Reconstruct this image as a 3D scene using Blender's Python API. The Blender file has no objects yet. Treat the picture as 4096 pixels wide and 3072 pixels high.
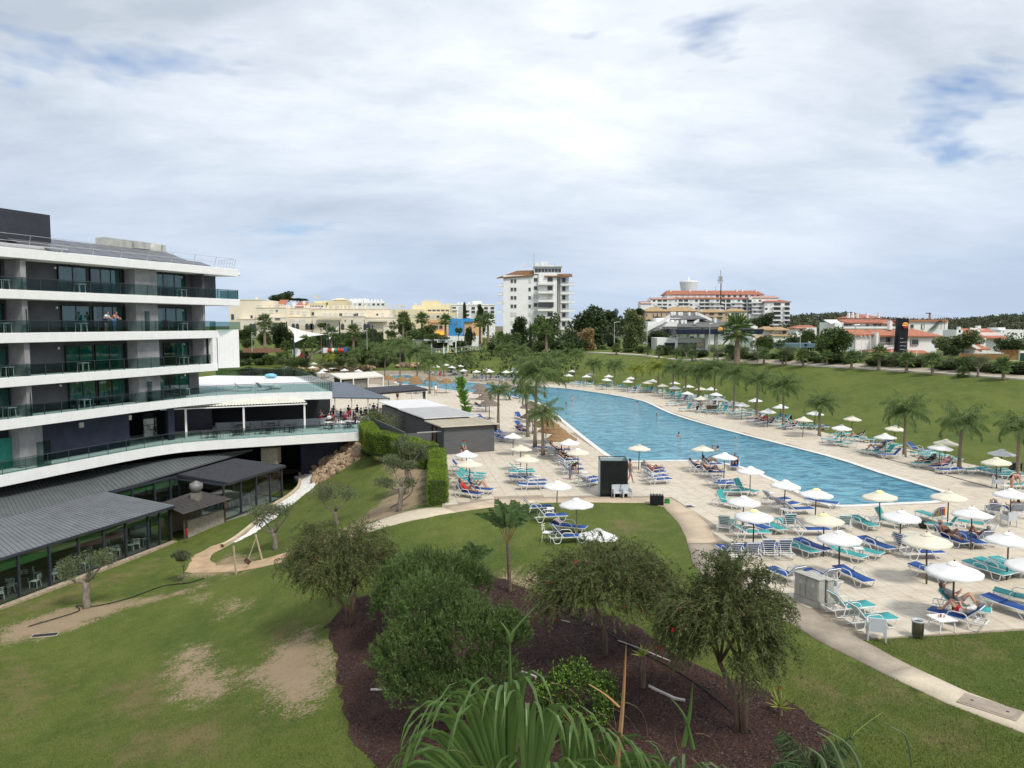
import bpy,bmesh,math,random
import numpy as np
from mathutils import Vector,Matrix,Quaternion
from mathutils.geometry import delaunay_2d_cdt
R=math.radians
rnd=random.Random(7)
sc=bpy.context.scene
COL=sc.collection
# ----- camera, sky, sun, exposure
CAM_H,FPX,PITCH=11.0,3076.0,math.atan((1536-1295)/3076.0)
cam_d=bpy.data.cameras.new('camera')
cam_d.sensor_width=36.0
cam_d.lens=FPX*36.0/4096.0
cam_d.clip_start,cam_d.clip_end=0.1,6000
cam=bpy.data.objects.new('camera',cam_d)
COL.objects.link(cam)
cam.location=(0,0,CAM_H)
cam.rotation_euler=(math.pi/2-PITCH,0,0)
sc.camera=cam
SUN_EL,SUN_AZ=R(54),R(142)
SUND=Vector((math.cos(SUN_EL)*math.sin(SUN_AZ),math.cos(SUN_EL)*math.cos(SUN_AZ),math.sin(SUN_EL)))
SKY_A,SKY_B=(3.1,1.7,0),(.633,6.523,0)
world=bpy.data.worlds.new('World')
sc.world=world
world.use_nodes=True
world.cycles.sampling_method='NONE'
class NT:
 """tiny node-tree helper"""
 def __init__(s,tree):
  s.t=tree;s.n=tree.nodes;s.l=tree.links
 def node(s,kind,**kw):
  nd=s.n.new(kind)
  ins=kw.pop('ins',{})
  for k,v in kw.items():setattr(nd,k,v)
  for k,v in ins.items():
   if hasattr(v,'is_linked')or isinstance(v,bpy.types.NodeSocket):s.l.new(v,nd.inputs[k])
   else:nd.inputs[k].default_value=v
  return nd
 def math(s,op,a,b=0.0,c=None,clamp=False):
  nd=s.n.new('ShaderNodeMath');nd.operation=op;nd.use_clamp=clamp
  for i,v in enumerate((a,b)if c is None else(a,b,c)):
   if isinstance(v,bpy.types.NodeSocket):s.l.new(v,nd.inputs[i])
   else:nd.inputs[i].default_value=v
  return nd.outputs[0]
 def mix(s,f,a,b,blend='MIX'):
  nd=s.n.new('ShaderNodeMix');nd.data_type='RGBA';nd.blend_type=blend
  for i,v in((0,f),(6,a),(7,b)):
   if isinstance(v,bpy.types.NodeSocket):s.l.new(v,nd.inputs[i])
   elif i==0:nd.inputs[i].default_value=v
   else:nd.inputs[i].default_value=(*v[:3],1)
  return nd.outputs[2]
 def ramp(s,f,stops,interp='LINEAR'):
  nd=s.n.new('ShaderNodeValToRGB');nd.color_ramp.interpolation=interp
  el=nd.color_ramp.elements
  while len(el)<len(stops):el.new(0.5)
  for e,(p,c)in zip(el,stops):
   e.position=p
   e.color=(c,c,c,1)if isinstance(c,(int,float))else(*c[:3],1)
  s.l.new(f,nd.inputs[0])
  return nd.outputs[0]
 def noise(s,vec,scale,detail=4,rough=.55,dist=0.0,out=0):
  nd=s.n.new('ShaderNodeTexNoise')
  nd.inputs['Scale'].default_value=scale;nd.inputs['Detail'].default_value=detail
  nd.inputs['Roughness'].default_value=rough;nd.inputs['Distortion'].default_value=dist
  if vec is not None:s.l.new(vec,nd.inputs['Vector'])
  return nd.outputs[out]
 def map(s,vec,scale=(1,1,1),rot=(0,0,0),loc=(0,0,0)):
  nd=s.n.new('ShaderNodeMapping')
  nd.inputs['Scale'].default_value=scale;nd.inputs['Rotation'].default_value=rot;nd.inputs['Location'].default_value=loc
  s.l.new(vec,nd.inputs['Vector'])
  return nd.outputs[0]
def build_sky():
 t=NT(world.node_tree);t.n.clear()
 tc=t.node('ShaderNodeTexCoord')
 nrm=t.node('ShaderNodeVectorMath',operation='NORMALIZE');t.l.new(tc.outputs['Generated'],nrm.inputs[0])
 d=nrm.outputs[0]
 sep=t.node('ShaderNodeSeparateXYZ');t.l.new(d,sep.inputs[0])
 zc=t.math('MAXIMUM',sep.outputs[2],0.0)
 den=t.math('ADD',zc,0.22)
 cx=t.math('DIVIDE',sep.outputs[0],den);cy=t.math('DIVIDE',sep.outputs[1],den)
 cmb=t.node('ShaderNodeCombineXYZ');t.l.new(cx,cmb.inputs[0]);t.l.new(cy,cmb.inputs[1])
 p=cmb.outputs[0]
 sky=t.node('ShaderNodeTexSky',sky_type='NISHITA',sun_disc=False,sun_elevation=SUN_EL,sun_rotation=SUN_AZ,altitude=30.0,air_density=1.0,dust_density=1.4,ozone_density=1.2)
 big=t.noise(t.map(p,scale=(1.0,1.1,1),rot=(0,0,R(24)),loc=SKY_A),0.60,3,.5,.2)
 mid=t.noise(t.map(p,scale=(1,1.7,1),rot=(0,0,R(-28)),loc=(0.4,8.2,0)),1.5,5,.58,.35)
 fine=t.noise(t.map(p,scale=(1,1.6,1),rot=(0,0,R(-34)),loc=(5,2,0)),5.0,5,.65,.0)
 v=t.math('ADD',t.math('MULTIPLY',big,.60),t.math('ADD',t.math('MULTIPLY',mid,.28),t.math('MULTIPLY',fine,.12)))
 bright=t.ramp(v,[(.38,(.265,.298,.345)),(.47,(.36,.392,.435)),(.55,(.46,.485,.515)),(.63,(.575,.585,.595))])
 gap_n=t.noise(t.map(p,loc=SKY_B,rot=(0,0,R(40)),scale=(1,1.5,1)),0.9,5,.6,.3)
 gap=t.ramp(gap_n,[(.29,1.0),(.37,0.0)])
 clear=t.mix(1.0,sky.outputs[0],(.045,.056,.070),'MULTIPLY')
 c=t.mix(t.math('MULTIPLY',gap,.85),bright,clear)
 hz=t.ramp(sep.outputs[2],[(0.0,1.0),(.06,.9),(.16,.45),(.30,0.0)])
 c=t.mix(t.math('MULTIPLY',hz,.8),c,(.245,.305,.395))
 c10=t.mix(1.0,c,(10,10,10),'MULTIPLY')
 bg=t.node('ShaderNodeBackground');bg.inputs['Strength'].default_value=0.1
 t.l.new(c10,bg.inputs[0])
 out=t.node('ShaderNodeOutputWorld');t.l.new(bg.outputs[0],out.inputs[0])
build_sky()
sun_d=bpy.data.lights.new('sun','SUN')
sun_d.energy,sun_d.angle,sun_d.color=1.5,R(12),(1.0,.95,.86)
sun=bpy.data.objects.new('sun',sun_d);COL.objects.link(sun)
sun.rotation_euler=SUND.to_track_quat('Z','Y').to_euler()
sc.view_settings.view_transform='Standard'
sc.view_settings.look='None'
sc.view_settings.gamma=1.0
sc.view_settings.use_curve_mapping=False
sc.view_settings.exposure=1.06
sc.render.engine='CYCLES'
sc.cycles.max_bounces=6
sc.cycles.diffuse_bounces=3
sc.cycles.glossy_bounces=3
sc.cycles.transmission_bounces=3
sc.cycles.transparent_max_bounces=10
sc.cycles.caustics_reflective=False
sc.cycles.caustics_refractive=False
sc.cycles.use_denoising=True
# ----- photo-to-place survey helpers
_fw=Vector((0,math.cos(PITCH),-math.sin(PITCH)));_up=Vector((0,math.sin(PITCH),math.cos(PITCH)));_rt=Vector((1,0,0))
def ray(u,v):
 return _fw+_rt*((u-2048)/FPX)-_up*((v-1536)/FPX)
def P(u,v,z=0.0):
 d=ray(u,v)
 return Vector((0,0,CAM_H))+d*((z-CAM_H)/d.z)
def PD(u,v,dist):
 """point seen at (u, v) at forward depth y = dist"""
 d=ray(u,v)
 return Vector((0,0,CAM_H))+d*(dist/d.y)
def pix(p):
 q=Vector(p)-Vector((0,0,CAM_H));f=q.dot(_fw)
 return 2048+FPX*q.x/f,1536-FPX*q.dot(_up)/f
# ----- materials
MATS={}
def lin(h):
 if not isinstance(h,str):return h
 h=h.lstrip('#')
 return tuple(((c/12.92)if c<=.04045 else((c+.055)/1.055)**2.4)for c in(int(h[i:i+2],16)/255 for i in(0,2,4)))
def M(name,col=None,rough=.6,var=0.12,scale=3.0,bump=0.0,bscale=30.0,metal=0.0,spec=.4,isl=0.0,col2=None,trans=0.0,stretch=(1,1,1),streak=0.0):
 if name in MATS:return MATS[name]
 m=bpy.data.materials.new(name);m.use_nodes=True
 t=NT(m.node_tree);t.n.clear()
 c=lin(col)
 tc=t.node('ShaderNodeTexCoord');vec=t.map(tc.outputs['Object'],scale=stretch)
 b=t.node('ShaderNodeBsdfPrincipled')
 b.inputs['Roughness'].default_value=rough;b.inputs['Metallic'].default_value=metal
 b.inputs['Specular IOR Level'].default_value=spec
 n=t.noise(vec,scale,5,.6)
 c2=lin(col2)if col2 else tuple(min(1,x*(1+var))for x in c)
 c1=c if col2 else tuple(x*(1-var)for x in c)
 colr=t.mix(t.ramp(n,[(.33,0.0),(.67,1.0)]),c1,c2)
 if streak:
  sn=t.noise(t.map(tc.outputs['Object'],scale=(3.0,3.0,.25)),1.6,6,.65)
  colr=t.mix(t.math('MULTIPLY',t.ramp(sn,[(.52,0.0),(.72,1.0)]),streak),colr,(.3,.28,.25),'MULTIPLY')
 if isl:
  g=t.node('ShaderNodeNewGeometry')
  k=t.math('MULTIPLY_ADD',g.outputs['Random Per Island'],2*isl,1-isl)
  kk=t.node('ShaderNodeCombineColor');[t.l.new(k,kk.inputs[i])for i in range(3)]
  colr=t.mix(1.0,colr,kk.outputs[0],'MULTIPLY')
 t.l.new(colr,b.inputs['Base Color'])
 if bump:
  bn=t.noise(vec,bscale,4,.6)
  bp=t.node('ShaderNodeBump');bp.inputs['Strength'].default_value=bump;bp.inputs['Distance'].default_value=.02
  t.l.new(bn,bp.inputs['Height']);t.l.new(bp.outputs[0],b.inputs['Normal'])
 sh=b.outputs[0]
 if trans:
  tr=t.node('ShaderNodeBsdfTranslucent');t.l.new(colr,tr.inputs[0])
  mx=t.node('ShaderNodeMixShader');mx.inputs[0].default_value=trans
  t.l.new(sh,mx.inputs[1]);t.l.new(tr.outputs[0],mx.inputs[2]);sh=mx.outputs[0]
 o=t.node('ShaderNodeOutputMaterial');t.l.new(sh,o.inputs[0])
 MATS[name]=m
 return m
def glass_mat(name,tint,refl=.9,rough=.02,ior=1.5):
 if name in MATS:return MATS[name]
 m=bpy.data.materials.new(name);m.use_nodes=True
 t=NT(m.node_tree);t.n.clear()
 tr=t.node('ShaderNodeBsdfTransparent');tr.inputs[0].default_value=(*lin(tint),1)
 gl=t.node('ShaderNodeBsdfGlossy');gl.inputs[0].default_value=(refl,refl,refl,1);gl.inputs['Roughness'].default_value=rough
 lw=t.node('ShaderNodeLayerWeight');lw.inputs[0].default_value=.5
 f0=((ior-1)/(ior+1))**2
 fr=t.math('MULTIPLY_ADD',t.math('POWER',lw.outputs['Facing'],5.0),1-f0,f0)
 mx=t.node('ShaderNodeMixShader');t.l.new(fr,mx.inputs[0]);t.l.new(tr.outputs[0],mx.inputs[1]);t.l.new(gl.outputs[0],mx.inputs[2])
 o=t.node('ShaderNodeOutputMaterial');t.l.new(mx.outputs[0],o.inputs[0])
 MATS[name]=m
 return m
# ----- mesh and object helpers
def link(name,data,parent=None,mats=()):
 o=bpy.data.objects.new(name,data);COL.objects.link(o)
 if parent is not None:o.parent=parent
 if data is not None:
  for m in mats:
   if m.name not in data.materials:data.materials.append(m)
 return o
def tag(o,label=None,cat=None,group=None,kind=None):
 if label:o['label']=label
 if cat:o['category']=cat
 if group:o['group']=group
 if kind:o['kind']=kind
 return o
def thing(name,label,cat,loc=(0,0,0),rz=0.0,group=None,scale=1.0):
 o=link(name,None)
 o.empty_display_size=.2
 o.location=loc;o.rotation_euler=(0,0,rz);o.scale=(scale,)*3
 return tag(o,label,cat,group)
def copy_tree(o,parent=None):
 c=o.copy();COL.objects.link(c);c.parent=parent
 for ch in list(o.children):copy_tree(ch,c)
 return c
ORD=['first','second','third','fourth','fifth','sixth','seventh','eighth','ninth','tenth','eleventh','twelfth','thirteenth','fourteenth','fifteenth','sixteenth','seventeenth','eighteenth','nineteenth','twentieth']
ORD+=['twenty-'+x for x in ORD[:9]]+['thirtieth']+['thirty-'+x for x in ORD[:9]]+['fortieth']+['forty-'+x for x in ORD[:9]]+['fiftieth']+['fifty-'+x for x in ORD[:9]]
for _w,_t in(('sixtieth','sixty-'),('seventieth','seventy-'),('eightieth','eighty-'),('ninetieth','ninety-')):ORD+=[_w]+[_t+x for x in ORD[:9]]
def side_rank(i,n):
 if n==1:return 'only'
 if i==0:return 'leftmost'
 if i==n-1:return 'rightmost'
 return ORD[i]+' from left'
class MB:
 def __init__(s):s.v=[];s.f=[]
 def add(s,vs,fs):
  b=len(s.v);s.v.extend(tuple(x)for x in vs);s.f.extend(tuple(b+i for i in f)for f in fs);return s
 def box(s,x0,x1,y0,y1,z0,z1,mat=None):
  vs=[(x,y,z)for z in(z0,z1)for y in(y0,y1)for x in(x0,x1)]
  if mat is not None:vs=[mat@Vector(q)for q in vs]
  return s.add(vs,[(0,2,3,1),(4,5,7,6),(0,1,5,4),(2,6,7,3),(0,4,6,2),(1,3,7,5)])
 def cbox(s,c,d,rot=None):
  m=Matrix.Translation(Vector(c))@(rot.to_4x4()if rot else Matrix.Identity(4))
  return s.box(-d[0]/2,d[0]/2,-d[1]/2,d[1]/2,-d[2]/2,d[2]/2,m)
 def prism(s,poly,z0,z1):
  n=len(poly)
  if sum(poly[i][0]*poly[(i+1)%n][1]-poly[(i+1)%n][0]*poly[i][1]for i in range(n))<0:poly=poly[::-1]
  f0=z0 if callable(z0)else(lambda x,y:z0);f1=z1 if callable(z1)else(lambda x,y:z1)
  vs=[(x,y,f0(x,y))for x,y in poly]+[(x,y,f1(x,y))for x,y in poly]
  return s.add(vs,[tuple(range(n))[::-1],tuple(range(n,2*n))]+[(i,(i+1)%n,n+(i+1)%n,n+i)for i in range(n)])
 def tube(s,pts,radii,n=6,cap=True):
  pts=[Vector(q)for q in pts]
  if isinstance(radii,(int,float)):radii=[radii]*len(pts)
  ref=None;vs=[];fs=[]
  for i,p in enumerate(pts):
   d=(pts[min(i+1,len(pts)-1)]-pts[max(i-1,0)])
   d=d.normalized()if d.length>1e-9 else Vector((0,0,1))
   if ref is None:ref=d.orthogonal().normalized()
   a=(ref-d*ref.dot(d))
   a=a.normalized()if a.length>1e-6 else d.orthogonal().normalized()
   ref=a;b=d.cross(a)
   for k in range(n):
    an=2*math.pi*k/n
    vs.append(p+(a*math.cos(an)+b*math.sin(an))*radii[i])
  for i in range(len(pts)-1):
   for k in range(n):
    fs.append((i*n+k,i*n+(k+1)%n,(i+1)*n+(k+1)%n,(i+1)*n+k))
  if cap:
   fs.append(tuple(range(n))[::-1]);fs.append(tuple((len(pts)-1)*n+k for k in range(n)))
  return s.add(vs,fs)
 def lathe(s,prof,n=16,c=(0,0,0),wob=None,cap=True):
  vs=[];fs=[]
  for j,(r,z)in enumerate(prof):
   for k in range(n):
    a=2*math.pi*k/n
    w=wob(j,k)if wob else(1,0)
    vs.append((c[0]+r*w[0]*math.cos(a),c[1]+r*w[0]*math.sin(a),c[2]+z+w[1]))
  for j in range(len(prof)-1):
   for k in range(n):fs.append((j*n+k,j*n+(k+1)%n,(j+1)*n+(k+1)%n,(j+1)*n+k))
  if cap:
   fs.append(tuple(range(n))[::-1]);fs.append(tuple((len(prof)-1)*n+k for k in range(n)))
  return s.add(vs,fs)
 def ell(s,c,r,nu=10,nv=7,rot=None):
  vs=[];fs=[]
  for j in range(nv+1):
   th=math.pi*j/nv
   for k in range(nu):
    a=2*math.pi*k/nu
    q=Vector((r[0]*math.sin(th)*math.cos(a),r[1]*math.sin(th)*math.sin(a),r[2]*math.cos(th)))
    if rot:q=rot@q
    vs.append(Vector(c)+q)
  for j in range(nv):
   for k in range(nu):fs.append((j*nu+k,(j+1)*nu+k,(j+1)*nu+(k+1)%nu,j*nu+(k+1)%nu))
  return s.add(vs,fs)
 def quad(s,a,b,c,d):return s.add([a,b,c,d],[(0,1,2,3)])
 def mesh(s,name,smooth=False):
  me=bpy.data.meshes.new(name);me.from_pydata([tuple(q)for q in s.v],[],s.f)
  if smooth:me.shade_smooth()
  return me
 def build(s,name,mat,parent=None,smooth=False,loc=None,bevel=0.0):
  me=s.mesh(name,smooth)
  if bevel:
   bm=bmesh.new();bm.from_mesh(me)
   bmesh.ops.remove_doubles(bm,verts=bm.verts,dist=1e-5)
   bmesh.ops.bevel(bm,geom=[e for e in bm.edges if e.is_manifold and e.calc_face_angle(0)>.5],offset=bevel,segments=1,affect='EDGES')
   bm.to_mesh(me);bm.free()
  o=link(name,me,parent,(mat,)if mat else())
  if loc is not None:o.location=loc
  return o
def np_mesh(name,V,F):
 """V (n,3), F (m,k) all faces with k corners"""
 V=np.asarray(V,np.float32);F=np.asarray(F,np.int32)
 me=bpy.data.meshes.new(name)
 me.vertices.add(len(V));me.vertices.foreach_set('co',V.ravel())
 k=F.shape[1]
 me.loops.add(F.size);me.loops.foreach_set('vertex_index',F.ravel())
 me.polygons.add(len(F));me.polygons.foreach_set('loop_start',np.arange(0,F.size,k,dtype=np.int32))
 me.update(calc_edges=True);me.shade_flat()
 return me
def leaf_mesh(name,Pn,D,L,W,rng,shape=.45,up=None,fold=0.0):
 """kite-shaped leaves: base P, direction D, length L, width W"""
 Pn=np.asarray(Pn,float);D=np.asarray(D,float);n=len(Pn)
 D=D/(np.linalg.norm(D,axis=1,keepdims=True)+1e-9)
 ref=rng.normal(size=(n,3))if up is None else np.asarray(up,float)+rng.normal(scale=.35,size=(n,3))
 S=np.cross(D,ref);S/=(np.linalg.norm(S,axis=1,keepdims=True)+1e-9)
 L=np.broadcast_to(np.asarray(L,float),(n,))[:,None];W=np.broadcast_to(np.asarray(W,float),(n,))[:,None]
 mid=Pn+D*L*shape
 if fold:mid=mid+np.cross(S,D)*L*fold
 V=np.stack([Pn,mid+S*W/2,Pn+D*L,mid-S*W/2],1).reshape(-1,3)
 F=np.arange(4*n).reshape(n,4)
 return np_mesh(name,V,F)
def in_poly(x,y,poly):
 x=np.asarray(x,float);y=np.asarray(y,float);c=np.zeros(x.shape,bool)
 n=len(poly);j=n-1
 for i in range(n):
  xi,yi=poly[i][0],poly[i][1];xj,yj=poly[j][0],poly[j][1]
  if yi!=yj:
   c^=((yi>y)!=(yj>y))&(x<(xj-xi)*(y-yi)/(yj-yi)+xi)
  j=i
 return c
def poly_dist(x,y,poly,closed=True):
 x=np.asarray(x,float);y=np.asarray(y,float);d=np.full(x.shape,1e9)
 n=len(poly)
 for i in range(n if closed else n-1):
  ax,ay=poly[i][0],poly[i][1];bx,by=poly[(i+1)%n][0],poly[(i+1)%n][1]
  L2=(bx-ax)**2+(by-ay)**2+1e-12
  tt=np.clip(((x-ax)*(bx-ax)+(y-ay)*(by-ay))/L2,0,1)
  d=np.minimum(d,np.hypot(x-ax-tt*(bx-ax),y-ay-tt*(by-ay)))
 return d
def smooth_line(pts,k=4,closed=False):
 """Catmull-Rom through 2-D or 3-D points"""
 pts=[Vector(p)for p in pts];n=len(pts);out=[]
 rng_=range(n if closed else n-1)
 for i in rng_:
  p0=pts[(i-1)%n]if closed or i>0 else pts[0];p1=pts[i];p2=pts[(i+1)%n]
  p3=pts[(i+2)%n]if closed or i+2<n else pts[-1]
  for j in range(k):
   t=j/k
   out.append(.5*((2*p1)+(p2-p0)*t+(2*p0-5*p1+4*p2-p3)*t*t+(3*p1-p0-3*p2+p3)*t**3))
 if not closed:out.append(pts[-1])
 return out
# ----- terrain
def W0(pts,z=0.0):return[P(u,v,z).xy for u,v in pts]
_cp=[]
def cpp(*rows):
 for u,v,z in rows:q=P(u,v,z);_cp.append((q.x,q.y,z))
cpp((1769,2035,0),(1978,2030,0),(2140,2014,0),(2580,2012,0),(2724,2110,0),(2749,2200,0),(3138,2490,0),(3538,2697,0),(4096,2933,0),(4096,2700,0),(3700,2610,0),(2400,2210,-.05),(2100,2250,-.35),(4096,2530,0),(3447,2565,0),(2950,2330,0),(2420,2620,-.6),(2963,2926,-.5),(2100,2400,-.8),(1402,2500,-2.5),(1650,3000,-1.9),(2600,3072,-.6),(3500,3072,-.15),(1900,2300,-.8),(0,2440,-5.55),(400,2302,-5.55),(685,2172,-5.5),(0,2540,-5.2),(340,2430,-5.3),(796,2230,-5.3),(1000,2262,-4.4),(1185,2203,-3.5),(1481,2110,-1.2),(1690,2058,-.1),(500,2600,-4.7),(1000,2450,-3.9),(0,2800,-4.5),(0,3072,-4.0),(600,3000,-3.5),(1100,2800,-2.9),(1280,2650,-2.7),(1092,2060,-5.0),(1250,1905,-4.3),(926,2185,-5.3),(1102,2194,-4.0),(1340,2090,-2.6),(1610,2037,-.9),(1700,1960,-.3),(1690,1830,-.15),(1425,1752,-.6),(1309,1840,-2.8),(1380,1900,-2.6),(1500,1880,-1.0),(1240,2000,-4.3),(1400,2000,-2.3),(897,2085,-5.1),(1126,1997,-5.05))
cpp((4096,1902,0),(3847,1848,0),(3473,1764,0),(3173,1693,0),(2929,1616,0),(2563,1556,0),(2270,1531,0),(1985,1502,.1),(1719,1484,.2),(1450,1482,.2),(1200,1490,.3),(4096,1518,5),(3700,1490,5),(3300,1465,5),(2831,1440,4.8),(2400,1412,4.5),(2130,1396,4.3),(1850,1400,3.6),(1650,1412,3.0),(1450,1425,2.6),(1150,1440,2.2),(950,1470,1.4))
_cp+=[(-40,60,-5.5),(-34,76,-5.05),(-48,90,-5),(-45,50,-5.6),(-30,78,-5),(-30,100,-1),(-45,130,.2),(-60,160,1),(-70,110,-2),(-28,30,-4.4),(-14,12,-2.6),(4,10,-.8),(22,12,0),(40,30,0),(75,60,3.5),(80,100,5),(55,150,4.6),(30,190,4.4),(0,230,4.5),(-40,230,4.5),(-80,210,4.5),(60,220,4.4),(110,150,5),(120,80,5),(-70,170,2.5)]
_cp=np.array(_cp)
def _tps_fit(c,lam=2.0):
 n=len(c);X=c[:,:2]/50.0
 d2=((X[:,None]-X[None])**2).sum(-1)
 K=.5*d2*np.log(d2+1e-12)+np.eye(n)*lam*1e-3
 Pm=np.c_[np.ones(n),X]
 A=np.block([[K,Pm],[Pm.T,np.zeros((3,3))]])
 s=np.linalg.solve(A,np.r_[c[:,2],0,0,0])
 return X,s[:n],s[n:]
_TX,_TW,_TA=_tps_fit(_cp)
DECK=[(1769,2028),(1978,1993),(2093,1988),(2371,1987),(2580,1986),(2683,1993),(2776,2043),(2841,2108),(2868,2173),(2888,2239),(2953,2308),(3109,2384),(3246,2438),(3447,2559),(4096,2520),(4500,2495),(4500,1990),(4096,1902),(3847,1848),(3613,1791),(3473,1764),(3300,1730),(3173,1693),(3071,1668),(2929,1616),(2750,1585),(2563,1556),(2390,1543),(2270,1531),(1985,1502),(1850,1492),(1719,1484),(1600,1480),(1450,1482),(1250,1490),(1150,1500)]
DECKW=[tuple(q)for q in W0(DECK)]+[(-42,135),(-36,115),(-30,98),(-24,82),(-15.2,79.5),(-13.2,77)]+[tuple(q)for q in W0([(1540,1738),(1690,1790),(1769,1822)])]
POOL=[(2470,1838),(2500,1844),(2739,1841),(2830,1845),(2961,1865),(3110,1923),(3202,1967),(3290,2006),(3360,2021),(3552,2013),(3735,2004),(3775,1985),(3757,1965),(3516,1892),(3300,1823),(2888,1717),(2685,1656),(2590,1612),(2542,1598),(2444,1579),(2281,1556),(2140,1546),(2000,1541),(1860,1528),(1720,1519),(1610,1522),(1590,1533),(1690,1545),(1800,1560),(1890,1570),(1980,1577),(2070,1590),(2140,1605),(2194,1629),(2251,1677),(2400,1794)]
POOLW=[tuple(q)for q in W0(POOL)]
POOL2W=[tuple(q)for q in W0([(1557,1508),(1570,1501),(1620,1499),(1650,1503),(1640,1512),(1600,1517),(1565,1515)])]
def zt(x,y):
 """terrain height; arrays or scalars"""
 x=np.asarray(x,float);y=np.asarray(y,float);sh=np.broadcast(x,y).shape
 X=np.stack([np.broadcast_to(x,sh).ravel(),np.broadcast_to(y,sh).ravel()],1)
 out=np.empty(len(X))
 for a in range(0,len(X),20000):
  q=X[a:a+20000]/50.0
  d2=((q[:,None]-_TX[None])**2).sum(-1)
  out[a:a+20000]=(.5*d2*np.log(d2+1e-12))@_TW+_TA[0]+q@_TA[1:]
 r=np.hypot(X[:,0],X[:,1]-90)
 k=np.clip((r-115)/60,0,1);k=k*k*(3-2*k)
 far=4.5+3.0*np.clip((-X[:,0])/120,0,1)*np.clip((X[:,1]-190)/60,0,1)
 out=out*(1-k)+far*k
 return out.reshape(sh)
def ztf(x,y):return float(zt(np.array([x]),np.array([y]))[0])
def G(u,v,off=0.0):
 """ground point seen at pixel (u, v)"""
 z=0.0
 lo,hi=None,None
 d=ray(u,v);best=None
 o=Vector((0,0,CAM_H));prev=6.0
 tpar=np.concatenate([np.linspace(8,130,245),np.linspace(131,420,145)])
 X=o.x+d.x/d.y*tpar;Y=tpar;Z=o.z+d.z/d.y*tpar
 below=Z<zt(X,Y)
 i=int(np.argmax(below))if below.any()else len(tpar)-1
 a,b=tpar[max(i-1,0)],tpar[i]
 for _ in range(18):
  m=(a+b)/2
  if o.z+d.z/d.y*m<ztf(d.x/d.y*m,m):b=m
  else:a=m
 return Vector((d.x/d.y*b,b,o.z+d.z/d.y*b+off))
def GP(pts):return[tuple(G(u,v).xy)for u,v in pts]
BARE=[GP(q)for q in([(943,2300),(665,2376),(405,2408),(317,2420),(0,2509),(0,2578),(127,2560),(253,2534),(411,2468),(633,2401),(800,2345),(960,2292)],[(1522,1818),(1600,1800),(1707,1846),(1703,2025),(1559,2064),(1440,2110),(1411,2087),(1522,2018),(1569,1967),(1564,1897)],[(1170,2190),(1260,2150),(1330,2125),(1411,2100),(1440,2140),(1300,2200),(1150,2240)],[(980,2690),(1060,2640),(1130,2560),(1240,2500),(1330,2560),(1340,2680),(1300,2800),(1220,2850),(1100,2810),(1000,2760)],[(690,2640),(760,2580),(800,2600),(830,2660),(900,2700),(960,2740),(860,2790),(790,2830),(700,2800),(680,2720)],[(1960,2310),(2060,2290),(2130,2310),(2200,2330),(2130,2345),(2090,2380),(1990,2400)],[(880,2405),(960,2400),(975,2430),(900,2460)],[(760,2380),(850,2375),(840,2400),(780,2405)],[(920,2220),(1000,2230),(1060,2260),(960,2290),(850,2300),(760,2310),(740,2290),(840,2270)])]
DRY=[GP(q)for q in([(430,2760),(560,2690),(690,2650),(720,2800),(640,2900),(500,2880)],[(0,2650),(120,2640),(200,2760),(150,2900),(0,2950)],[(400,2950),(650,2900),(900,2850),(1000,2900),(900,3072),(500,3072)],[(1050,2530),(1180,2460),(1270,2490),(1180,2640),(1080,2640)],[(3160,2680),(3300,2690),(3330,2800),(3200,2790)],[(3440,2680),(3600,2740),(3680,2830),(3500,2800)],[(3600,2580),(3900,2560),(4000,2640),(3750,2640)],[(2420,2080),(2560,2070),(2620,2110),(2500,2150)],[(0,2440),(300,2340),(600,2240),(640,2260),(330,2390),(0,2490)],[(3660,2900),(3900,2930),(3850,3010),(3680,2960)])]
def sd_union(x,y,polys):
 best=np.full(np.shape(x),-50.0)
 for p in polys:
  d=poly_dist(x,y,p);s=np.where(in_poly(x,y,p),d,-d)
  best=np.maximum(best,s)
 return best
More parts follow.
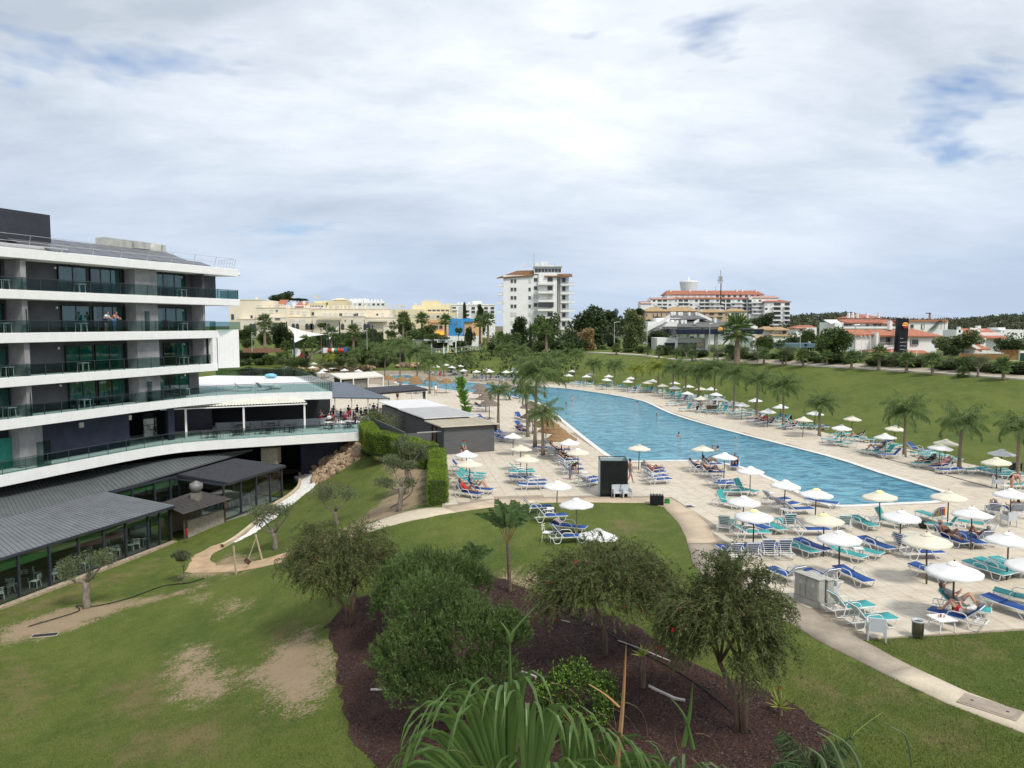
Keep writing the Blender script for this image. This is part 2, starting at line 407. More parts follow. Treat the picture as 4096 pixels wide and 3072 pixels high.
def lawn_mat():
 m=bpy.data.materials.new('lawn_grass');m.use_nodes=True
 t=NT(m.node_tree);t.n.clear()
 tc=t.node('ShaderNodeTexCoord');p=tc.outputs['Object']
 n1=t.noise(p,.16,5,.6);n0=t.noise(t.map(p,scale=(1,.45,1),rot=(0,0,R(25))),.55,6,.7);n2=t.noise(p,1.1,6,.65);n3=t.noise(p,9,5,.7);n4=t.noise(p,38,3,.7)
 base=t.mix(t.ramp(n1,[(.36,0.0),(.62,1.0)]),(.075,.108,.020),(.120,.150,.030))
 base=t.mix(t.math('MULTIPLY',t.ramp(n0,[(.44,0.0),(.62,1.0)]),.75),base,(.045,.078,.016))
 base=t.mix(t.math('MULTIPLY',t.ramp(n2,[(.46,0.0),(.72,1.0)]),.65),base,(.165,.165,.055))
 base=t.mix(t.math('MULTIPLY',t.ramp(n3,[(.42,0.0),(.68,1.0)]),.45),base,(.045,.072,.014))
 base=t.mix(t.math('MULTIPLY',t.ramp(n4,[(.40,0.0),(.66,1.0)]),.5),base,(.16,.195,.05))
 ad=t.node('ShaderNodeAttribute',attribute_name='dry');ab=t.node('ShaderNodeAttribute',attribute_name='bare');at=t.node('ShaderNodeAttribute',attribute_name='slope')
 dry_f=t.math('ADD',t.math('MULTIPLY_ADD',ad.outputs['Fac'],.5,.12),t.math('MULTIPLY',t.math('SUBTRACT',t.math('ADD',t.math('MULTIPLY',n2,.4),t.math('ADD',t.math('MULTIPLY',n0,.4),t.math('MULTIPLY',n3,.3))),.55),7.5))
 c=t.mix(t.ramp(dry_f,[(.0,0.0),(1.0,.78)]),base,t.mix(n3,(.16,.125,.055),(.235,.185,.095)))
 bare_f=t.math('ADD',t.math('MULTIPLY_ADD',ab.outputs['Fac'],1.5,.25),t.math('ADD',t.math('MULTIPLY',t.math('SUBTRACT',n0,.5),3.0),t.math('MULTIPLY',t.math('SUBTRACT',t.math('ADD',t.math('MULTIPLY',n2,.5),t.math('MULTIPLY',n3,.9)),.7),8.5)))
 soil=t.mix(n2,(.29,.205,.125),(.42,.33,.23))
 soil=t.mix(t.math('MULTIPLY',t.ramp(n4,[(.5,0.0),(.62,1.0)]),.55),soil,(.17,.12,.075))
 c=t.mix(t.ramp(bare_f,[(.0,0.0),(1.5,.95)]),c,soil)
 b=t.node('ShaderNodeBsdfPrincipled');b.inputs['Roughness'].default_value=.9;b.inputs['Specular IOR Level'].default_value=.15
 t.l.new(c,b.inputs['Base Color'])
 bp=t.node('ShaderNodeBump');bp.inputs['Strength'].default_value=.9;bp.inputs['Distance'].default_value=.05
 t.l.new(t.math('ADD',n3,t.math('MULTIPLY',n4,.8)),bp.inputs['Height']);t.l.new(bp.outputs[0],b.inputs['Normal'])
 o=t.node('ShaderNodeOutputMaterial');t.l.new(b.outputs[0],o.inputs[0])
 MATS['lawn']=m
 return m
def grid_axis(lo,hi,fine0,fine1,step,grow=1.09,mx=14):
 xs=list(np.arange(fine0,fine1+1e-6,step));s=step;x=xs[-1]
 while x<hi:s=min(s*grow,mx);x+=s;xs.append(x)
 s=step;x=xs[0]
 while x>lo:s=min(s*grow,mx);x-=s;xs.insert(0,x)
 return np.array(xs)
def build_terrain():
 xs=grid_axis(-420,420,-38,42,.7);ys=grid_axis(4,640,12,92,.7)
 X,Y=np.meshgrid(xs,ys)
 Z=zt(X,Y)
 sdk=np.where(in_poly(X,Y,DECKW),poly_dist(X,Y,DECKW),-poly_dist(X,Y,DECKW))
 Z=np.where(sdk>1.0,np.minimum(Z,-.45+0*Z),Z)
 Z=np.where((sdk<=1.0)&(sdk>0),np.minimum(Z,-.03),Z)
 Z=np.where((sdk<=0)&(sdk>-1.2)&(Z>-.35),np.minimum(Z,-.012),Z)
 Z=np.where(in_poly(X,Y,[(-55,38),(-34.5,45),(-27.6,58.5),(-26.0,61.8),(-22.3,70.2),(-20.9,77),(-20.9,89),(-55,90)]),np.minimum(Z,-5.7),Z)
 for pw in(POOLW,POOL2W):
  Z=np.where(in_poly(X,Y,pw),-2.2,Z)
  Z=np.where((poly_dist(X,Y,pw)<1.6),np.minimum(Z,-2.2),Z)
 ny,nx=X.shape
 V=np.stack([X.ravel(),Y.ravel(),Z.ravel()],1)
 I=np.arange(nx*ny).reshape(ny,nx)
 F=np.stack([I[:-1,:-1],I[:-1,1:],I[1:,1:],I[1:,:-1]],-1).reshape(-1,4)
 me=np_mesh('lawn',V,F);me.shade_smooth()
 near=Y.ravel()<95
 bare=np.full(len(V),-50.0);dry=np.full(len(V),-50.0)
 bare[near]=sd_union(V[near,0],V[near,1],BARE);dry[near]=sd_union(V[near,0],V[near,1],DRY)
 for nm,arr in(('bare',bare),('dry',dry)):
  a=me.attributes.new(nm,'FLOAT','POINT');a.data.foreach_set('value',np.clip(arr,-6,6).astype(np.float32))
 o=link('lawn',me,None,(lawn_mat(),));tag(o,kind='structure')
 g=MB();g.add([(-5000,-200,-8),(5000,-200,-8),(5000,5800,-8),(-5000,5800,-8)],[(0,1,2,3)])
 tag(g.build('ground',M('dry_ground',(.12,.11,.06),.95,.25,.02)),kind='structure')
build_terrain()
def drape(name,poly,mat,off=.02,step=.7,kind='structure',flat=None,edge_noise=0.0,seed=1,skirt=0.0):
 """sheet that follows the ground inside a world-xy outline"""
 rg=np.random.default_rng(seed)
 b=[]
 for i in range(len(poly)):
  a=Vector(poly[i]);c=Vector(poly[(i+1)%len(poly)]);n=max(1,int((c-a).length/step))
  for k in range(n):
   q=a.lerp(c,k/n)
   if edge_noise:q=q+Vector(rg.normal(scale=edge_noise,size=2))
   b.append(q)
 xs=[q.x for q in b];ys=[q.y for q in b]
 gx,gy=np.meshgrid(np.arange(min(xs),max(xs),step),np.arange(min(ys),max(ys),step))
 gx=gx.ravel();gy=gy.ravel();pb=[(q.x,q.y)for q in b]
 ok=in_poly(gx,gy,pb)&(poly_dist(gx,gy,pb)>step*.35)
 pts=b+[Vector((x,y))for x,y in zip(gx[ok],gy[ok])]
 n=len(b)
 vs,es,fs,*_=delaunay_2d_cdt(pts,[(i,(i+1)%n)for i in range(n)],[tuple(range(n))],1,1e-5)
 X=np.array([q.x for q in vs]);Y=np.array([q.y for q in vs])
 Z=(zt(X,Y)if flat is None else np.full(len(X),flat))+off
 me=bpy.data.meshes.new(name);me.from_pydata([(x,y,z)for x,y,z in zip(X,Y,Z)],[],[tuple(f)for f in fs])
 if me.polygons and sum(p.normal.z for p in me.polygons)<0:me.flip_normals()
 me.shade_smooth()
 if skirt:
  bm=bmesh.new();bm.from_mesh(me)
  r=bmesh.ops.extrude_edge_only(bm,edges=[e for e in bm.edges if e.is_boundary])
  for q in r['geom']:
   if isinstance(q,bmesh.types.BMVert):q.co.z-=skirt
  bm.to_mesh(me);bm.free()
 o=link(name,me,None,(mat,));tag(o,kind=kind)
 return o
# ----- paved deck: joint bed + individual slabs
TA=R(8.5)
TILE_W,TILE_L=.60,.80
def deck_mat():
 m=bpy.data.materials.new('deck_slab');m.use_nodes=True
 t=NT(m.node_tree);t.n.clear()
 g=t.node('ShaderNodeNewGeometry');oi=t.node('ShaderNodeObjectInfo');p=g.outputs['Position']
 r=t.math('FRACT',t.math('ADD',g.outputs['Random Per Island'],oi.outputs['Random']))
 n1=t.noise(p,.11,4,.6);n2=t.noise(p,1.7,6,.65);n3=t.noise(t.map(p,scale=(1,6,1),rot=(0,0,TA)),7,5,.7)
 c=t.mix(r,(.505,.44,.345),(.565,.50,.40))
 c=t.mix(t.math('MULTIPLY',t.ramp(n1,[(.35,0.0),(.62,1.0)]),.55),c,(.60,.55,.47))
 c=t.mix(t.math('MULTIPLY',t.ramp(n2,[(.48,0.0),(.70,1.0)]),.6),c,(.36,.295,.215))
 c=t.mix(t.math('MULTIPLY',t.ramp(n3,[(.45,0.0),(.7,1.0)]),.28),c,(.39,.34,.28))
 b=t.node('ShaderNodeBsdfPrincipled');b.inputs['Roughness'].default_value=.75;b.inputs['Specular IOR Level'].default_value=.25
 t.l.new(c,b.inputs['Base Color'])
 o=t.node('ShaderNodeOutputMaterial');t.l.new(b.outputs[0],o.inputs[0])
 MATS['deck']=m
 return m
def inset_ring(poly,d):
 """offset closed polyline by d (positive = outwards for ccw)"""
 n=len(poly);out=[]
 area=sum(poly[i][0]*poly[(i+1)%n][1]-poly[(i+1)%n][0]*poly[i][1]for i in range(n))
 s=1 if area>0 else-1
 for i in range(n):
  p0=Vector(poly[i-1]);p1=Vector(poly[i]);p2=Vector(poly[(i+1)%n])
  a=(p1-p0).normalized();b=(p2-p1).normalized()
  na=Vector((a.y,-a.x))*s;nb=Vector((b.y,-b.x))*s
  m=na+nb
  m=m/max(m.length_squared,.6)*2 if m.length>1e-6 else na
  out.append(tuple(p1+m*d))
 return out
def ring_sheet(name,inner,outer,z0,z1,mat,parent=None):
 n=len(inner);mb=MB()
 vs=[(*q,z1)for q in inner]+[(*q,z1)for q in outer]+[(*q,z0)for q in inner]+[(*q,z0)for q in outer]
 fs=[]
 for i in range(n):
  j=(i+1)%n
  fs+=[(i,j,n+j,n+i),(2*n+i,2*n+j,j,i),(n+i,n+j,3*n+j,3*n+i)]
 mb.add(vs,fs)
 me=mb.mesh(name)
 bm=bmesh.new();bm.from_mesh(me);bmesh.ops.recalc_face_normals(bm,faces=bm.faces);bm.to_mesh(me);bm.free()
 return link(name,me,parent,(mat,))
def build_deck():
 dm=deck_mat()
 bed=M('deck_joint',(.30,.25,.19),.9,.2,1.0)
 pools=[[tuple(q)for q in smooth_line(POOLW,3,True)],POOL2W]
 b=[Vector(q)for q in DECKW];es=[(i,(i+1)%len(b))for i in range(len(b))];loops=[list(range(len(b)))]
 for pw in pools:
  s=len(b);b+=[Vector(q)for q in pw];es+=[(s+i,s+(i+1)%len(pw))for i in range(len(pw))]
 vs,_,fs,*_=delaunay_2d_cdt(b,es,[],0,1e-5)
 keep=[]
 for f in fs:
  cx=sum(vs[i].x for i in f)/len(f);cy=sum(vs[i].y for i in f)/len(f)
  if in_poly(cx,cy,DECKW)and not any(in_poly(cx,cy,pw)for pw in pools):keep.append(tuple(f))
 me=bpy.data.meshes.new('pool_deck');me.from_pydata([(q.x,q.y,-.012)for q in vs],[],keep)
 if me.polygons and me.polygons[0].normal.z<0:me.flip_normals()
 bm=bmesh.new();bm.from_mesh(me)
 r=bmesh.ops.extrude_edge_only(bm,edges=[e for e in bm.edges if e.is_boundary])
 for q in r['geom']:
  if isinstance(q,bmesh.types.BMVert):q.co.z-=.35
 bm.to_mesh(me);bm.free()
 deck=link('pool_deck',me,None,(bed,));tag(deck,kind='structure')
 ca,sa=math.cos(TA),math.sin(TA)
 xs=np.array([q[0]for q in DECKW]);ys=np.array([q[1]for q in DECKW])
 rows=np.arange(-20,205,TILE_W)
 cells=[]
 for ri,vv in enumerate(rows):
  off=0.0
  uu=np.arange(-80,100,TILE_L)+off
  cells.append(np.stack([uu,np.full(len(uu),vv),np.full(len(uu),ri)],1))
 cells=np.concatenate(cells)
 X=8+(cells[:,0])*ca-(cells[:,1]-60)*sa;Y=60+(cells[:,0])*sa+(cells[:,1]-60)*ca
 ok=in_poly(X,Y,DECKW)&(poly_dist(X,Y,DECKW)>.27)
 for pw in pools:ok&=~(in_poly(X,Y,pw)|(poly_dist(X,Y,pw)<.62))
 ok&=(np.abs(X)<Y*.78+3)&(Y<140)
 X=X[ok];Y=Y[ok]
 rg=np.random.default_rng(3)
 hw,hl,bv=TILE_W/2-.0055,TILE_L/2-.0055,.003
 base=np.array([[-hl,-hw,-.02],[hl,-hw,-.02],[hl,hw,-.02],[-hl,hw,-.02],[-hl+bv,-hw+bv,0],[hl-bv,-hw+bv,0],[hl-bv,hw-bv,0],[-hl+bv,hw-bv,0]])
 fc=np.array([[4,5,6,7],[0,1,5,4],[1,2,6,5],[2,3,7,6],[3,0,4,7]])
 rot=np.array([[ca,-sa],[sa,ca]])
 near=np.argsort(np.hypot(X,Y))
 first,rest=near[:300],near[300:]
 pm=np_mesh('slab',base,fc);pm.materials.append(dm)
 for i in first:
  o=bpy.data.objects.new('slab',pm);COL.objects.link(o);o.parent=deck
  o.location=(X[i],Y[i],float(rg.normal(scale=.0012)));o.rotation_euler=(0,0,TA)
 bx=base.copy();bx[:,:2]=base[:,:2]@rot.T
 V=bx[None]+np.stack([X[rest],Y[rest],rg.normal(scale=.0015,size=len(rest))],1)[:,None]
 F=fc[None]+(np.arange(len(rest))*8)[:,None,None]
 me=np_mesh('slabs',V.reshape(-1,3),F.reshape(-1,4));me.materials.append(dm)
 so=link('slabs',me,deck);so['kind']='stuff'
 tile=M('pool_tile',(.42,.74,.86),.35,.10,1.2)
 cop=M('pool_coping',(.66,.64,.60),.6,.12,2.0)
 for k,pw in enumerate(pools):
  o=ring_sheet('pool_edge',pw,inset_ring(pw,.45),-.05,.03,cop);tag(o,kind='structure')
  b=[Vector(q)for q in pw]
  vs,_,fs,*_=delaunay_2d_cdt(b,[(i,(i+1)%len(b))for i in range(len(b))],[tuple(range(len(b)))],1,1e-5)
  d0=-1.5
  mb=MB();mb.add([(q.x,q.y,d0)for q in vs],[tuple(f)for f in fs])
  n=len(b)
  mb.add([(*q,0.0)for q in pw]+[(*q,d0)for q in pw],[(i,(i+1)%n,n+(i+1)%n,n+i)for i in range(n)])
  tag(mb.build('pool_basin',tile),kind='structure')
  me=bpy.data.meshes.new('pool_water');me.from_pydata([(q.x,q.y,-.06)for q in vs],[],[tuple(f)for f in fs])
  if me.polygons[0].normal.z<0:me.flip_normals()
  tag(link('pool_water',me,None,(water_mat(),)),kind='structure')
def water_mat():
 if 'water' in MATS:return MATS['water']
 m=bpy.data.materials.new('pool_water');m.use_nodes=True
 t=NT(m.node_tree);t.n.clear()
 g=t.node('ShaderNodeNewGeometry');p=g.outputs['Position']
 n1=t.noise(t.map(p,scale=(.8,1.7,1),rot=(0,0,R(12))),.85,5,.6,1.0)
 n2=t.noise(t.map(p,scale=(1,1.2,1),rot=(0,0,R(-25))),3.0,4,.6,.8)
 big=t.noise(p,.09,3,.5)
 h=t.math('ADD',t.math('MULTIPLY',n1,1.0),t.math('MULTIPLY',n2,.35))
 bp=t.node('ShaderNodeBump');bp.inputs['Strength'].default_value=1.0;bp.inputs['Distance'].default_value=.16
 t.l.new(h,bp.inputs['Height'])
 tint=t.mix(t.ramp(big,[(.38,0.0),(.62,1.0)]),(.50,.86,.93),(.62,.91,.98))
 tint=t.mix(t.ramp(h,[(.52,0.0),(.80,1.0)]),t.mix(1.0,tint,(.42,.68,.80),'MULTIPLY'),tint)  # ripple contrast of reflected sky painted into the tint by wave height
 tr=t.node('ShaderNodeBsdfTransparent');t.l.new(tint,tr.inputs[0])
 df=t.node('ShaderNodeBsdfDiffuse');t.l.new(t.mix(t.ramp(h,[(.56,0.0),(.76,1.0)]),(.018,.20,.34),(.19,.56,.72)),df.inputs[0]);t.l.new(bp.outputs[0],df.inputs['Normal'])  # bright crests and dark troughs painted into the diffuse colour too
 bd_=t.node('ShaderNodeMixShader');bd_.inputs[0].default_value=.62;t.l.new(tr.outputs[0],bd_.inputs[1]);t.l.new(df.outputs[0],bd_.inputs[2])
 gl=t.node('ShaderNodeBsdfGlossy');gl.inputs['Roughness'].default_value=.04;gl.inputs[0].default_value=(.9,.9,.9,1);t.l.new(bp.outputs[0],gl.inputs['Normal'])
 fr=t.node('ShaderNodeFresnel');fr.inputs[0].default_value=1.33;t.l.new(bp.outputs[0],fr.inputs['Normal'])
 mx=t.node('ShaderNodeMixShader');t.l.new(fr.outputs[0],mx.inputs[0]);t.l.new(bd_.outputs[0],mx.inputs[1]);t.l.new(gl.outputs[0],mx.inputs[2])
 o=t.node('ShaderNodeOutputMaterial');t.l.new(mx.outputs[0],o.inputs[0])
 MATS['water']=m
 return m
build_deck()
# ----- paths and beds
conc_grey=M('path_grey',(.30,.255,.20),.85,.22,.8,bump=.2,bscale=20,col2=None)
conc_beige=M('path_beige',(.55,.475,.36),.85,.08,2.5,bump=.3,bscale=120)
conc_brown=M('path_brown',(.46,.37,.27),.85,.16,.7,bump=.2,bscale=60)
track=M('track_soil',(.45,.32,.20),.95,.2,1.2,bump=.4,bscale=25)
def path_between(L,Rr):return GP(L)+GP(Rr[::-1])
drape('path',path_between([(2749,2175),(2771,2256),(2850,2340),(2990,2415),(3138,2481),(3333,2595),(3538,2697)],[(2868,2173),(2888,2239),(2953,2308),(3109,2384),(3246,2438),(3446,2561),(3646,2668)]),conc_grey,.03,skirt=.08,seed=2,edge_noise=.02)
drape('path',path_between([(3540,2698),(3792,2816),(4096,2933),(4500,3085)],[(3648,2669),(3873,2773),(4096,2854),(4500,2980)]),conc_beige,.035,skirt=.08)
drape('path',path_between([(1824,2050),(1978,2028),(2140,2012),(2360,2010),(2580,2012),(2654,2028),(2716,2094),(2743,2150),(2749,2174)],[(1775,2031),(1978,1995),(2093,1990),(2371,1989),(2580,1988),(2683,1995),(2776,2045),(2841,2110),(2867,2172)]),conc_brown,.026,skirt=.08,edge_noise=.015)
drape('path',path_between([(1440,2137),(1500,2122),(1587,2097),(1700,2073),(1823,2050)],[(1440,2108),(1467,2101),(1564,2064),(1666,2038),(1774,2031)]),conc_beige,.03,skirt=.08)
drape('dirt_track',path_between([(736,2290),(800,2293),(953,2286),(1096,2258),(1170,2240),(1300,2195),(1440,2138)],[(778,2224),(837,2240),(869,2263),(985,2254),(1124,2217),(1260,2165),(1440,2109)]),track,.02,edge_noise=.07)
drape('dirt_track',path_between([(760,2260),(778,2222),(844,2187),(917,2163)],[(838,2242),(845,2225),(880,2200),(935,2172)]),track,.024,edge_noise=.05)
MULCH=GP([(1340,2740),(1350,2620),(1310,2520),(1360,2430),(1480,2380),(1700,2330),(1960,2300),(2060,2330),(2130,2370),(2250,2420),(2400,2440),(2560,2520),(2700,2610),(2850,2700),(3000,2730),(3120,2790),(3230,2850),(3330,2960),(3360,3072),(3340,3200),(2800,3300),(2000,3300),(1560,3150),(1500,3072),(1430,2980),(1400,2900),(1370,2830)])
def mulch_mat():
 m=bpy.data.materials.new('mulch');m.use_nodes=True
 t=NT(m.node_tree);t.n.clear();g=t.node('ShaderNodeNewGeometry');p=g.outputs['Position']
 vo=t.node('ShaderNodeTexVoronoi');vo.inputs['Scale'].default_value=22;t.l.new(p,vo.inputs['Vector'])
 n=t.noise(p,.5,4);sep=t.node('ShaderNodeSeparateColor');t.l.new(vo.outputs['Color'],sep.inputs[0])
 c=t.mix(t.ramp(sep.outputs[0],[(0.0,0.0),(1.0,1.0)]),(.013,.005,.003),(.055,.021,.013))
 c=t.mix(t.ramp(sep.outputs[1],[(.86,0.0),(.95,1.0)]),c,(.11,.075,.062))
 c=t.mix(t.math('MULTIPLY',t.ramp(n,[(.4,0.0),(.65,1.0)]),.5),c,(.045,.014,.007))
 b=t.node('ShaderNodeBsdfPrincipled');b.inputs['Roughness'].default_value=.9;t.l.new(c,b.inputs['Base Color'])
 bp=t.node('ShaderNodeBump');bp.inputs['Distance'].default_value=.03;t.l.new(vo.outputs['Distance'],bp.inputs['Height']);t.l.new(bp.outputs[0],b.inputs['Normal'])
 o=t.node('ShaderNodeOutputMaterial');t.l.new(b.outputs[0],o.inputs[0]);MATS['mulch']=m
 return m
drape('mulch_bed',MULCH,mulch_mat(),.02,edge_noise=.12,step=.5)
# ----- parasols, loungers, tables, chairs
plastic=M('white_plastic',(.74,.74,.73),.35,.05,4,spec=.4)
fab_blue=M('lounger_blue',(.007,.060,.25),.7,.25,2.0,bump=.2,bscale=200)
fab_teal=M('lounger_teal',(.035,.29,.29),.7,.20,2.0,bump=.2,bscale=200)
canv_w=M('canvas_white',(.80,.80,.79),.8,.04,2,trans=.22,bump=.15,bscale=12)
canv_c=M('canvas_cream',(.76,.71,.58),.8,.05,2,trans=.22,bump=.15,bscale=12)
cap_w=M('cap_white',(.76,.75,.71),.8,.06,4);cap_g=M('cap_grey',(.42,.42,.41),.85,.15,6);cap_y=M('cap_yellow',(.80,.76,.38),.8,.1,4)
pole_m=M('pole_wood',(.10,.062,.036),.8,.35,6,stretch=(3,3,.5));pole_g=M('pole_grey_wood',(.27,.24,.19),.8,.3,6,stretch=(3,3,.5))
grey_pl=M('grey_plastic',(.50,.53,.55),.4,.05,3)
_lm={}
def lounger_meshes(back,arms,vleg):
 k=(back,arms,vleg)
 if k in _lm:return _lm[k]
 d={}
 m=MB()
 for s in(-1,1):
  m.box(-.96,.97,s*.318-.016,s*.318+.016,.305,.34)
 for x in(-.95,-.62,-.3,.05,.4,.7,.95):m.box(x-.02,x+.02,-.295,.295,.305,.335)
 d['frame']=m.mesh('frame')
 legs=[]
 for x0 in(-.62,.63):
  for s in(-1,1):
   m=MB();y=s*.325
   if vleg:pts=[(x0-.24,y,.31),(x0-.02,y,.03),(x0+.05,y,.03),(x0+.16,y,.31)]
   else:pts=[(x0-.22,y,.31),(x0-.16,y,.10),(x0-.09,y,.025),(x0+.10,y,.025),(x0+.17,y,.10),(x0+.23,y,.31)]
   m.tube(pts,.021,5);legs.append(m.mesh('leg'))
 d['legs']=legs
 if arms:
  d['arms']=[]
  for s in(-1,1):
   m=MB();y=s*.335
   m.tube([(-.42,y,.33),(-.36,y,.50),(-.26,y,.56),(.10,y,.555),(.22,y,.50),(.30,y,.33)],.019,5)
   d['arms'].append(m.mesh('armrest'))
 m=MB()
 n=6
 for i in range(n):
  x0,x1=-.27+i*1.22/n,-.27+(i+1)*1.22/n
  z0,z1=[.365-.022*math.sin(math.pi*j/n)for j in(i,i+1)]
  vs=[(x0,-.298,z0-.03),(x1,-.298,z1-.03),(x1,.298,z1-.03),(x0,.298,z0-.03),(x0,-.298,z0),(x1,-.298,z1),(x1,.298,z1),(x0,.298,z0)]
  m.add(vs,[(4,5,6,7),(0,1,5,4),(2,3,7,6),(3,2,1,0)]+([(3,0,4,7)]if i==0 else[])+([(1,2,6,5)]if i==n-1 else[]))
 d['seat']=m.mesh('seat',True)
 a=R(back);rot=Matrix.Translation((-.28,0,.345))@Matrix.Rotation(a,4,'Y')
 m=MB();m.box(-.70,0,-.295,.295,.006,.036,rot);d['backrest']=m.mesh('backrest')
 m=MB()
 for s in(-1,1):m.box(-.70,0,s*.295-.018,s*.295+.018,-.035,.005,rot)
 for x in(-.69,-.54,-.40,-.26,-.12):m.box(x-.018,x+.018,-.28,.28,-.03,.0,rot)
 if back>20:
  for s in(-1,1):
   q=rot@Vector((-.45,s*.25,-.03));m.tube([q,(-.72,s*.25,.33)],.014,4)
 d['back_frame']=m.mesh('back_frame')
 _lm[k]=d
 return d
def lounger_one_mesh(col,back):
 """whole lounger as one small mesh with two materials, for the far deck"""
 k=('far',col,back)
 if k in _lm:return _lm[k]
 d=lounger_meshes(back,True,False)
 bm=bmesh.new();mi=[]
 for me,idx in[(d['frame'],0),(d['back_frame'],0)]+[(x,0)for x in d['legs']]+[(x,0)for x in d['arms']]+[(d['seat'],1),(d['backrest'],1)]:
  n0=len(bm.faces);bm.from_mesh(me);bm.faces.ensure_lookup_table()
  for f in bm.faces[n0:]:f.material_index=idx
 me=bpy.data.meshes.new('sun_lounger');bm.to_mesh(me);bm.free()
 me.materials.append(plastic);me.materials.append(fab_blue if col=='B' else fab_teal)
 _lm[k]=me
 return me
LOUNGERS=[]
def lounger(loc,rz,col,back,zone,arms=True,vleg=False,far=False,extra=''):
 root=None
 if far:
  root=link('sun_lounger',lounger_one_mesh(col,back));root.location=loc;root.rotation_euler=(0,0,rz)
 else:
  root=thing('sun_lounger','','sun lounger',loc,rz)
  d=lounger_meshes(back,arms,vleg);fab=fab_blue if col=='B' else fab_teal
  for nm in('frame','back_frame'):link(nm,d[nm],root,(plastic,))
  for l in d['legs']:link('leg',l,root,(plastic,))
  if arms:
   for l in d['arms']:link('armrest',l,root,(plastic,))
  for nm in('seat','backrest'):
   o=link(nm,d[nm],root)
   if not d[nm].materials:d[nm].materials.append(fab)
   if d[nm].materials[0]!=fab:
    o.material_slots[0].link='OBJECT';o.material_slots[0].material=fab
 LOUNGERS.append((root,col,back,zone,pix(loc)[0],extra))
 return root
def lounger_hf(crop,hx,hy,fx,fy,col,back,zone,arms=True,vleg=False,extra='',z=None):
 ox,oy,k=crop
 h=G(ox+hx*k,oy+hy*k);f=G(ox+fx*k,oy+fy*k)
 if z is not None:h=P(ox+hx*k,oy+hy*k,z);f=P(ox+fx*k,oy+fy*k,z)
 c=(h+f)/2;d=f-h
 zz=0.0 if z is None and zone!='lawn' else c.z
 if zone=='lawn':zz=ztf(c.x,c.y)+.02
 return lounger((c.x,c.y,zz+.004),math.atan2(d.y,d.x),col,back,zone,arms,vleg,extra=extra)
c2=(1700,1600,.463);c3=(2600,1650,.463);c4=(3300,1600,.36);c5=(2400,1050,.4069);c6=(3296,1950,.3918);c5b=(2700,1950,.3617)
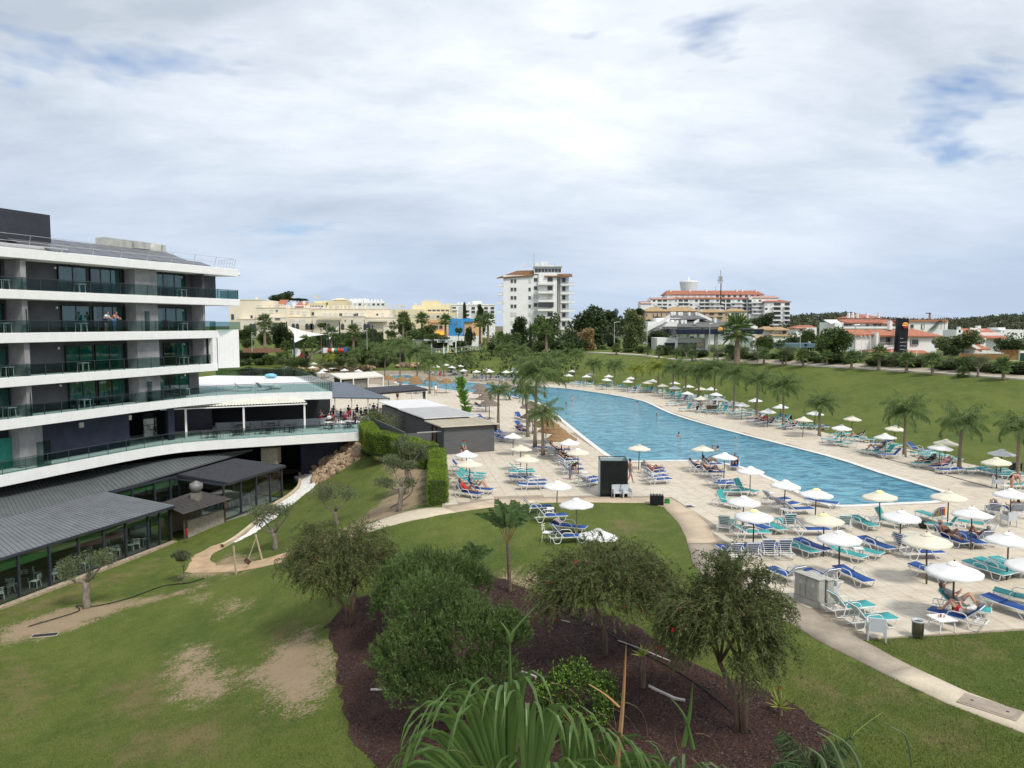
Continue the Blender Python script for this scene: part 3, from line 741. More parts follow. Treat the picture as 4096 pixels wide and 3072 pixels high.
_L=[(c3,625,1050,690,975,'T',50,'front'),(c3,760,1085,985,1085,'T',30,'front'),(c3,850,1000,985,1050,'B',20,'front'),(c3,985,1000,1125,1060,'T',6,'front'),(c3,1215,1040,1135,985,'T',60,'front'),(c3,1275,1065,1490,1068,'B',45,'front',False,True),(c3,1690,1050,1630,985,'T',50,'front'),(c3,1780,985,1905,1038,'T',6,'front'),(c3,1965,985,2150,1022,'T',60,'front'),(c3,745,1285,640,1215,'B',50,'front'),(c3,890,1280,810,1210,'B',50,'front'),(c3,1030,1268,955,1200,'B',60,'front'),(c3,1170,1268,1085,1202,'B',60,'front'),(c3,1220,1190,1385,1250,'T',6,'front'),(c3,1300,1170,1515,1240,'B',6,'front',False,True),(c3,1570,1235,1810,1298,'T',20,'front'),(c3,1725,1220,1930,1268,'T',6,'front'),(c3,1865,1165,2045,1228,'B',6,'front'),(c5b,1370,1085,1090,975,'B',45,'front'),(c5b,1750,1110,1475,990,'B',45,'front'),(c5b,1850,985,2095,1095,'B',6,'front'),(c6,60,1300,440,1262,'T',50,'front'),(c6,260,1430,670,1395,'T',50,'front'),(c6,735,680,960,655,'B',60,'front'),(c6,850,740,1150,735,'B',50,'front'),(c6,800,600,1030,610,'T',6,'front'),(c6,1190,405,1000,345,'T',50,'front'),(c6,1370,485,1090,455,'T',60,'front'),(c6,1160,560,1430,650,'B',45,'front',True,False,'man'),(c6,1400,575,1570,650,'B',6,'front'),(c6,1690,645,1450,555,'B',45,'front',True,False,'x'),(c6,1690,480,1430,440,'T',45,'front'),(c6,900,438,730,372,'T',30,'front'),(c6,1760,375,1690,270,'B',45,'front',True,False,'x'),(c6,2000,370,1860,280,'B',45,'front',True,False,'x'),(c6,1490,860,1830,965,'T',6,'front'),(c6,1600,835,1950,945,'T',6,'front'),(c6,1750,825,2085,945,'T',6,'front'),(c6,945,885,1270,985,'B',6,'front'),(c6,1590,1450,1140,1335,'B',45,'front',True,False,'x'),(c6,1190,1250,1620,1330,'T',45,'front',True,False,'x'),(c6,1725,1225,2085,1340,'B',6,'front',False,True),(c6,1900,1180,2150,1230,'T',6,'front'),(c2,290,830,460,842,'B',50,'hedge',True,False,'x'),(c2,380,790,550,798,'B',50,'hedge',True,False,'x'),(c2,290,710,455,702,'T',40,'hedge'),(c2,300,672,495,668,'T',40,'hedge'),(c2,335,640,505,640,'T',6,'hedge'),(c2,265,605,380,590,'B',50,'hedge'),(c2,715,590,930,580,'T',45,'middle'),(c2,745,612,930,602,'T',6,'middle'),(c2,750,668,935,660,'B',6,'middle'),(c2,850,705,1010,695,'B',30,'middle'),(c2,835,745,1020,738,'B',6,'middle'),(c2,1175,590,1355,575,'B',50,'edge'),(c2,1165,540,1335,525,'B',40,'edge'),(c2,1150,485,1310,475,'B',40,'edge',True,False,'x'),(c2,1135,445,1290,440,'B',40,'edge',True,False,'x'),(c2,1320,690,1465,665,'B',30,'edge'),(c2,1365,730,1490,700,'B',40,'edge'),(c2,985,350,1120,350,'B',6,'edge'),(c2,1090,375,1230,372,'B',40,'edge',True,False,'x'),(c2,635,240,740,255,'B',6,'shed'),(c2,620,215,700,225,'B',6,'shed'),(c2,580,170,700,195,'B',30,'shed'),(c2,530,160,650,170,'B',30,'shed',True,False,'x'),(c2,500,130,620,145,'B',30,'shed'),(c2,480,105,610,120,'B',40,'shed',True,False,'x'),(c2,440,75,560,85,'B',40,'shed'),(c2,430,55,540,60,'B',30,'shed',True,False,'x'),(c2,800,160,890,180,'B',30,'edge',True,False,'x'),(c2,790,125,880,140,'B',40,'edge'),(c2,770,80,850,95,'B',30,'edge'),(c2,740,45,820,60,'B',30,'edge'),(c2,1880,600,2050,590,'B',40,'shower',True,False,'x'),(c2,1885,640,2070,622,'B',40,'shower',True,False,'x'),(c2,1895,680,2080,665,'B',35,'shower'),(c2,1935,710,2095,700,'B',25,'shower'),(c3,440,470,605,465,'B',45,'shower',True,False,'x'),(c3,435,535,630,545,'B',45,'shower',True,False,'x'),(c3,350,495,500,500,'B',45,'shower',True,False,'x'),(c3,735,450,725,515,'B',45,'shower',True,False,'x'),(c3,505,632,705,630,'B',45,'shower'),(c3,615,658,730,652,'B',6,'shower'),(c3,755,700,870,725,'T',60,'shower'),(c3,785,728,660,722,'T',6,'shower'),(c3,595,810,745,842,'T',60,'shower'),(c3,965,815,1195,800,'B',50,'shower',False,True),(c3,1045,870,1285,835,'B',40,'shower',False,True),(c3,1150,895,1385,890,'B',40,'shower',False,True),(c3,1360,815,1600,850,'B',6,'shower',False,True),(c2,855,978,1050,965,'B',50,'lawn'),(c2,965,1055,1190,1042,'B',50,'lawn'),(c2,1095,1128,1390,1155,'B',6,'lawn',True,False,'towel'),(c2,1130,1240,1340,1222,'B',50,'lawn'),(c4,325,560,155,548,'T',50,'bank'),(c4,235,535,65,528,'T',50,'bank'),(c4,155,505,0,505,'T',50,'bank'),(c4,245,412,80,425,'T',6,'bank'),(c4,395,465,270,465,'T',40,'bank',True,False,'x'),(c4,390,478,470,478,'T',6,'bank'),(c4,625,635,460,632,'T',40,'bank',True,False,'x'),(c4,745,645,580,655,'T',50,'bank'),(c4,850,682,610,680,'B',50,'bank',False,True),(c4,740,515,510,528,'B',20,'bank'),(c4,805,550,680,558,'T',6,'bank'),(c4,930,575,1130,598,'B',40,'bank'),(c4,1190,625,970,645,'T',6,'bank'),(c4,1275,645,1060,670,'T',6,'bank'),(c4,1340,668,1130,695,'T',6,'bank'),(c4,1300,705,1455,700,'T',20,'bank'),(c4,1235,775,970,780,'T',40,'bank',True,False,'x'),(c4,1405,800,1170,820,'B',45,'bank',True,False,'x'),(c4,1505,845,1270,860,'B',6,'bank'),(c4,1770,825,1560,845,'T',6,'bank'),(c4,1990,840,1760,855,'T',6,'bank'),(c4,2110,870,1860,875,'T',6,'bank'),(c4,2200,895,1940,905,'T',6,'bank'),(c4,2260,1010,2130,1020,'T',20,'bank'),(c5,1245,1515,1150,1528,'T',50,'bank'),(c5,1210,1505,1110,1512,'T',50,'bank'),(c5,1170,1495,1070,1500,'T',50,'bank'),(c5,1420,1545,1260,1552,'T',6,'bank'),(c5,1470,1568,1335,1578,'T',6,'bank'),(c5,1530,1495,1400,1502,'T',6,'bank'),(c5,1580,1510,1450,1518,'T',6,'bank'),(c5,1640,1528,1510,1534,'T',6,'bank'),(c5,1770,1565,1690,1580,'T',50,'bank'),(c5,1850,1578,1740,1594,'T',50,'bank'),(c5,1570,1592,1460,1604,'B',45,'bank',True,False,'x'),(c5,1640,1608,1530,1624,'B',45,'bank',True,False,'x'),(c5,1710,1626,1590,1644,'B',45,'bank',True,False,'x'),(c5,1865,1645,1760,1660,'T',40,'bank'),(c5,1925,1655,1830,1668,'B',50,'bank',True,False,'x'),(c5,2060,1625,1940,1634,'T',6,'bank'),(c5,2120,1640,2000,1650,'T',6,'bank'),(c5,2212,1634,2100,1645,'B',6,'bank'),]
SEATED=[]
for row in _L:
 crop,hx,hy,fx,fy,col,back,zone=row[:8]
 arms=row[8]if len(row)>8 else True;vl=row[9]if len(row)>9 else False;ex=row[10]if len(row)>10 else ''
 o=lounger_hf(crop,hx,hy,fx,fy,col,back,zone,arms,vl,ex)
 if ex in('x','man'):SEATED.append((o,zone,back))
# ----- parasols
def canopy_mesh(r=.93,seg=32,seed=0):
 rg=random.Random(seed);m=MB();sc_=[rg.uniform(-.02,.02)for _ in range(16)]
 prof=[(.10,0.0),(.30,-.085),(.55,-.185),(.78,-.275),(r,-.325),(r-.012,-.385)]
 def wob(j,k):
  s=abs((k%4)/2.0-1);f=(0,.004,.012,.02,.026,.026)[j]
  return(1+(.02*s-.012 if j>=4 else 0)+sc_[k//4]*(j>=4)*.6,-f*(1-s)+sc_[(k//4+j)%8]*(.6 if j>=4 else 0)-(.02*(1-s)if j==5 else 0))
 m.lathe(prof,seg,(0,0,2.10),wob,cap=False)
 return m.mesh('canopy',True)
_CAN=[canopy_mesh(seed=i)for i in range(4)]
m=MB();m.lathe([(.012,.075),(.10,.045),(.235,-.04),(.25,-.055)],16,(0,0,2.10));_CAP=m.mesh('cap',True)
m=MB();m.lathe([(.03,2.13),(.035,2.17),(.02,2.215),(.005,2.225)],8);_FIN=m.mesh('finial')
m=MB();m.tube([(0,0,-.3),(0,0,1),(0,0,2.14)],[.038,.035,.030],8);_POLE=m.mesh('pole')
m=MB()
for k in range(8):
 a=2*math.pi*k/8;m.tube([(.03*math.cos(a),.03*math.sin(a),2.06),(.90*math.cos(a),.90*math.sin(a),1.74)],.011,4)
_RIB=m.mesh('ribs')
PARASOLS=[]
def parasol(u,v,canv='w',cap='w',D=1.86,zone='',pole='d',full=True,far=False):
 D*=.96;s=D/1.87;h=2.18*s
 q=P(u,v,h)
 if zone=='lawn':
  for _ in range(12):q=P(u,v,ztf(q.x,q.y)+h)
 elif far:
  for _ in range(12):q=P(u,v,max(0,ztf(q.x,q.y))+h)
 root=thing('parasol','','parasol',(q.x,q.y,q.z-h),rnd.uniform(0,3),scale=s)
 tilt=0.055
 root.rotation_euler=(rnd.uniform(-tilt,tilt),rnd.uniform(-tilt,tilt),rnd.uniform(0,3))
 def part(nm,me,mat):
  o=link(nm,me,root)
  if not me.materials:me.materials.append(mat)
  if me.materials[0]!=mat:o.material_slots[0].link='OBJECT';o.material_slots[0].material=mat
  return o
 part('pole',_POLE,pole_m if pole=='d' else pole_g)
 part('canopy',rnd.choice(_CAN),canv_w if canv=='w' else canv_c)
 part('cap',_CAP,{'w':cap_w,'g':cap_g,'y':cap_y,'c':canv_c}[cap])
 if not far:
  part('finial',_FIN,pole_m);o=part('ribs',_RIB,pole_m)
 PARASOLS.append((root,canv,cap,zone,u))
 return root
for u,v,ca,cp,D,zn,pl in[(2052,1731,'w','w',1.72,'middle','d'),(2083,1778,'c','c',1.80,'middle','d'),(2107,1818,'c','y',1.88,'middle','g'),(1865,1800,'w','w',1.76,'hedge','d'),(1879,1836,'c','w',1.9,'hedge','d'),(2277,1753,'w','w',1.74,'edge','d'),(2314,1791,'c','w',1.78,'edge','d'),(2556,1775,'c','g',1.78,'shower','d'),(2227,1919,'w','w',1.74,'lawn','g'),(2309,1989,'w','w',1.86,'lawn','g'),(2387,2112,'w','g',1.86,'lawn','g'),(2812,1779,'c','g',1.78,'shower','d'),(2897,1808,'w','w',1.82,'shower','d'),(3002,1863,'w','w',1.78,'shower','g'),(3137,1916,'w','w',1.80,'shower','d'),(3264,1951,'w','y',1.86,'shower','d'),(2974,1980,'w','w',1.82,'front','d'),(3016,2033,'w','y',1.92,'front','d'),(3300,2050,'c','y',1.90,'front','d'),(3363,2119,'w','w',1.92,'front','d'),(3526,1959,'c','y',1.88,'front','d'),(3602,2036,'w','w',1.84,'front','d'),(3796,1960,'c','c',1.90,'front','d'),(3892,2027,'w','w',1.90,'front','d'),(4047,1951,'w','w',1.84,'front','d'),(3715,2126,'c','c',2.02,'front','d'),(4037,2126,'w','w',1.90,'front','d'),(3821,2241,'w','w',2.02,'front','d'),(4125,2222,'w','w',1.9,'front','d'),(3365,1697,'w','g',1.80,'bank','d'),(3408,1662,'c','g',1.80,'bank','d'),(3579,1699,'c','g',1.80,'bank','d'),(3544,1731,'w','w',1.84,'bank','d'),(3782,1754,'c','c',1.84,'bank','d'),(3758,1772,'w','y',1.86,'bank','d'),(3993,1826,'c','c',1.90,'bank','d'),(4006,1794,'w','w',1.84,'bank','d')]:
 parasol(u,v,ca,cp,D,zn,pl)
_far=[(2436,1498),(2425,1511),(2524,1506),(2511,1518),(2588,1522),(2610,1516),(2651,1534),(2699,1525),(2700,1542),(2756,1538),(2749,1564),(2804,1547),(2845,1548),(2863,1568),(2806,1583),(2875,1586),(2967,1608),(3023,1591),(3071,1633),(3125,1616),(3213,1666),(3259,1641),(2220,1477),(2273,1494),(2288,1479),(2347,1499),(2360,1490)]
for i,(u,v)in enumerate(_far):parasol(u,v,'c' if(u,v)in((2651,1534),(2588,1522),(2806,1583),(2804,1547),(3213,1666))else 'w',rnd.choice('wwg'),1.82,'bank','d',far=v<1560)
for u,v in[(1747,1460),(1785,1454),(1806,1463),(1840,1458),(1855,1476),(1907,1480),(1948,1472),(1962,1479),(2025,1481),(2051,1469),(2056,1479),(2126,1469),(2134,1480)]:parasol(u,v,'w','w',1.82,'end','d',far=True)
for u,v in[(1256,1449),(1250,1464),(1345,1448),(1297,1474),(1286,1483),(1333,1466),(1379,1474),(1432,1477),(1590,1434),(1168,1453)]:parasol(u,v,'w','w',1.82,'rocks','d',far=True)
_zone_far=[(r.location.copy(),z)for r,a,b,z,u in PARASOLS if z in('end','rocks')or(z=='bank' and u<2990 and not any(abs(u-q)<1 for q in(2967,)))]
rl=random.Random(5)
for loc,zn in _zone_far:
 for k in range(3 if zn!='rocks' else 2):
  for _try in range(12):
   a=rl.uniform(0,6.28);rr=rl.uniform(.9,2.6)
   p=Vector((loc.x+rr*math.cos(a),loc.y+rr*math.sin(a)))
   if(zn=='rocks' or in_poly(p.x,p.y,DECKW))and poly_dist(p.x,p.y,POOLW)>1.9 and all((Vector(q[0].location).xy-p).length>.95 for q in LOUNGERS):break
  else:continue
  col='T' if rl.random()<(.72 if zn=='bank' else.4)else 'B'
  zz=max(0.0,ztf(p.x,p.y)+.02)if zn=='rocks' else.004
  hd=math.pi+rl.uniform(-.35,.35)+(.25 if zn=='bank' else(-1.2 if zn=='end' else 0))
  lounger((p.x,p.y,zz),hd,col,rl.choice((6,6,50,60)),zn,far=loc.y>62)
ZN={'front':'on the near deck','hedge':'on the deck beside the clipped hedge','middle':'between grey shed and black shower','edge':'along the left pool edge','shed':'in the row behind the grey shed','shower':'right of the black shower','lawn':'standing on the small lawn','bank':'in the row below the grass bank','end':'at the far end of the pool','rocks':'beside the far boulder wall'}
def label_rank(items,make):
 """items: list of (root, key, u) -> ranks items of the same key from left to right"""
 by={}
 for it in items:by.setdefault(it[1],[]).append(it)
 for key,lst in by.items():
  lst.sort(key=lambda t:t[2])
  for i,it in enumerate(lst):make(it[0],key,side_rank(i,len(lst)))
def _ll(o,k,r):
 col,st,zone=k
 tag(o,f"{r} {'blue' if col == 'B' else 'turquoise'} sun lounger {st} {ZN[zone]}",'sun lounger','sun loungers around the pool')
label_rank([(o,(c,'laid flat' if b<25 else 'with raised back',z),u)for o,c,b,z,u,e in LOUNGERS],_ll)
def _pl(o,k,r):
 ca,cp,zone=k
 tag(o,f"{r} {'white' if ca == 'w' else 'cream'} parasol{ {'g': ' with grey cap', 'y': ' with yellow cap'}.get(cp, '')} {ZN[zone]}",'parasol','canvas parasols around the pool')
label_rank([(o,(c,cp if cp in 'gy' else 'w',z),u)for o,c,cp,z,u in PARASOLS],_pl)
# ----- thatched parasols
thatch=M('thatch',(.25,.155,.075),.95,.35,6,bump=.8,bscale=60,stretch=(1,1,4));thatch_g=M('thatch_grey',(.17,.14,.11),.95,.3,6,bump=.8,bscale=60,stretch=(1,1,4))
_TH=[]
for sd in range(3):
 rg=random.Random(sd);tiers=[]
 for r0,z0,r1,z1 in((.05,2.45,.58,2.20),(.46,2.22,.92,1.98),(.80,2.00,1.30,1.72)):
  m=MB();m.lathe([(r0,z0),((r0+r1)/2,(z0+z1)/2+.02),(r1,z1),(r1+.01,z1-.07),(r1-.12,z1-.04)],22,(0,0,0),lambda j,k:(1+rg.uniform(-.03,.03)*(j>=2),rg.uniform(-.025,.025)*(j>=2)),cap=False)
  tiers.append(m.mesh('thatch_tier'))
 _TH.append(tiers)
m=MB();m.tube([(0,0,-.2),(0,0,2.4)],.045,7);_THP=m.mesh('pole')
TH=[]
for u,v,g in[(1554,1498,0),(1607,1504,0),(1659,1500,0),(1664,1513,0),(1727,1502,0),(1784,1511,0),(1917,1531,1),(1927,1549,1),(1943,1570,1),(1957,1592,1),(2035,1533,1),(2125,1602,1),(2131,1638,1),(2184,1668,0),(2209,1689,0),(2246,1718,0)]:
 q=P(u,v,2.45)
 t=thing('thatched_parasol','','parasol',(q.x,q.y,0),rnd.uniform(0,3),scale=.98)
 for me in rnd.choice(_TH):
  o=link('thatch_tier',me,t)
  if not me.materials:me.materials.append(thatch)
  o.material_slots[0].link='OBJECT';o.material_slots[0].material=thatch_g if g else thatch
 link('pole',_THP,t,(pole_m,))
 TH.append((t,'grey weathered' if g else 'golden brown',u))
label_rank(TH,lambda o,k,r:tag(o,f"{r} {k} tiered thatch parasol beside the pool",'parasol','thatched parasols along the pool'))
# ----- hotel wing, terraces, pavilions
def wb(mb,name,mat,root,smooth=False):
 """build a part whose coordinates are in world space under an unrotated, unscaled root"""
 L=root.matrix_basis.translation if root is not None else Vector((0,0,0))
 par=root
 off=Vector((0,0,0));q=root
 while q is not None:off+=q.location;q=q.parent
 mb.v=[(x-off.x,y-off.y,z-off.z)for x,y,z in mb.v]
 return mb.build(name,mat,par,smooth)
white_r=M('white_render',(.82,.82,.80),.8,.04,1.5,bump=.05,bscale=30,streak=.10)
grey_r=M('grey_render',(.085,.086,.095),.85,.18,.9,streak=.1)
conc_r=M('fair_concrete',(.30,.295,.30),.85,.22,.8,streak=.3)
navy_r=M('navy_render',(.028,.034,.060),.8,.22,.8)
black_m=M('black_metal',(.014,.015,.017),.45,.15,3)
anth_m=M('anthracite_metal',(.035,.040,.050),.45,.12,2)
steel_m=M('galvanised',(.45,.46,.46),.45,.12,5,metal=.5)
cur_g=M('curtain_green',(.03,.22,.175),.9,.15,3);cur_w=M('curtain_grey',(.36,.34,.34),.9,.1,3)
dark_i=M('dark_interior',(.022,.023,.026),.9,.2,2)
g_win=glass_mat('window_glass',(.62,.78,.78),.95,.01,1.75)
g_bal=glass_mat('balcony_glass',(.55,.66,.65),.8,.02,1.32)
g_clear=glass_mat('clear_glass',(.82,.88,.87),.9,.01,1.45)
HO=Vector((-36,54,0));HE=Vector((.3472,.9378,0));HN=Vector((-.9378,.3472,0));HA=math.atan2(.9378,.3472)
def LX(u,t=0.0):
 """local x on the hotel plane y = t seen at column u (horizontal ray)"""
 d=Vector(((u-2048)/FPX,1.0,0));o=HO+HN*t
 det=HE.x*(-d.y)-(-d.x)*HE.y
 return((-o.x)*(-d.y)-(-d.x)*(-o.y))/det
hotel=thing('hotel_building','white banded charcoal hotel wing with long glass balconies at left','hotel',HO,HA)
def hpart(mb,name,mat,parent=None,**k):return mb.build(name,mat,parent or hotel,**k)
X0,DEP=-14.0,13.0
LV=[(15.7,16.4,25.0),(12.78,13.43,25.1),(9.63,10.34,21.9),(6.49,7.17,21.7)]
for i,(z0,z1,xe)in enumerate(LV):
 m=MB()
 if i==0:m.prism([(X0,0),(xe,0),(xe-.6,DEP),(X0,DEP)],z0,z1)
 else:m.prism([(X0,0),(xe,0),(xe-.6,7),(X0,7)],z0,z1)
 hpart(m,'roof_slab' if i==0 else 'floor_band',white_r,bevel=.02)
ROOMS=[(13.43,15.7),(10.34,12.78),(7.17,9.63),(4.22,6.49)]
for i,(z0,z1)in enumerate(ROOMS):
 xe=(24.0,21.8,21.3,21.3)[i]
 m=MB();m.box(X0,xe,2.0,2.35,z0+.002,z1-.002);hpart(m,'rear_wall',grey_r)
 m=MB();m.box(xe-.3,xe,2.36,9,z0+.002,z1-.002);hpart(m,'end_wall',white_r if i==0 else grey_r)
m=MB();m.box(X0,21.3,6.9,7.2,.31,15.68);hpart(m,'core_wall',dark_i)
def curtain(x0,x1,z0,z1,y,parent,mat):
 n=max(6,int((x1-x0)/.09));m=MB();vs=[]
 for k in range(n+1):
  x=x0+(x1-x0)*k/n;yy=y+.035*math.sin(k*1.9)+.015*math.sin(k*4.1)
  vs+=[(x,yy,z0),(x,yy,z1)]
 m.add(vs,[(2*k,2*k+2,2*k+3,2*k+1)for k in range(n)])
 return m.build('curtain',mat,parent,smooth=True)
def hwindow(x0,x1,z0,z1,y=2.0,leaves=2,cur=None):
 """sliding window: frame, panes, curtain in front of a dark sheet standing in for the unlit room"""
 w=MB();f=.06
 w.box(x0,x1,y-.16,y+.01,z1-f,z1);w.box(x0,x1,y-.16,y+.01,z0,z0+f)
 for k in range(leaves+1):
  x=x0+(x1-x0)*k/leaves;w.box(x-f/2,x+f/2,y-.158,y+.012,z0+f,z1-f)
 wo=hpart(w,'window',black_m)
 b=MB();b.box(x0,x1,y-.02,y-.004,z0,z1);b.build('dark_room_backing',dark_i,wo)  # near-black sheet behind the glass stands in for the unlit room's shade
 for k in range(leaves):
  a=x0+(x1-x0)*k/leaves+f/2;c=x0+(x1-x0)*(k+1)/leaves-f/2
  p=MB();p.box(a,c,y-.13,y-.12,z0+f,z1-f);p.build('pane',g_win,wo)
 for(a,c,mt)in(cur or[]):curtain(x0+(x1-x0)*a,x0+(x1-x0)*c,z0+f,z1-f,y-.07,wo,mt)
def L2(a,b,t=2.0):return LX(a,t),LX(b,t)
WIN=[(0,[(243,354,2,[(0,.55,cur_g),(.66,1,cur_g)]),(370,488,3,[(.38,1,cur_g)]),(613,745,3,[(0,.3,cur_g),(.5,1,cur_g)]),(-260,-60,3,[(0,1,cur_g)]),(-40,14,1,[(0,.8,cur_g)])]),(1,[(250,361,2,[(0,1,cur_g)]),(375,490,3,[(.02,.12,cur_w),(.4,1,cur_g)]),(622,745,3,[(0,.25,cur_w),(.36,1,cur_g)]),(-260,-60,3,[(0,1,cur_g)]),(-40,20,1,[(0,.8,cur_g)])]),(2,[(259,368,2,[(0,1,cur_g)]),(378,490,2,[(0,.4,cur_g),(.42,1,cur_g)]),(652,750,2,[(.35,1,cur_g)]),(-260,-60,3,[(0,1,cur_g)]),(-40,22,1,[(0,1,cur_g)])]),(3,[(266,374,2,[(0,1,cur_g)]),(385,492,2,[(0,.3,cur_g),(.5,1,cur_g)]),(630,748,3,[(0,.2,cur_g),(.55,1,cur_g)]),(-260,-60,3,[(0,1,cur_g)]),(-40,24,1,[(0,1,cur_g)])])]
for lv,wins in WIN:
 z0,z1=ROOMS[lv]
 for a,b,n,cu in wins:
  x0,x1=L2(a,b);hwindow(x0,x1,z0+.01,z0+2.12,leaves=n,cur=cu)
 x0,x1=L2(497,527)
 m=MB();m.box(x0,x1,1.93,1.99,z0,z0+2.15);lo=hpart(m,'louvre_panel',black_m)
 for k in range(14):q=MB();q.box(x0+.05,x1-.05,1.90,1.935,z0+.12+k*.142,z0+.17+k*.142);q.build('slat',anth_m,lo)
 bx=LX(551,.75);m=MB();m.box(bx,bx+2.4,.75,1.998,z0+.003,z1-.003);hpart(m,'concrete_block',conc_r)
 for u in(98,-330):
  fx=LX(u,.35);m=MB();m.box(fx,fx+.42,.35,1.997,z0+.003,z1-.003);hpart(m,'party_fin',conc_r)
 if lv<3:
  fx=LX(818,.6);m=MB();m.box(fx,fx+.25,.6,1.997,z0+.003,z1-.003);hpart(m,'party_fin',conc_r if lv else grey_r)
 for u in(52,237,737):
  x=LX(u,1.9);m=MB();m.box(x-.07,x+.07,1.86,1.996,z0+1.83,z0+2.0);hpart(m,'wall_lamp',white_r,bevel=.02)
 if lv in(1,3):
  for u in(112,600):x=LX(u,.3);m=MB();m.box(x,x+.02,.2,.75,z0+.003,z0+1.75);hpart(m,'privacy_screen',g_bal)
def balustrade(x0,x1,z,y=.10,ph=.92,parent=None,step=1.45,glass=g_bal):
 n=max(1,round((x1-x0)/step))
 for k in range(n+1):
  x=x0+(x1-x0)*k/n;m=MB();m.box(x-.025,x+.025,y-.02,y+.03,z,z+ph-.045);hpart(m,'balustrade_post',anth_m)
 for k in range(n):
  a=x0+(x1-x0)*k/n+.03;b=x0+(x1-x0)*(k+1)/n-.03
  m=MB();m.box(a,b,y,y+.012,z+.04,z+ph-.06);hpart(m,'glass_panel',glass)
 m=MB();m.box(x0,x1,y-.025,y+.035,z+ph-.042,z+ph);hpart(m,'handrail',anth_m)
balustrade(X0+.3,24.95,13.43);balustrade(X0+.3,21.6,10.34);balustrade(X0+.3,20.8,7.17);balustrade(X0+.3,17.5,4.22)
m=MB();m.box(24.9,24.93,.1,2.3,13.47,14.30);hpart(m,'glass_panel',g_bal)
m=MB();xf=LX(852,0);m.box(xf,21.65,.02,.5,7.172,9.628);hpart(m,'white_frame',white_r)
m=MB();m.box(xf-.15,xf-.002,.5,2.0,7.172,9.628);hpart(m,'frame_reveal',black_m)
pa=HO+HE*21.75;pb_=PD(954,1300,76.2)
def h_local(w):q=Vector((w.x-HO.x,w.y-HO.y,0));return(q.dot(HE),q.dot(HN))
la,lb=h_local(pa),h_local(pb_)
m=MB();m.prism([la,lb,(lb[0]+.35,lb[1]+.7),(la[0]+.35,la[1]+.7)],6.7,10.42);hpart(m,'end_panel',white_r)
m=MB();m.box(21.75,24.4,-.55,.9,10.43,11.2);hpart(m,'end_balcony_glass',g_bal)
for k in range(15):
 x=X0+.6+k*2.75
 m=MB();m.tube([(x,.7,16.4),(x-.05,.32,17.42)],.022,5);hpart(m,'roof_rail_post',steel_m)
for off,z in((.32,17.42),(.5,16.95)):
 m=MB();m.tube([(X0,off,z),(24.7,off,z)],.016,5);hpart(m,'roof_rail',steel_m)
for k in range(6):m=MB();m.tube([(24.72,.34+k*.35,17.42-k*.02),(24.4,.34+k*.35,16.4)],.018,4);hpart(m,'roof_rail_post',steel_m)
m=MB();m.tube([(24.72,.3,17.42),(24.72,2.2,17.3)],.018,4);hpart(m,'roof_rail',steel_m)
solar=M('solar_panel',(.10,.10,.115),.35,.08,2,spec=.5)
px0=LX(395,1.0);n=0
for r in range(3):
 for k in range(-2,10):
  x=7.2+k*1.72+r*0.1
  if x<4.6+r*-1.0 or x>21.6-r*.8:continue
  m=MB()
  z0,z1=16.62+r*.45,17.05+r*.45
  y0,y1=1.3+r*1.35,2.6+r*1.35
  vs=[(x,y0,z0),(x+1.66,y0,z0),(x+1.66,y1,z1),(x,y1,z1)]
  m.add(vs+[(a,b,c-.05)for a,b,c in vs],[(0,1,2,3),(7,6,5,4),(0,4,5,1),(1,5,6,2),(2,6,7,3),(3,7,4,0)])
  so=hpart(m,'solar_panel',solar)
xr=LX(226,4.0)
m=MB();m.box(X0,xr,4.0,10,16.402,19.7);hpart(m,'plant_room',M('plant_grey',(.030,.034,.045),.7,.2,1.0,streak=.2),bevel=.02)
m=MB();m.tube([(X0,2.2,16.75),(7.6,2.2,16.75)],.2,10);hpart(m,'roof_pipe',M('pipe_grey',(.35,.36,.36),.6,.1))
duct=M('duct_metal',(.42,.42,.39),.5,.18,2)
xa,xb=LX(440,6),LX(664,6)
m=MB();m.box(xa,xa+3.0,6,7.2,17.2,18.75);hpart(m,'duct',duct)
m=MB();m.box(xa+3.05,xb-1.2,5.8,6.9,18.1,18.72);m.box(xa+3.3,xb-1.6,5.9,6.9,17.0,17.9);hpart(m,'duct',duct)
m=MB();m.lathe([(.9,16.5),(.9,18.6),(.7,18.75)],14,(xb-1.0,6.4,0));hpart(m,'duct',duct,smooth=True)
m=MB();m.box(xb-.1,xb+.35,5.9,7.1,16.5,18.7);hpart(m,'duct',duct)
m=MB();m.tube([(25.0,.4,16.1),(25.45,.4,16.12)],.035,5);m.ell((25.5,.4,15.95),(.15,.15,.17),8,6);hpart(m,'camera_dome',white_r,smooth=True)
m=MB();m.box(-3.6,-3.2,.6,.8,16.5,16.85);hpart(m,'floodlight',black_m)
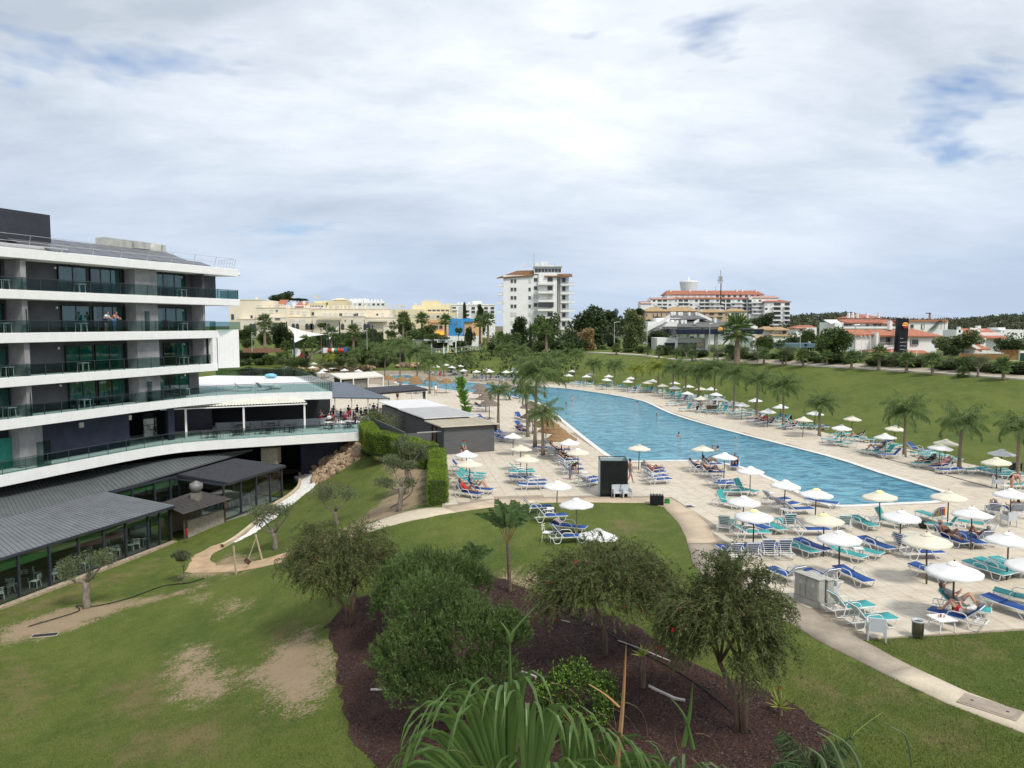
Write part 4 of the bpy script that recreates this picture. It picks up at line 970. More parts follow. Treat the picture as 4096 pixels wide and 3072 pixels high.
# ---- terrace slabs (curved), level 1 and level 0
def wpt(*pp):return[Vector(p)for p in pp]
terr=thing('terrace_building','white curved hotel terraces with glass railings and dining areas below','terrace',(-24,72,-5))
L1=smooth_line(wpt((-41,40.5),(-36,54),(-33.4,61),(-31.0,67.2),(-28.3,71.8),(-24,74.6),(-18,76.7)),5)
L0=smooth_line(wpt((-41,40.5),(-36,54),(-33.4,61),(-30.9,66.6),(-28.0,69.4),(-20,73.2),(-15.1,75.2)),5)
def fascia(line,z0,z1,back,nm,mat):
 m=MB();poly=[tuple(q.xy)for q in line]+back
 b=[Vector(q)for q in poly];n=len(b)
 vs,_,fs,*_=delaunay_2d_cdt(b,[(i,(i+1)%n)for i in range(n)],[tuple(range(n))],1,1e-6)
 m.add([(q.x,q.y,z1)for q in vs],[tuple(f)for f in fs]);m.add([(q.x,q.y,z0)for q in vs],[tuple(f)[::-1]for f in fs])
 for i in range(n):
  a,c=poly[i],poly[(i+1)%n];m.add([(*a,z0),(*c,z0),(*c,z1),(*a,z1)],[(0,1,2,3)])
 o=wb(m,nm,mat,terr)
 bm=bmesh.new();bm.from_mesh(o.data);bmesh.ops.remove_doubles(bm,verts=bm.verts,dist=1e-4);bmesh.ops.recalc_face_normals(bm,faces=bm.faces);bm.to_mesh(o.data);bm.free()
 return o
L1B=[(-27.5,99),(-39,101),(-45,80),(-52,60)]
fascia(L1,3.49,4.22,L1B,'terrace_slab',white_r)
fascia(L0,-.5,.31,[(-15.0,79),(-19,90),(-27,101),(-45,90),(-52,60)],'terrace_slab',white_r)
m=MB();inner=[(-29.2,73.6),(-24.5,75.8),(-19.3,77.6),(-28.2,97.6),(-37.5,99),(-41,84)]
m.prism(inner,4.222,4.25);wb(m,'terrace_paving',M('terrace_tile',(.66,.66,.66),.6,.06,.8),terr)
def rail(line,z,ph=.95,step=1.5,glass=g_bal,nm='handrail'):
 pts=[Vector((q[0],q[1]))for q in line]
 seg=[0.0]
 for a,b in zip(pts,pts[1:]):seg.append(seg[-1]+(b-a).length)
 n=max(1,round(seg[-1]/step));rs=[]
 for k in range(n+1):
  d=seg[-1]*k/n;i=max(0,min(len(pts)-2,next((j for j in range(len(seg)-1)if seg[j+1]>=d-1e-9),len(pts)-2)))
  t=(d-seg[i])/max(1e-9,seg[i+1]-seg[i]);rs.append(pts[i].lerp(pts[i+1],t))
 for k,q in enumerate(rs):
  m=MB();m.tube([(q.x,q.y,z),(q.x,q.y,z+ph-.03)],.025,5);wb(m,'balustrade_post',anth_m,terr)
 for a,b in zip(rs,rs[1:]):
  d=(b-a).normalized();nn=Vector((-d.y,d.x))*.006;a2=a+d*.035;b2=b-d*.035
  m=MB();m.prism([tuple(a2-nn),tuple(b2-nn),tuple(b2+nn),tuple(a2+nn)],z+.05,z+ph-.07);wb(m,'glass_panel',glass,terr)
 m=MB();m.tube([(q.x,q.y,z+ph)for q in rs],.028,6);wb(m,nm,anth_m,terr)
def inset(line,d):
 out=[]
 for i in range(len(line)):
  a=Vector(line[max(0,i-1)][:2]);b=Vector(line[min(len(line)-1,i+1)][:2]);t=(b-a).normalized();out.append(Vector(line[i][:2])+Vector((-t.y,t.x))*d)
 return out
l1i=inset(L1,.12);rail([q for q in l1i if q.y>66.0],4.22,step=1.9);rail([l1i[-1],Vector((-27.7,98.6))],4.22,step=1.3);rail([Vector((-27.8,98.7)),Vector((-38.8,100.6))],4.22,step=1.6)
l0i=inset(L0,.12);rail(l0i,.31,step=1.75)
m=MB()
for a,b in zip(L0[:16],L0[1:17]):
 pass
wl=inset(L0,2.3)
w1=[q for q in wl if q.y<67.5]
for a,b in zip(w1,w1[1:]):
 m.add([(a.x,a.y,.312),(b.x,b.y,.312),(b.x,b.y,3.488),(a.x,a.y,3.488)],[(0,1,2,3)])
wb(m,'navy_wall',navy_r,terr)
m=MB();a=wl[8]
for u,h0,h1 in((310,2.55,2.95),(505,2.6,3.0)):
 x=LX(u,2.2);q=HO+HE*x+HN*2.2;d=HE*.2
 m2=MB();m2.prism([tuple((q-d).xy),tuple((q+d).xy),tuple((q+d-HN*.12).xy),tuple((q-d-HN*.12).xy)],h0,h1);wb(m2,'vent_box',M('vent_cream',(.55,.52,.46),.7,.1),terr)
xb0,xb1=LX(60,1.2),LX(155,1.2)
q0=HO+HE*xb0+HN*1.2;q1=HO+HE*xb1+HN*1.2
m=MB();m.prism([tuple(q0.xy),tuple(q1.xy),tuple((q1+HN*1.1).xy),tuple((q0+HN*1.1).xy)],.312,3.486);wb(m,'concrete_block',conc_r,terr)
q0=HO+HE*LX(-60,2.0)+HN*2.0;q1=HO+HE*LX(48,2.0)+HN*2.0
m=MB();m.prism([tuple(q0.xy),tuple(q1.xy),tuple((q1+HN*.2).xy),tuple((q0+HN*.2).xy)],.312,2.6);wo=wb(m,'glass_door',cur_g,terr)
q0=HO+HE*LX(128,.35)+HN*.35;q1=HO+HE*LX(186,.35)+HN*.35
m=MB();m.prism([tuple(q0.xy),tuple(q1.xy),tuple((q1+HN*.02).xy),tuple((q0+HN*.02).xy)],.315,2.2);wb(m,'privacy_screen',g_bal,terr)
m=MB();m.prism([(-31.5,70.0),(-37,78),(-36.5,78.4),(-31.2,70.6)],.312,3.487);wb(m,'side_wall',navy_r,terr)
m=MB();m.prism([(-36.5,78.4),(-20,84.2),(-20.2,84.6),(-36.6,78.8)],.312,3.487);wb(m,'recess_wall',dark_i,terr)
m=MB();m.prism([(-34,75.6),(-30.4,77.4),(-30.6,78),(-34.2,76.2)],.312,3.0);wb(m,'bar_front',M('bar_navy',(.02,.025,.045),.5,.1),terr)
m=MB();m.prism([(-29.5,76.0),(-19.5,80.0),(-19.7,80.25),(-29.6,76.25)],.312,1.15);wb(m,'counter',M('counter_grey',(.20,.23,.25),.5,.1),terr)
for k in range(2):
 q0=HO+HE*LX(562+k*48,2.1)+HN*2.1;q1=HO+HE*LX(604+k*48,2.1)+HN*2.1
 for h0,h1 in((.9,1.9),(1.95,3.0)):
  m=MB();m.prism([tuple(q0.xy),tuple(q1.xy),tuple((q1-HN*.06).xy),tuple((q0-HN*.06).xy)],h0,h1);wb(m,'window',g_win,terr)
awn=M('awning_cream',(.62,.60,.53),.6,.08,1.5)
A0,A1,B0,B1=P(640,1634,3.25),P(1228,1610,3.25),P(690,1608,3.75),P(1200,1588,3.75)
m=MB();n=46
for k in range(n):
 t0,t1=k/n,(k+1)/n;tm=(t0+t1)/2
 a0,a1,am=A0.lerp(A1,t0),A0.lerp(A1,t1),A0.lerp(A1,tm);b0,b1,bm_=B0.lerp(B1,t0),B0.lerp(B1,t1),B0.lerp(B1,tm)
 up=Vector((0,0,.07))
 m.add([a0,am+up,a1,b1,bm_+up,b0],[(0,1,4,5),(1,2,3,4)])
wb(m,'awning',awn,terr)
m=MB();m.tube([A0-Vector((0,0,.12)),A1-Vector((0,0,.12))],.07,4);wb(m,'awning_beam',white_r,terr)
for u in(732,960,1214):
 t=(u-640)/588;q=A0.lerp(A1,t);m=MB();m.box(q.x-.07,q.x+.07,q.y+.15,q.y+.29,.312,3.12);wb(m,'awning_post',white_r,terr)
cg=M('canopy_bluegrey',(.115,.135,.165),.55,.08,1.5)
def slab4(c,th,name,mat,root):
 m=MB();c=[Vector(q)for q in c];m.add(c+[q-Vector((0,0,th))for q in c],[(0,1,2,3),(7,6,5,4),(0,4,5,1),(1,5,6,2),(2,6,7,3),(3,7,4,0)])
 return wb(m,name,mat,root)
can=thing('dining_canopy','sloping blue grey metal canopy over the crowded dining terrace','canopy',(-18,88,0))
cc=[P(1326,1588,2.95),P(1560,1592,2.95),P(1391,1530,3.7),P(1312,1527,3.7)]
slab4(cc,.16,'canopy_roof',cg,can)
for k in range(1,12):
 a=cc[0].lerp(cc[3],k/12)+Vector((0,0,.012));b=cc[1].lerp(cc[2],k/12)+Vector((0,0,.012));m=MB();m.tube([a,b],.02,4);wb(m,'seam',cg,can)
for t in(.05,.34,.62,.8,.98):
 q=cc[0].lerp(cc[1],t);m=MB();m.tube([(q.x,q.y+.2,0),(q.x,q.y+.2,2.8)],.06,6);wb(m,'post',M('post_grey',(.42,.43,.44),.6,.08),can)
can=thing('black_canopy','long flat black canopy on pale posts beyond the dining terrace','canopy',(-14,95,0))
cc=[P(1511,1572,2.8),P(1710,1556,2.8),P(1648,1538,3.1),P(1450,1551,3.1)]
slab4(cc,.22,'canopy_roof',M('canopy_black',(.02,.021,.026),.6,.15,1),can)
for q in(cc[0].lerp(cc[1],.1),cc[0].lerp(cc[1],.52),cc[0].lerp(cc[1],.97),cc[2]):
 m=MB();m.tube([(q.x,q.y+.1,0),(q.x,q.y+.1,2.6)],.07,6);wb(m,'post',white_r,can)
bar=thing('bar_hut','long poolside bar hut with white slatted roof and grey boards','hut',tuple(P(1440,1556,0)))
rc=[P(1363,1513,2.9),P(1536,1503,2.9),P(1500,1486,3.1),P(1317,1494,3.1)]
slab4(rc,.2,'hut_roof',awn,bar)
wf=[Vector((q.x,q.y+.8,0))for q in(rc[0].lerp(rc[1],.04),rc[0].lerp(rc[1],.62))]
nrow=9
for k in range(nrow):
 m=MB();a,b=wf;z0,z1=k*.27,k*.27+.25
 m.prism([(a.x,a.y),(b.x,b.y),(b.x,b.y+.1),(a.x,a.y+.1)],z0,z1);wb(m,'board',M('bar_board',(.22,.215,.20),.8,.15,3),bar)
for t in(0.0,.28,.62,.98):
 q=rc[0].lerp(rc[1],t);m=MB();m.tube([(q.x,q.y+.1,0),(q.x,q.y+.1,2.75)],.09,4);wb(m,'post',white_r,bar)
m=MB();q=rc[3];r_=rc[2];m.prism([(q.x+1,q.y-1),(r_.x-1,r_.y-1),(r_.x-1,r_.y-.8),(q.x+1,q.y-.8)],0,2.7);wb(m,'rear_wall',grey_r,bar)
# ---- navy wall and dark passage under the terrace
pw=thing('retaining_wall','dark navy wall under the terrace beside the rock slope','wall',(-17,77.5,-5))
q0,q1=PD(1205,1900,77.0),PD(1445,1750,77.6)
m=MB();m.add([(q0.x,q0.y,-5.2),(q1.x,q1.y,-5.2),(q1.x,q1.y,-.52),(q0.x,q0.y,-.52),(q0.x-1.5,q0.y+9,-5.2),(q0.x-1.5,q0.y+9,-.52),(q1.x,q1.y+9,-5.2),(q1.x,q1.y+9,-.52)],[(0,1,2,3),(4,0,3,5),(1,6,7,2)])
wb(m,'wall_face',navy_r,pw)
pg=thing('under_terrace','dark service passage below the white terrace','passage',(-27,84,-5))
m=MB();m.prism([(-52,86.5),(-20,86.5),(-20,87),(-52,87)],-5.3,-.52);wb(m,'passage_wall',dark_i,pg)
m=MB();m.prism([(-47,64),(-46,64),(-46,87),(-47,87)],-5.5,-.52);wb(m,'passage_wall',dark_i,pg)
m=MB();q=PD(1075,1820,73.5);m.box(q.x-.75,q.x+.85,q.y,q.y+1.1,q.z-.9,q.z+.65);wb(m,'duct_box',M('duct_cream',(.42,.37,.28),.6,.15),pg)
m=MB();m.prism([(-43,57),(-22.2,84),(-43,86.4)],-5.06,-5.0);wb(m,'passage_floor',M('passage_concrete',(.30,.26,.21),.85,.2,.6),pg)
# ----- glass pavilions with standing-seam roofs
seam_l=M('roof_seam_light',(.19,.205,.225),.42,.12,1.2,metal=.2);seam_d=M('roof_seam_dark',(.085,.090,.105),.42,.12,1.2,metal=.2);seam_m=M('roof_seam_mid',(.125,.14,.145),.42,.12,1.2,metal=.2)
blind=M('blind_green',(.035,.11,.03),.8,.1,4)
pav=thing('glass_pavilion','low glass restaurant pavilion with ribbed grey roof and green blinds','pavilion',(-28.5,52,-5.5))
def seam_roof(c,n,mat,root,th=.12,seam=.045):
 """c: ridge-left, ridge-right, eave-right, eave-left; panels run ridge to eave"""
 c=[Vector(q)for q in c]
 for k in range(n):
  t0,t1=k/n,(k+1)/n
  a,b=c[0].lerp(c[1],t0),c[0].lerp(c[1],t1);d,e=c[3].lerp(c[2],t0),c[3].lerp(c[2],t1)
  m=MB();zz=Vector((0,0,th));up=Vector((0,0,seam));w=(b-a)*.14;w2=(e-d)*.14
  m.add([a,b,e,d,a-zz,b-zz,e-zz,d-zz],[(3,2,1,0),(4,5,6,7),(2,3,7,6),(0,1,5,4)])
  m.add([a,a+up,d+up,d,a+w,a+w+up,d+w2+up,d+w2],[(0,1,2,3),(4,7,6,5),(1,5,6,2),(3,2,6,7)])
  wb(m,'roof_panel',mat,root)
zE,zR,zT=-2.7,-1.9,-1.15
e0,e1=P(-400,2352,zE),P(696,2021,zE);r0,r1,r2=P(-400,2180,zR),P(422,1967,zR),P(711,1897,zR)
seam_roof([r0,r1,e1,e0],56,seam_l,pav)
t0,t1=P(-400,2045,zT),P(640,1815,zT)
seam_roof([t0,P(330,1877,zT),r1+Vector((0,0,-.012)),r0+Vector((0,0,-.012))],48,seam_m,pav)
seam_roof([P(330,1877,zT),P(1010,1798,-1.0),P(1010,1800,-1.2),r1+Vector((0,0,-.012))],40,seam_m,pav)
for a,b in((e0,e1),(r1,r2)):
 m=MB();dn=Vector((0,0,-.1));m.tube([a+dn,b+dn],.12,4);wb(m,'gutter',anth_m,pav)
f0,f1=P(-400,2575,-5.5),P(685,2165,-5.5)
fd=(f1-f0).normalized();fn=Vector((fd.y,-fd.x,0))
if fn.x<0:fn=-fn
L=(f1-f0).length
def facade(root,f0,f1,zb,zt_,splits,bl=True,doors=(),glass=g_clear):
 fd=(f1-f0);LL=fd.length;fd=fd.normalized();nn=Vector((fd.y,-fd.x,0))
 def at(t):return f0+fd*t
 for i,t in enumerate(splits):
  q=at(t*LL);m=MB();w=fd*.06;d=nn*.08;m.prism([tuple((q-w-d).xy),tuple((q+w-d).xy),tuple((q+w+d).xy),tuple((q-w+d).xy)],zb,zt_);wb(m,'mullion',anth_m,root)
 for t0,t1 in zip(splits,splits[1:]):
  a,b=at(t0*LL)+fd*.07,at(t1*LL)-fd*.07;d=nn*.01
  m=MB();m.prism([tuple((a-d).xy),tuple((b-d).xy),tuple((b+d).xy),tuple((a+d).xy)],zb+.05,zt_-.05);wb(m,'pane',glass,root)
  if bl:
   h=rnd.choice((.55,.62,.7));d2=nn*.012;o=-nn*.07 if nn.x>0 else nn*.07
   m=MB();m.prism([tuple((a+o-d2).xy),tuple((b+o-d2).xy),tuple((b+o+d2).xy),tuple((a+o+d2).xy)],zt_-h,zt_-.06);wb(m,'roller_blind',blind,root)
 for z0,z1 in((zb,zb+.06),(zt_-.06,zt_+.05)):
  m=MB();d=nn*.07;m.prism([tuple((f0-d).xy),tuple((f1-d).xy),tuple((f1+d).xy),tuple((f0+d).xy)],z0,z1);wb(m,'frame_rail',anth_m,root)
def tsplit(us,v_of):
 out=[]
 for u in us:
  q=P(u,v_of(u),-5.5);out.append(max(0,min(1,(q-f0).length/L)))
 return out
vline=lambda u:2575+(2165-2575)*(u+400)/1085
facade(pav,f0,f1,-5.5,-2.8,[0,.15]+tsplit([80,203,319,418,506,595,640],vline)+[1.0])
b1=P(422,1967,zR);b1=Vector((b1.x,b1.y,-5.5));
facade(pav,Vector((f1.x,f1.y,-5.5)),Vector((f1.x-4.0,f1.y+1.6,-5.5)),-5.5,-2.75,[0,.5,1],bl=False)
g0=Vector((r1.x+.25,r1.y+.1,-5.5));g1=Vector((r2.x+.1,r2.y,-5.5));facade(pav,g0,g1,-5.5,-2.05,[0,.3,.62,.86,1.0])
m=MB();q0=f0+Vector((-9,5,0));m.prism([(f0.x-1,f0.y),(f1.x-.2,f1.y),(-33,66),(-44,66),(-50,45)],-5.62,-5.51);wb(m,'pavilion_floor',M('pav_floor',(.09,.09,.09),.6,.15,1.5),pav)
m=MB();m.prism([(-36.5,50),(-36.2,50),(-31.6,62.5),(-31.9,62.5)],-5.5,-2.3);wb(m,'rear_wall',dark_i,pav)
m=MB();k0,k1=f0+fn*.35,f1+fn*.35
m.prism([tuple((f0+fn*.12).xy),tuple((f1+fn*.12).xy),tuple((f1+fn*.55).xy),tuple((f0+fn*.55).xy)],-6.3,-5.42)
wb(m,'stone_kerb',M('kerb_stone',(.36,.29,.21),.9,.3,4,bump=.5,bscale=25),pav)
pv2=thing('glass_pavilion','dark roofed glass pavilion with white chairs near the passage','pavilion',(-24,66,-5))
zB=-2.0
B_fl,B_fr,B_bl,B_br=P(908,1931,zB),P(1140,1860,zB),P(711,1897,-1.85),P(941,1833,-1.4)
seam_roof([B_bl,B_br,B_fr,B_fl],26,seam_d,pv2)
for a,b in((B_fl,B_fr),(B_bl,B_fl)):
 m=MB();dn=Vector((0,0,-.13));m.tube([a+dn,b+dn],.15,4);wb(m,'gutter',anth_m,pv2)
h0,h1=P(897,2080,-5),P(1128,1992,-5)
facade(pv2,h0,h1,-5.0,-2.15,[0,.27,.53,.78,1.0],bl=False)
facade(pv2,Vector((h0.x,h0.y,-5)),Vector((h0.x-6,h0.y+3.2,-5)),-5,-2.15,[0,.5,1],bl=False)
facade(pv2,Vector((h1.x,h1.y,-5)),Vector((h1.x-5.5,h1.y+3,-5)),-5,-2.15,[0,.5,1],bl=False)
m=MB();m.prism([tuple(h0.xy),tuple(h1.xy),(h1.x-7,h1.y+4),(h0.x-7,h0.y+4)],-5.3,-5.005);wb(m,'pavilion_floor',M('pav_floor_light',(.34,.33,.31),.5,.1,1.5),pv2)
hut=thing('stone_hut','small stone hut with dark shingle roof and steel chimney cowl','hut',tuple(P(820,2125,-5.5)))
zr=-3.05
ra,rb_,rc_,rd=P(733,2058,zr),P(929,1996,zr),P(790,1962,-2.75),P(640,2014,-2.9)
rp=P(775,1985,-2.4)
shg=M('shingle',(.050,.046,.044),.85,.25,5)
for a,b in((ra,rb_),(rb_,rc_),(rc_,rd),(rd,ra)):
 for k in range(7):
  t0,t1=k/7,(k+1)/7+.03
  p0,p1=a.lerp(rp,t0),b.lerp(rp,t0);p2,p3=b.lerp(rp,min(t1,1)),a.lerp(rp,min(t1,1));up=Vector((0,0,.03))
  m=MB();m.add([p0+up,p1+up,p2,p3,p0,p1],[(0,1,2,3),(4,5,1,0)]);wb(m,'shingle_course',shg,hut)
fs=M('hut_stone',(.36,.32,.27),.9,.3,7,bump=.6,bscale=14)
s0,s1=P(748,2160,-5.55),P(900,2096,-5.3)
sd=(s1-s0).normalized();sn=Vector((-sd.y,sd.x,0))*.3
m=MB();m.prism([tuple(s0.xy),tuple(s1.xy),tuple((s1+sn).xy),tuple((s0+sn).xy)],-6.0,-4.1);wb(m,'stone_wall',fs,hut)
m=MB();s2,s3=s0+sn*8,s1+sn*8;m.prism([tuple(s2.xy),tuple(s3.xy),tuple((s3+sn).xy),tuple((s2+sn).xy)],-5.6,-3.0);wb(m,'rear_wall',M('hut_plaster',(.30,.24,.17),.9,.2),hut)
for q in(s0,s1):m=MB();m.tube([(q.x,q.y,-5.5),(q.x,q.y,-3.0)],.09,6);wb(m,'post',pole_m,hut)
m=MB();c=rp+(ra-rp)*.12+(rb_-rp)*.1;m.box(c.x-.32,c.x+.32,c.y-.32,c.y+.32,c.z-.4,c.z+.5);wb(m,'chimney',M('chimney_metal',(.20,.18,.15),.6,.15),hut)
m=MB();m.lathe([(.2,.5),(.32,.55),(.5,.85),(.48,1.2),(.38,1.22),(.3,1.0),(.28,1.3),(.02,1.42)],14,tuple(c));wb(m,'cowl',M('cowl_metal',(.20,.20,.20),.55,.15,4,metal=.3),hut,smooth=True)
m=MB();q=P(745,2110,-4.3);m.tube([(q.x+.2,q.y-.35,-4.75),(q.x+.2,q.y-.35,-4.35),(q.x+.2,q.y-.35,-4.3)],[.07,.07,.03],8);tag(wb(m,'fire_extinguisher',M('red_paint',(.45,.01,.012),.4,.1),None),'red fire extinguisher hanging on the stone hut post','extinguisher')
# ----- vegetation
def leafm(nm,c,isl=.35,tr=.25,rough=.55):return M(nm,c,rough,.22,.6,isl=isl,trans=tr,spec=.35)
lf_palm=leafm('palm_leaf',(.125,.185,.055));lf_palm_y=leafm('palm_leaf_yellow',(0.270,0.311,0.054));lf_wash=leafm('fan_palm_leaf',(0.115,0.176,0.054));lf_near=leafm('near_fan_leaf',(.10,.17,.045),.22,.35,.38)
lf_bottle=leafm('bottlebrush_leaf',(.085,.112,.030));lf_feather=leafm('feathery_leaf',(0.095,0.149,0.041),.4);lf_box=leafm('box_leaf',(0.142,0.257,0.030),.45)
lf_olive=leafm('olive_leaf',(.135,.165,.080),.35);lf_hedge=leafm('hedge_leaf',(.165,.245,.025),.5);lf_dark=leafm('dark_leaf',(0.046,0.073,0.022),.5);lf_mid=leafm('mid_leaf',(0.081,0.121,0.032),.5)
lf_lite=leafm('light_leaf',(0.142,0.176,0.068),.5);lf_dry=leafm('dry_reed',(0.324,0.243,0.115),.4);lf_ban=leafm('banana_leaf',(0.135,0.270,0.038),.2,.35);lf_trav=leafm('traveller_leaf',(0.101,0.169,0.061),.25,.3)
bark_g=M('bark_grey',(.20,.17,.14),.9,.35,5,bump=.6,bscale=18,stretch=(2,2,.5));bark_b=M('bark_brown',(.15,.10,.07),.9,.35,5,bump=.6,bscale=18,stretch=(2,2,.5));bark_p=M('palm_bark',(.21,.165,.12),.9,.3,9,bump=.5,bscale=9,stretch=(.4,.4,4))
red_fl=M('red_flower',(.42,.012,.012),.8,.2,4)
def put(me,name,parent,mat):
 o=link(name,me,parent)
 if not me.materials:me.materials.append(mat)
 if me.materials[0]!=mat:o.material_slots[0].link='OBJECT';o.material_slots[0].material=mat
 return o
# ---- feather palm
def queen_crown(seed,nf=22,L=2.5,wind=(.35,0)):
 rg=np.random.default_rng(seed);Pn=[];D=[];Ls=[];Ws=[];rach=MB()
 for i in range(nf):
  az=i*2.399+rg.uniform(-.2,.2);k=i/nf
  e0=R(84)-k*R(74)+rg.uniform(-.1,.1);LL=L*rg.uniform(.8,1.05);droop=R(62)+k*R(70)
  p=np.zeros(3);pts=[p.copy()];ns=22
  for s in range(ns):
   t=(s+1)/ns;e=e0-droop*t**1.4
   d=np.array([math.cos(az)*math.cos(e),math.sin(az)*math.cos(e),math.sin(e)])+np.array([wind[0]*t,wind[1]*t,0])
   d/=np.linalg.norm(d);p=p+d*LL/ns;pts.append(p.copy())
   if s<2:continue
   side=np.cross(d,[0,0,1]);side/=np.linalg.norm(side)+1e-9
   ll=.92*math.sin(math.pi*min(1,.12+.86*t))**.7*L/2.5
   for q in range(3):
    for sg in(-1,1):
     dd=side*sg*rg.uniform(.5,.95)+d*.5+np.array([0,0,-.35-.7*t+rg.uniform(-.45,.5)])
     Pn.append(p-d*q*LL/ns/3);D.append(dd);Ls.append(ll*rg.uniform(.8,1.1));Ws.append(.034)
  rach.tube(pts[::4]+[pts[-1]],[.028*(1-.8*j/6)for j in range(len(pts[::4])+1)],4,cap=False)
 rach.tube([(0,0,0),(.05,0,.6),(.12,0,1.25*L/2.5)],[.03,.02,.006],4)
 me=leaf_mesh('crown',Pn,D,Ls,Ws,rg,.4)
 bm=bmesh.new();bm.from_mesh(me);bm.from_mesh(rach.mesh('r'));bm.to_mesh(me);bm.free()
 return me
QC=[queen_crown(i,20+2*(i%3),2.4+.12*i)for i in range(4)]
def trunk_mesh(h,r0,r1,lean,rings=True,seed=0,boots=False):
 rg=random.Random(seed);n=14;pts=[];rr=[]
 for i in range(n+1):
  t=i/n;pts.append((lean[0]*t*t,lean[1]*t*t,h*t));rr.append((r0+(r1-r0)*t)*(1+(.35*(1-t)**8))*(1.06 if i%2 and rings else 1))
 m=MB();m.tube(pts,rr,8);return m.mesh('trunk',True)
PALMS=[]
def queen(bu,bv,cu,cv,k=0,L=None,yellow=False,deck=True,mat=None,bed=True):
 b=P(bu,bv,0)if deck else G(bu,bv)
 t=PD(cu,cv,b.y);h=max(1.2,t.z-b.z);L=L or min(2.7,.85+h*.42)
 o=thing('feather_palm','','palm tree',tuple(b))
 lean=(t.x-b.x,0)
 tm=trunk_mesh(h,.15,.085,lean,seed=k);put(tm,'trunk',o,bark_p)
 m=MB();m.tube([(lean[0]*.93,0,h*.94-.1),(lean[0],0,h+.12)],[.11,.05],7);put(m.mesh('crownshaft'),'crownshaft',o,lf_palm_y if yellow else bark_g)
 c=put(QC[k%4],'crown',o,mat or(lf_palm_y if yellow else lf_palm));c.location=(lean[0],0,h);s=L/2.55;c.scale=(s,s,s);c.rotation_euler=(0,0,rnd.uniform(-.5,.5))
 if bed:
  for i in range(9):
   a=i*.7;m=MB();m.ell((0,0,0),(.09,.07,.05),6,4);q=put(_ST[i%3],'bed_stone',o,stone_w);q.location=(.42*math.cos(a)+rnd.uniform(-.05,.05),.42*math.sin(a),.03);q.rotation_euler=(0,0,rnd.uniform(0,3));q.scale=(1.5,1.5,1.2)
 PALMS.append((o,'yellow' if yellow else 'green',bu))
 return o
stone_w=M('white_stone',(.62,.60,.56),.8,.12,6)
_ST=[]
for i in range(3):
 m=MB();m.ell((0,0,0),(.10,.075,.05),7,5);r_=random.Random(i);m.v=[(x*r_.uniform(.8,1.15),y*r_.uniform(.8,1.15),z*r_.uniform(.8,1.15))for x,y,z in m.v];_ST.append(m.mesh('bed_stone',True))
for i,a in enumerate([(1993,1722,1994,1569),(2111,1749,2100,1570),(2140,1789,2148,1500),(2172,1822,2168,1662)]):queen(*a,k=i,L=(2.0,2.1,3.1,2.0)[i])
def cx(c,x,y):return c[0]+x*c[2],c[1]+y*c[2]
for i,(bx,by,x,y)in enumerate([(145,1235,145,1020),(340,1262,352,1060),(565,1288,575,1035),(715,1322,720,1050),(840,1352,845,1080),(968,1385,975,1080),(1125,1405,1125,1065),(1315,1490,1320,1110),(1540,1552,1550,1170),(1800,1620,1800,1230)]):
 queen(*cx(c5,bx,by),*cx(c5,x,y),k=i,yellow=(i in(1,2)))
for i,a in enumerate([(3277,1745,3281,1622),(3617,1827,3620,1654),(3836,1882,3847,1701),(4070,1921,4074,1719)]):queen(*a,k=i+1)
for i,a in enumerate([(2302,1533,2302,1421),(2374,1537,2374,1461),(2012,1510,2012,1404),(2080,1512,2080,1408),(1869,1505,1868,1442),(1776,1505,1776,1437),(1719,1574,1716,1452),(2230,1528,2230,1434),(1601,1546,1601,1384),(1539,1515,1544,1417),(1669,1512,1669,1412),(1419,1493,1419,1417),(1363,1487,1365,1430),(1319,1490,1317,1435),(1479,1492,1479,1400),(1450,1470,1452,1385),(1510,1478,1512,1392),(1560,1470,1562,1380),(1640,1480,1642,1395),(1390,1465,1392,1398),(1285,1462,1287,1400),(1700,1490,1702,1410)]):
 queen(*a,k=i,yellow=(a[0]in(1319,)),L=3.4 if a[0]in(1601,1669)else None,bed=False)
o=queen(1127,1476,1130,1425,k=2,deck=False,bed=False)
label_rank(PALMS,lambda o,k,r:tag(o,f"{r} {k} feather palm on a slim trunk around the pool",'palm tree','feather palms around the pool'))
# ---- fan palm
def fan_crown(seed,nl=26,L=.95,pet=.75):
 rg=np.random.default_rng(seed);Pn=[];D=[];Ls=[];Ws=[];st=MB()
 for i in range(nl):
  az=i*2.399+rg.uniform(-.2,.2);k=i/nl;e=R(80)-k*R(120)+rg.uniform(-.1,.1)
  d=np.array([math.cos(az)*math.cos(e),math.sin(az)*math.cos(e),math.sin(e)]);hub=d*pet*rg.uniform(.8,1.1)+np.array([0,0,-.12*k])
  st.tube([(0,0,-.1*k),tuple(hub)],.018,4,cap=False)
  side=np.cross(d,[0,0,1]);side/=np.linalg.norm(side)+1e-9;upv=np.cross(side,d)
  for j in range(15):
   a=R(-105)+j*R(210)/14;dd=d*math.cos(a)+side*math.sin(a)+upv*rg.uniform(-.1,.12)+np.array([0,0,-.12-.1*k])
   Pn.append(hub);D.append(dd);Ls.append(L*(1-.25*abs(a)/R(105))*rg.uniform(.85,1.05));Ws.append(.14)
 me=leaf_mesh('crown',Pn,D,Ls,Ws,rg,.55)
 bm=bmesh.new();bm.from_mesh(me);bm.from_mesh(st.mesh('s'));bm.to_mesh(me);bm.free()
 return me
FC=[fan_crown(20+i)for i in range(3)]
FANP=[]
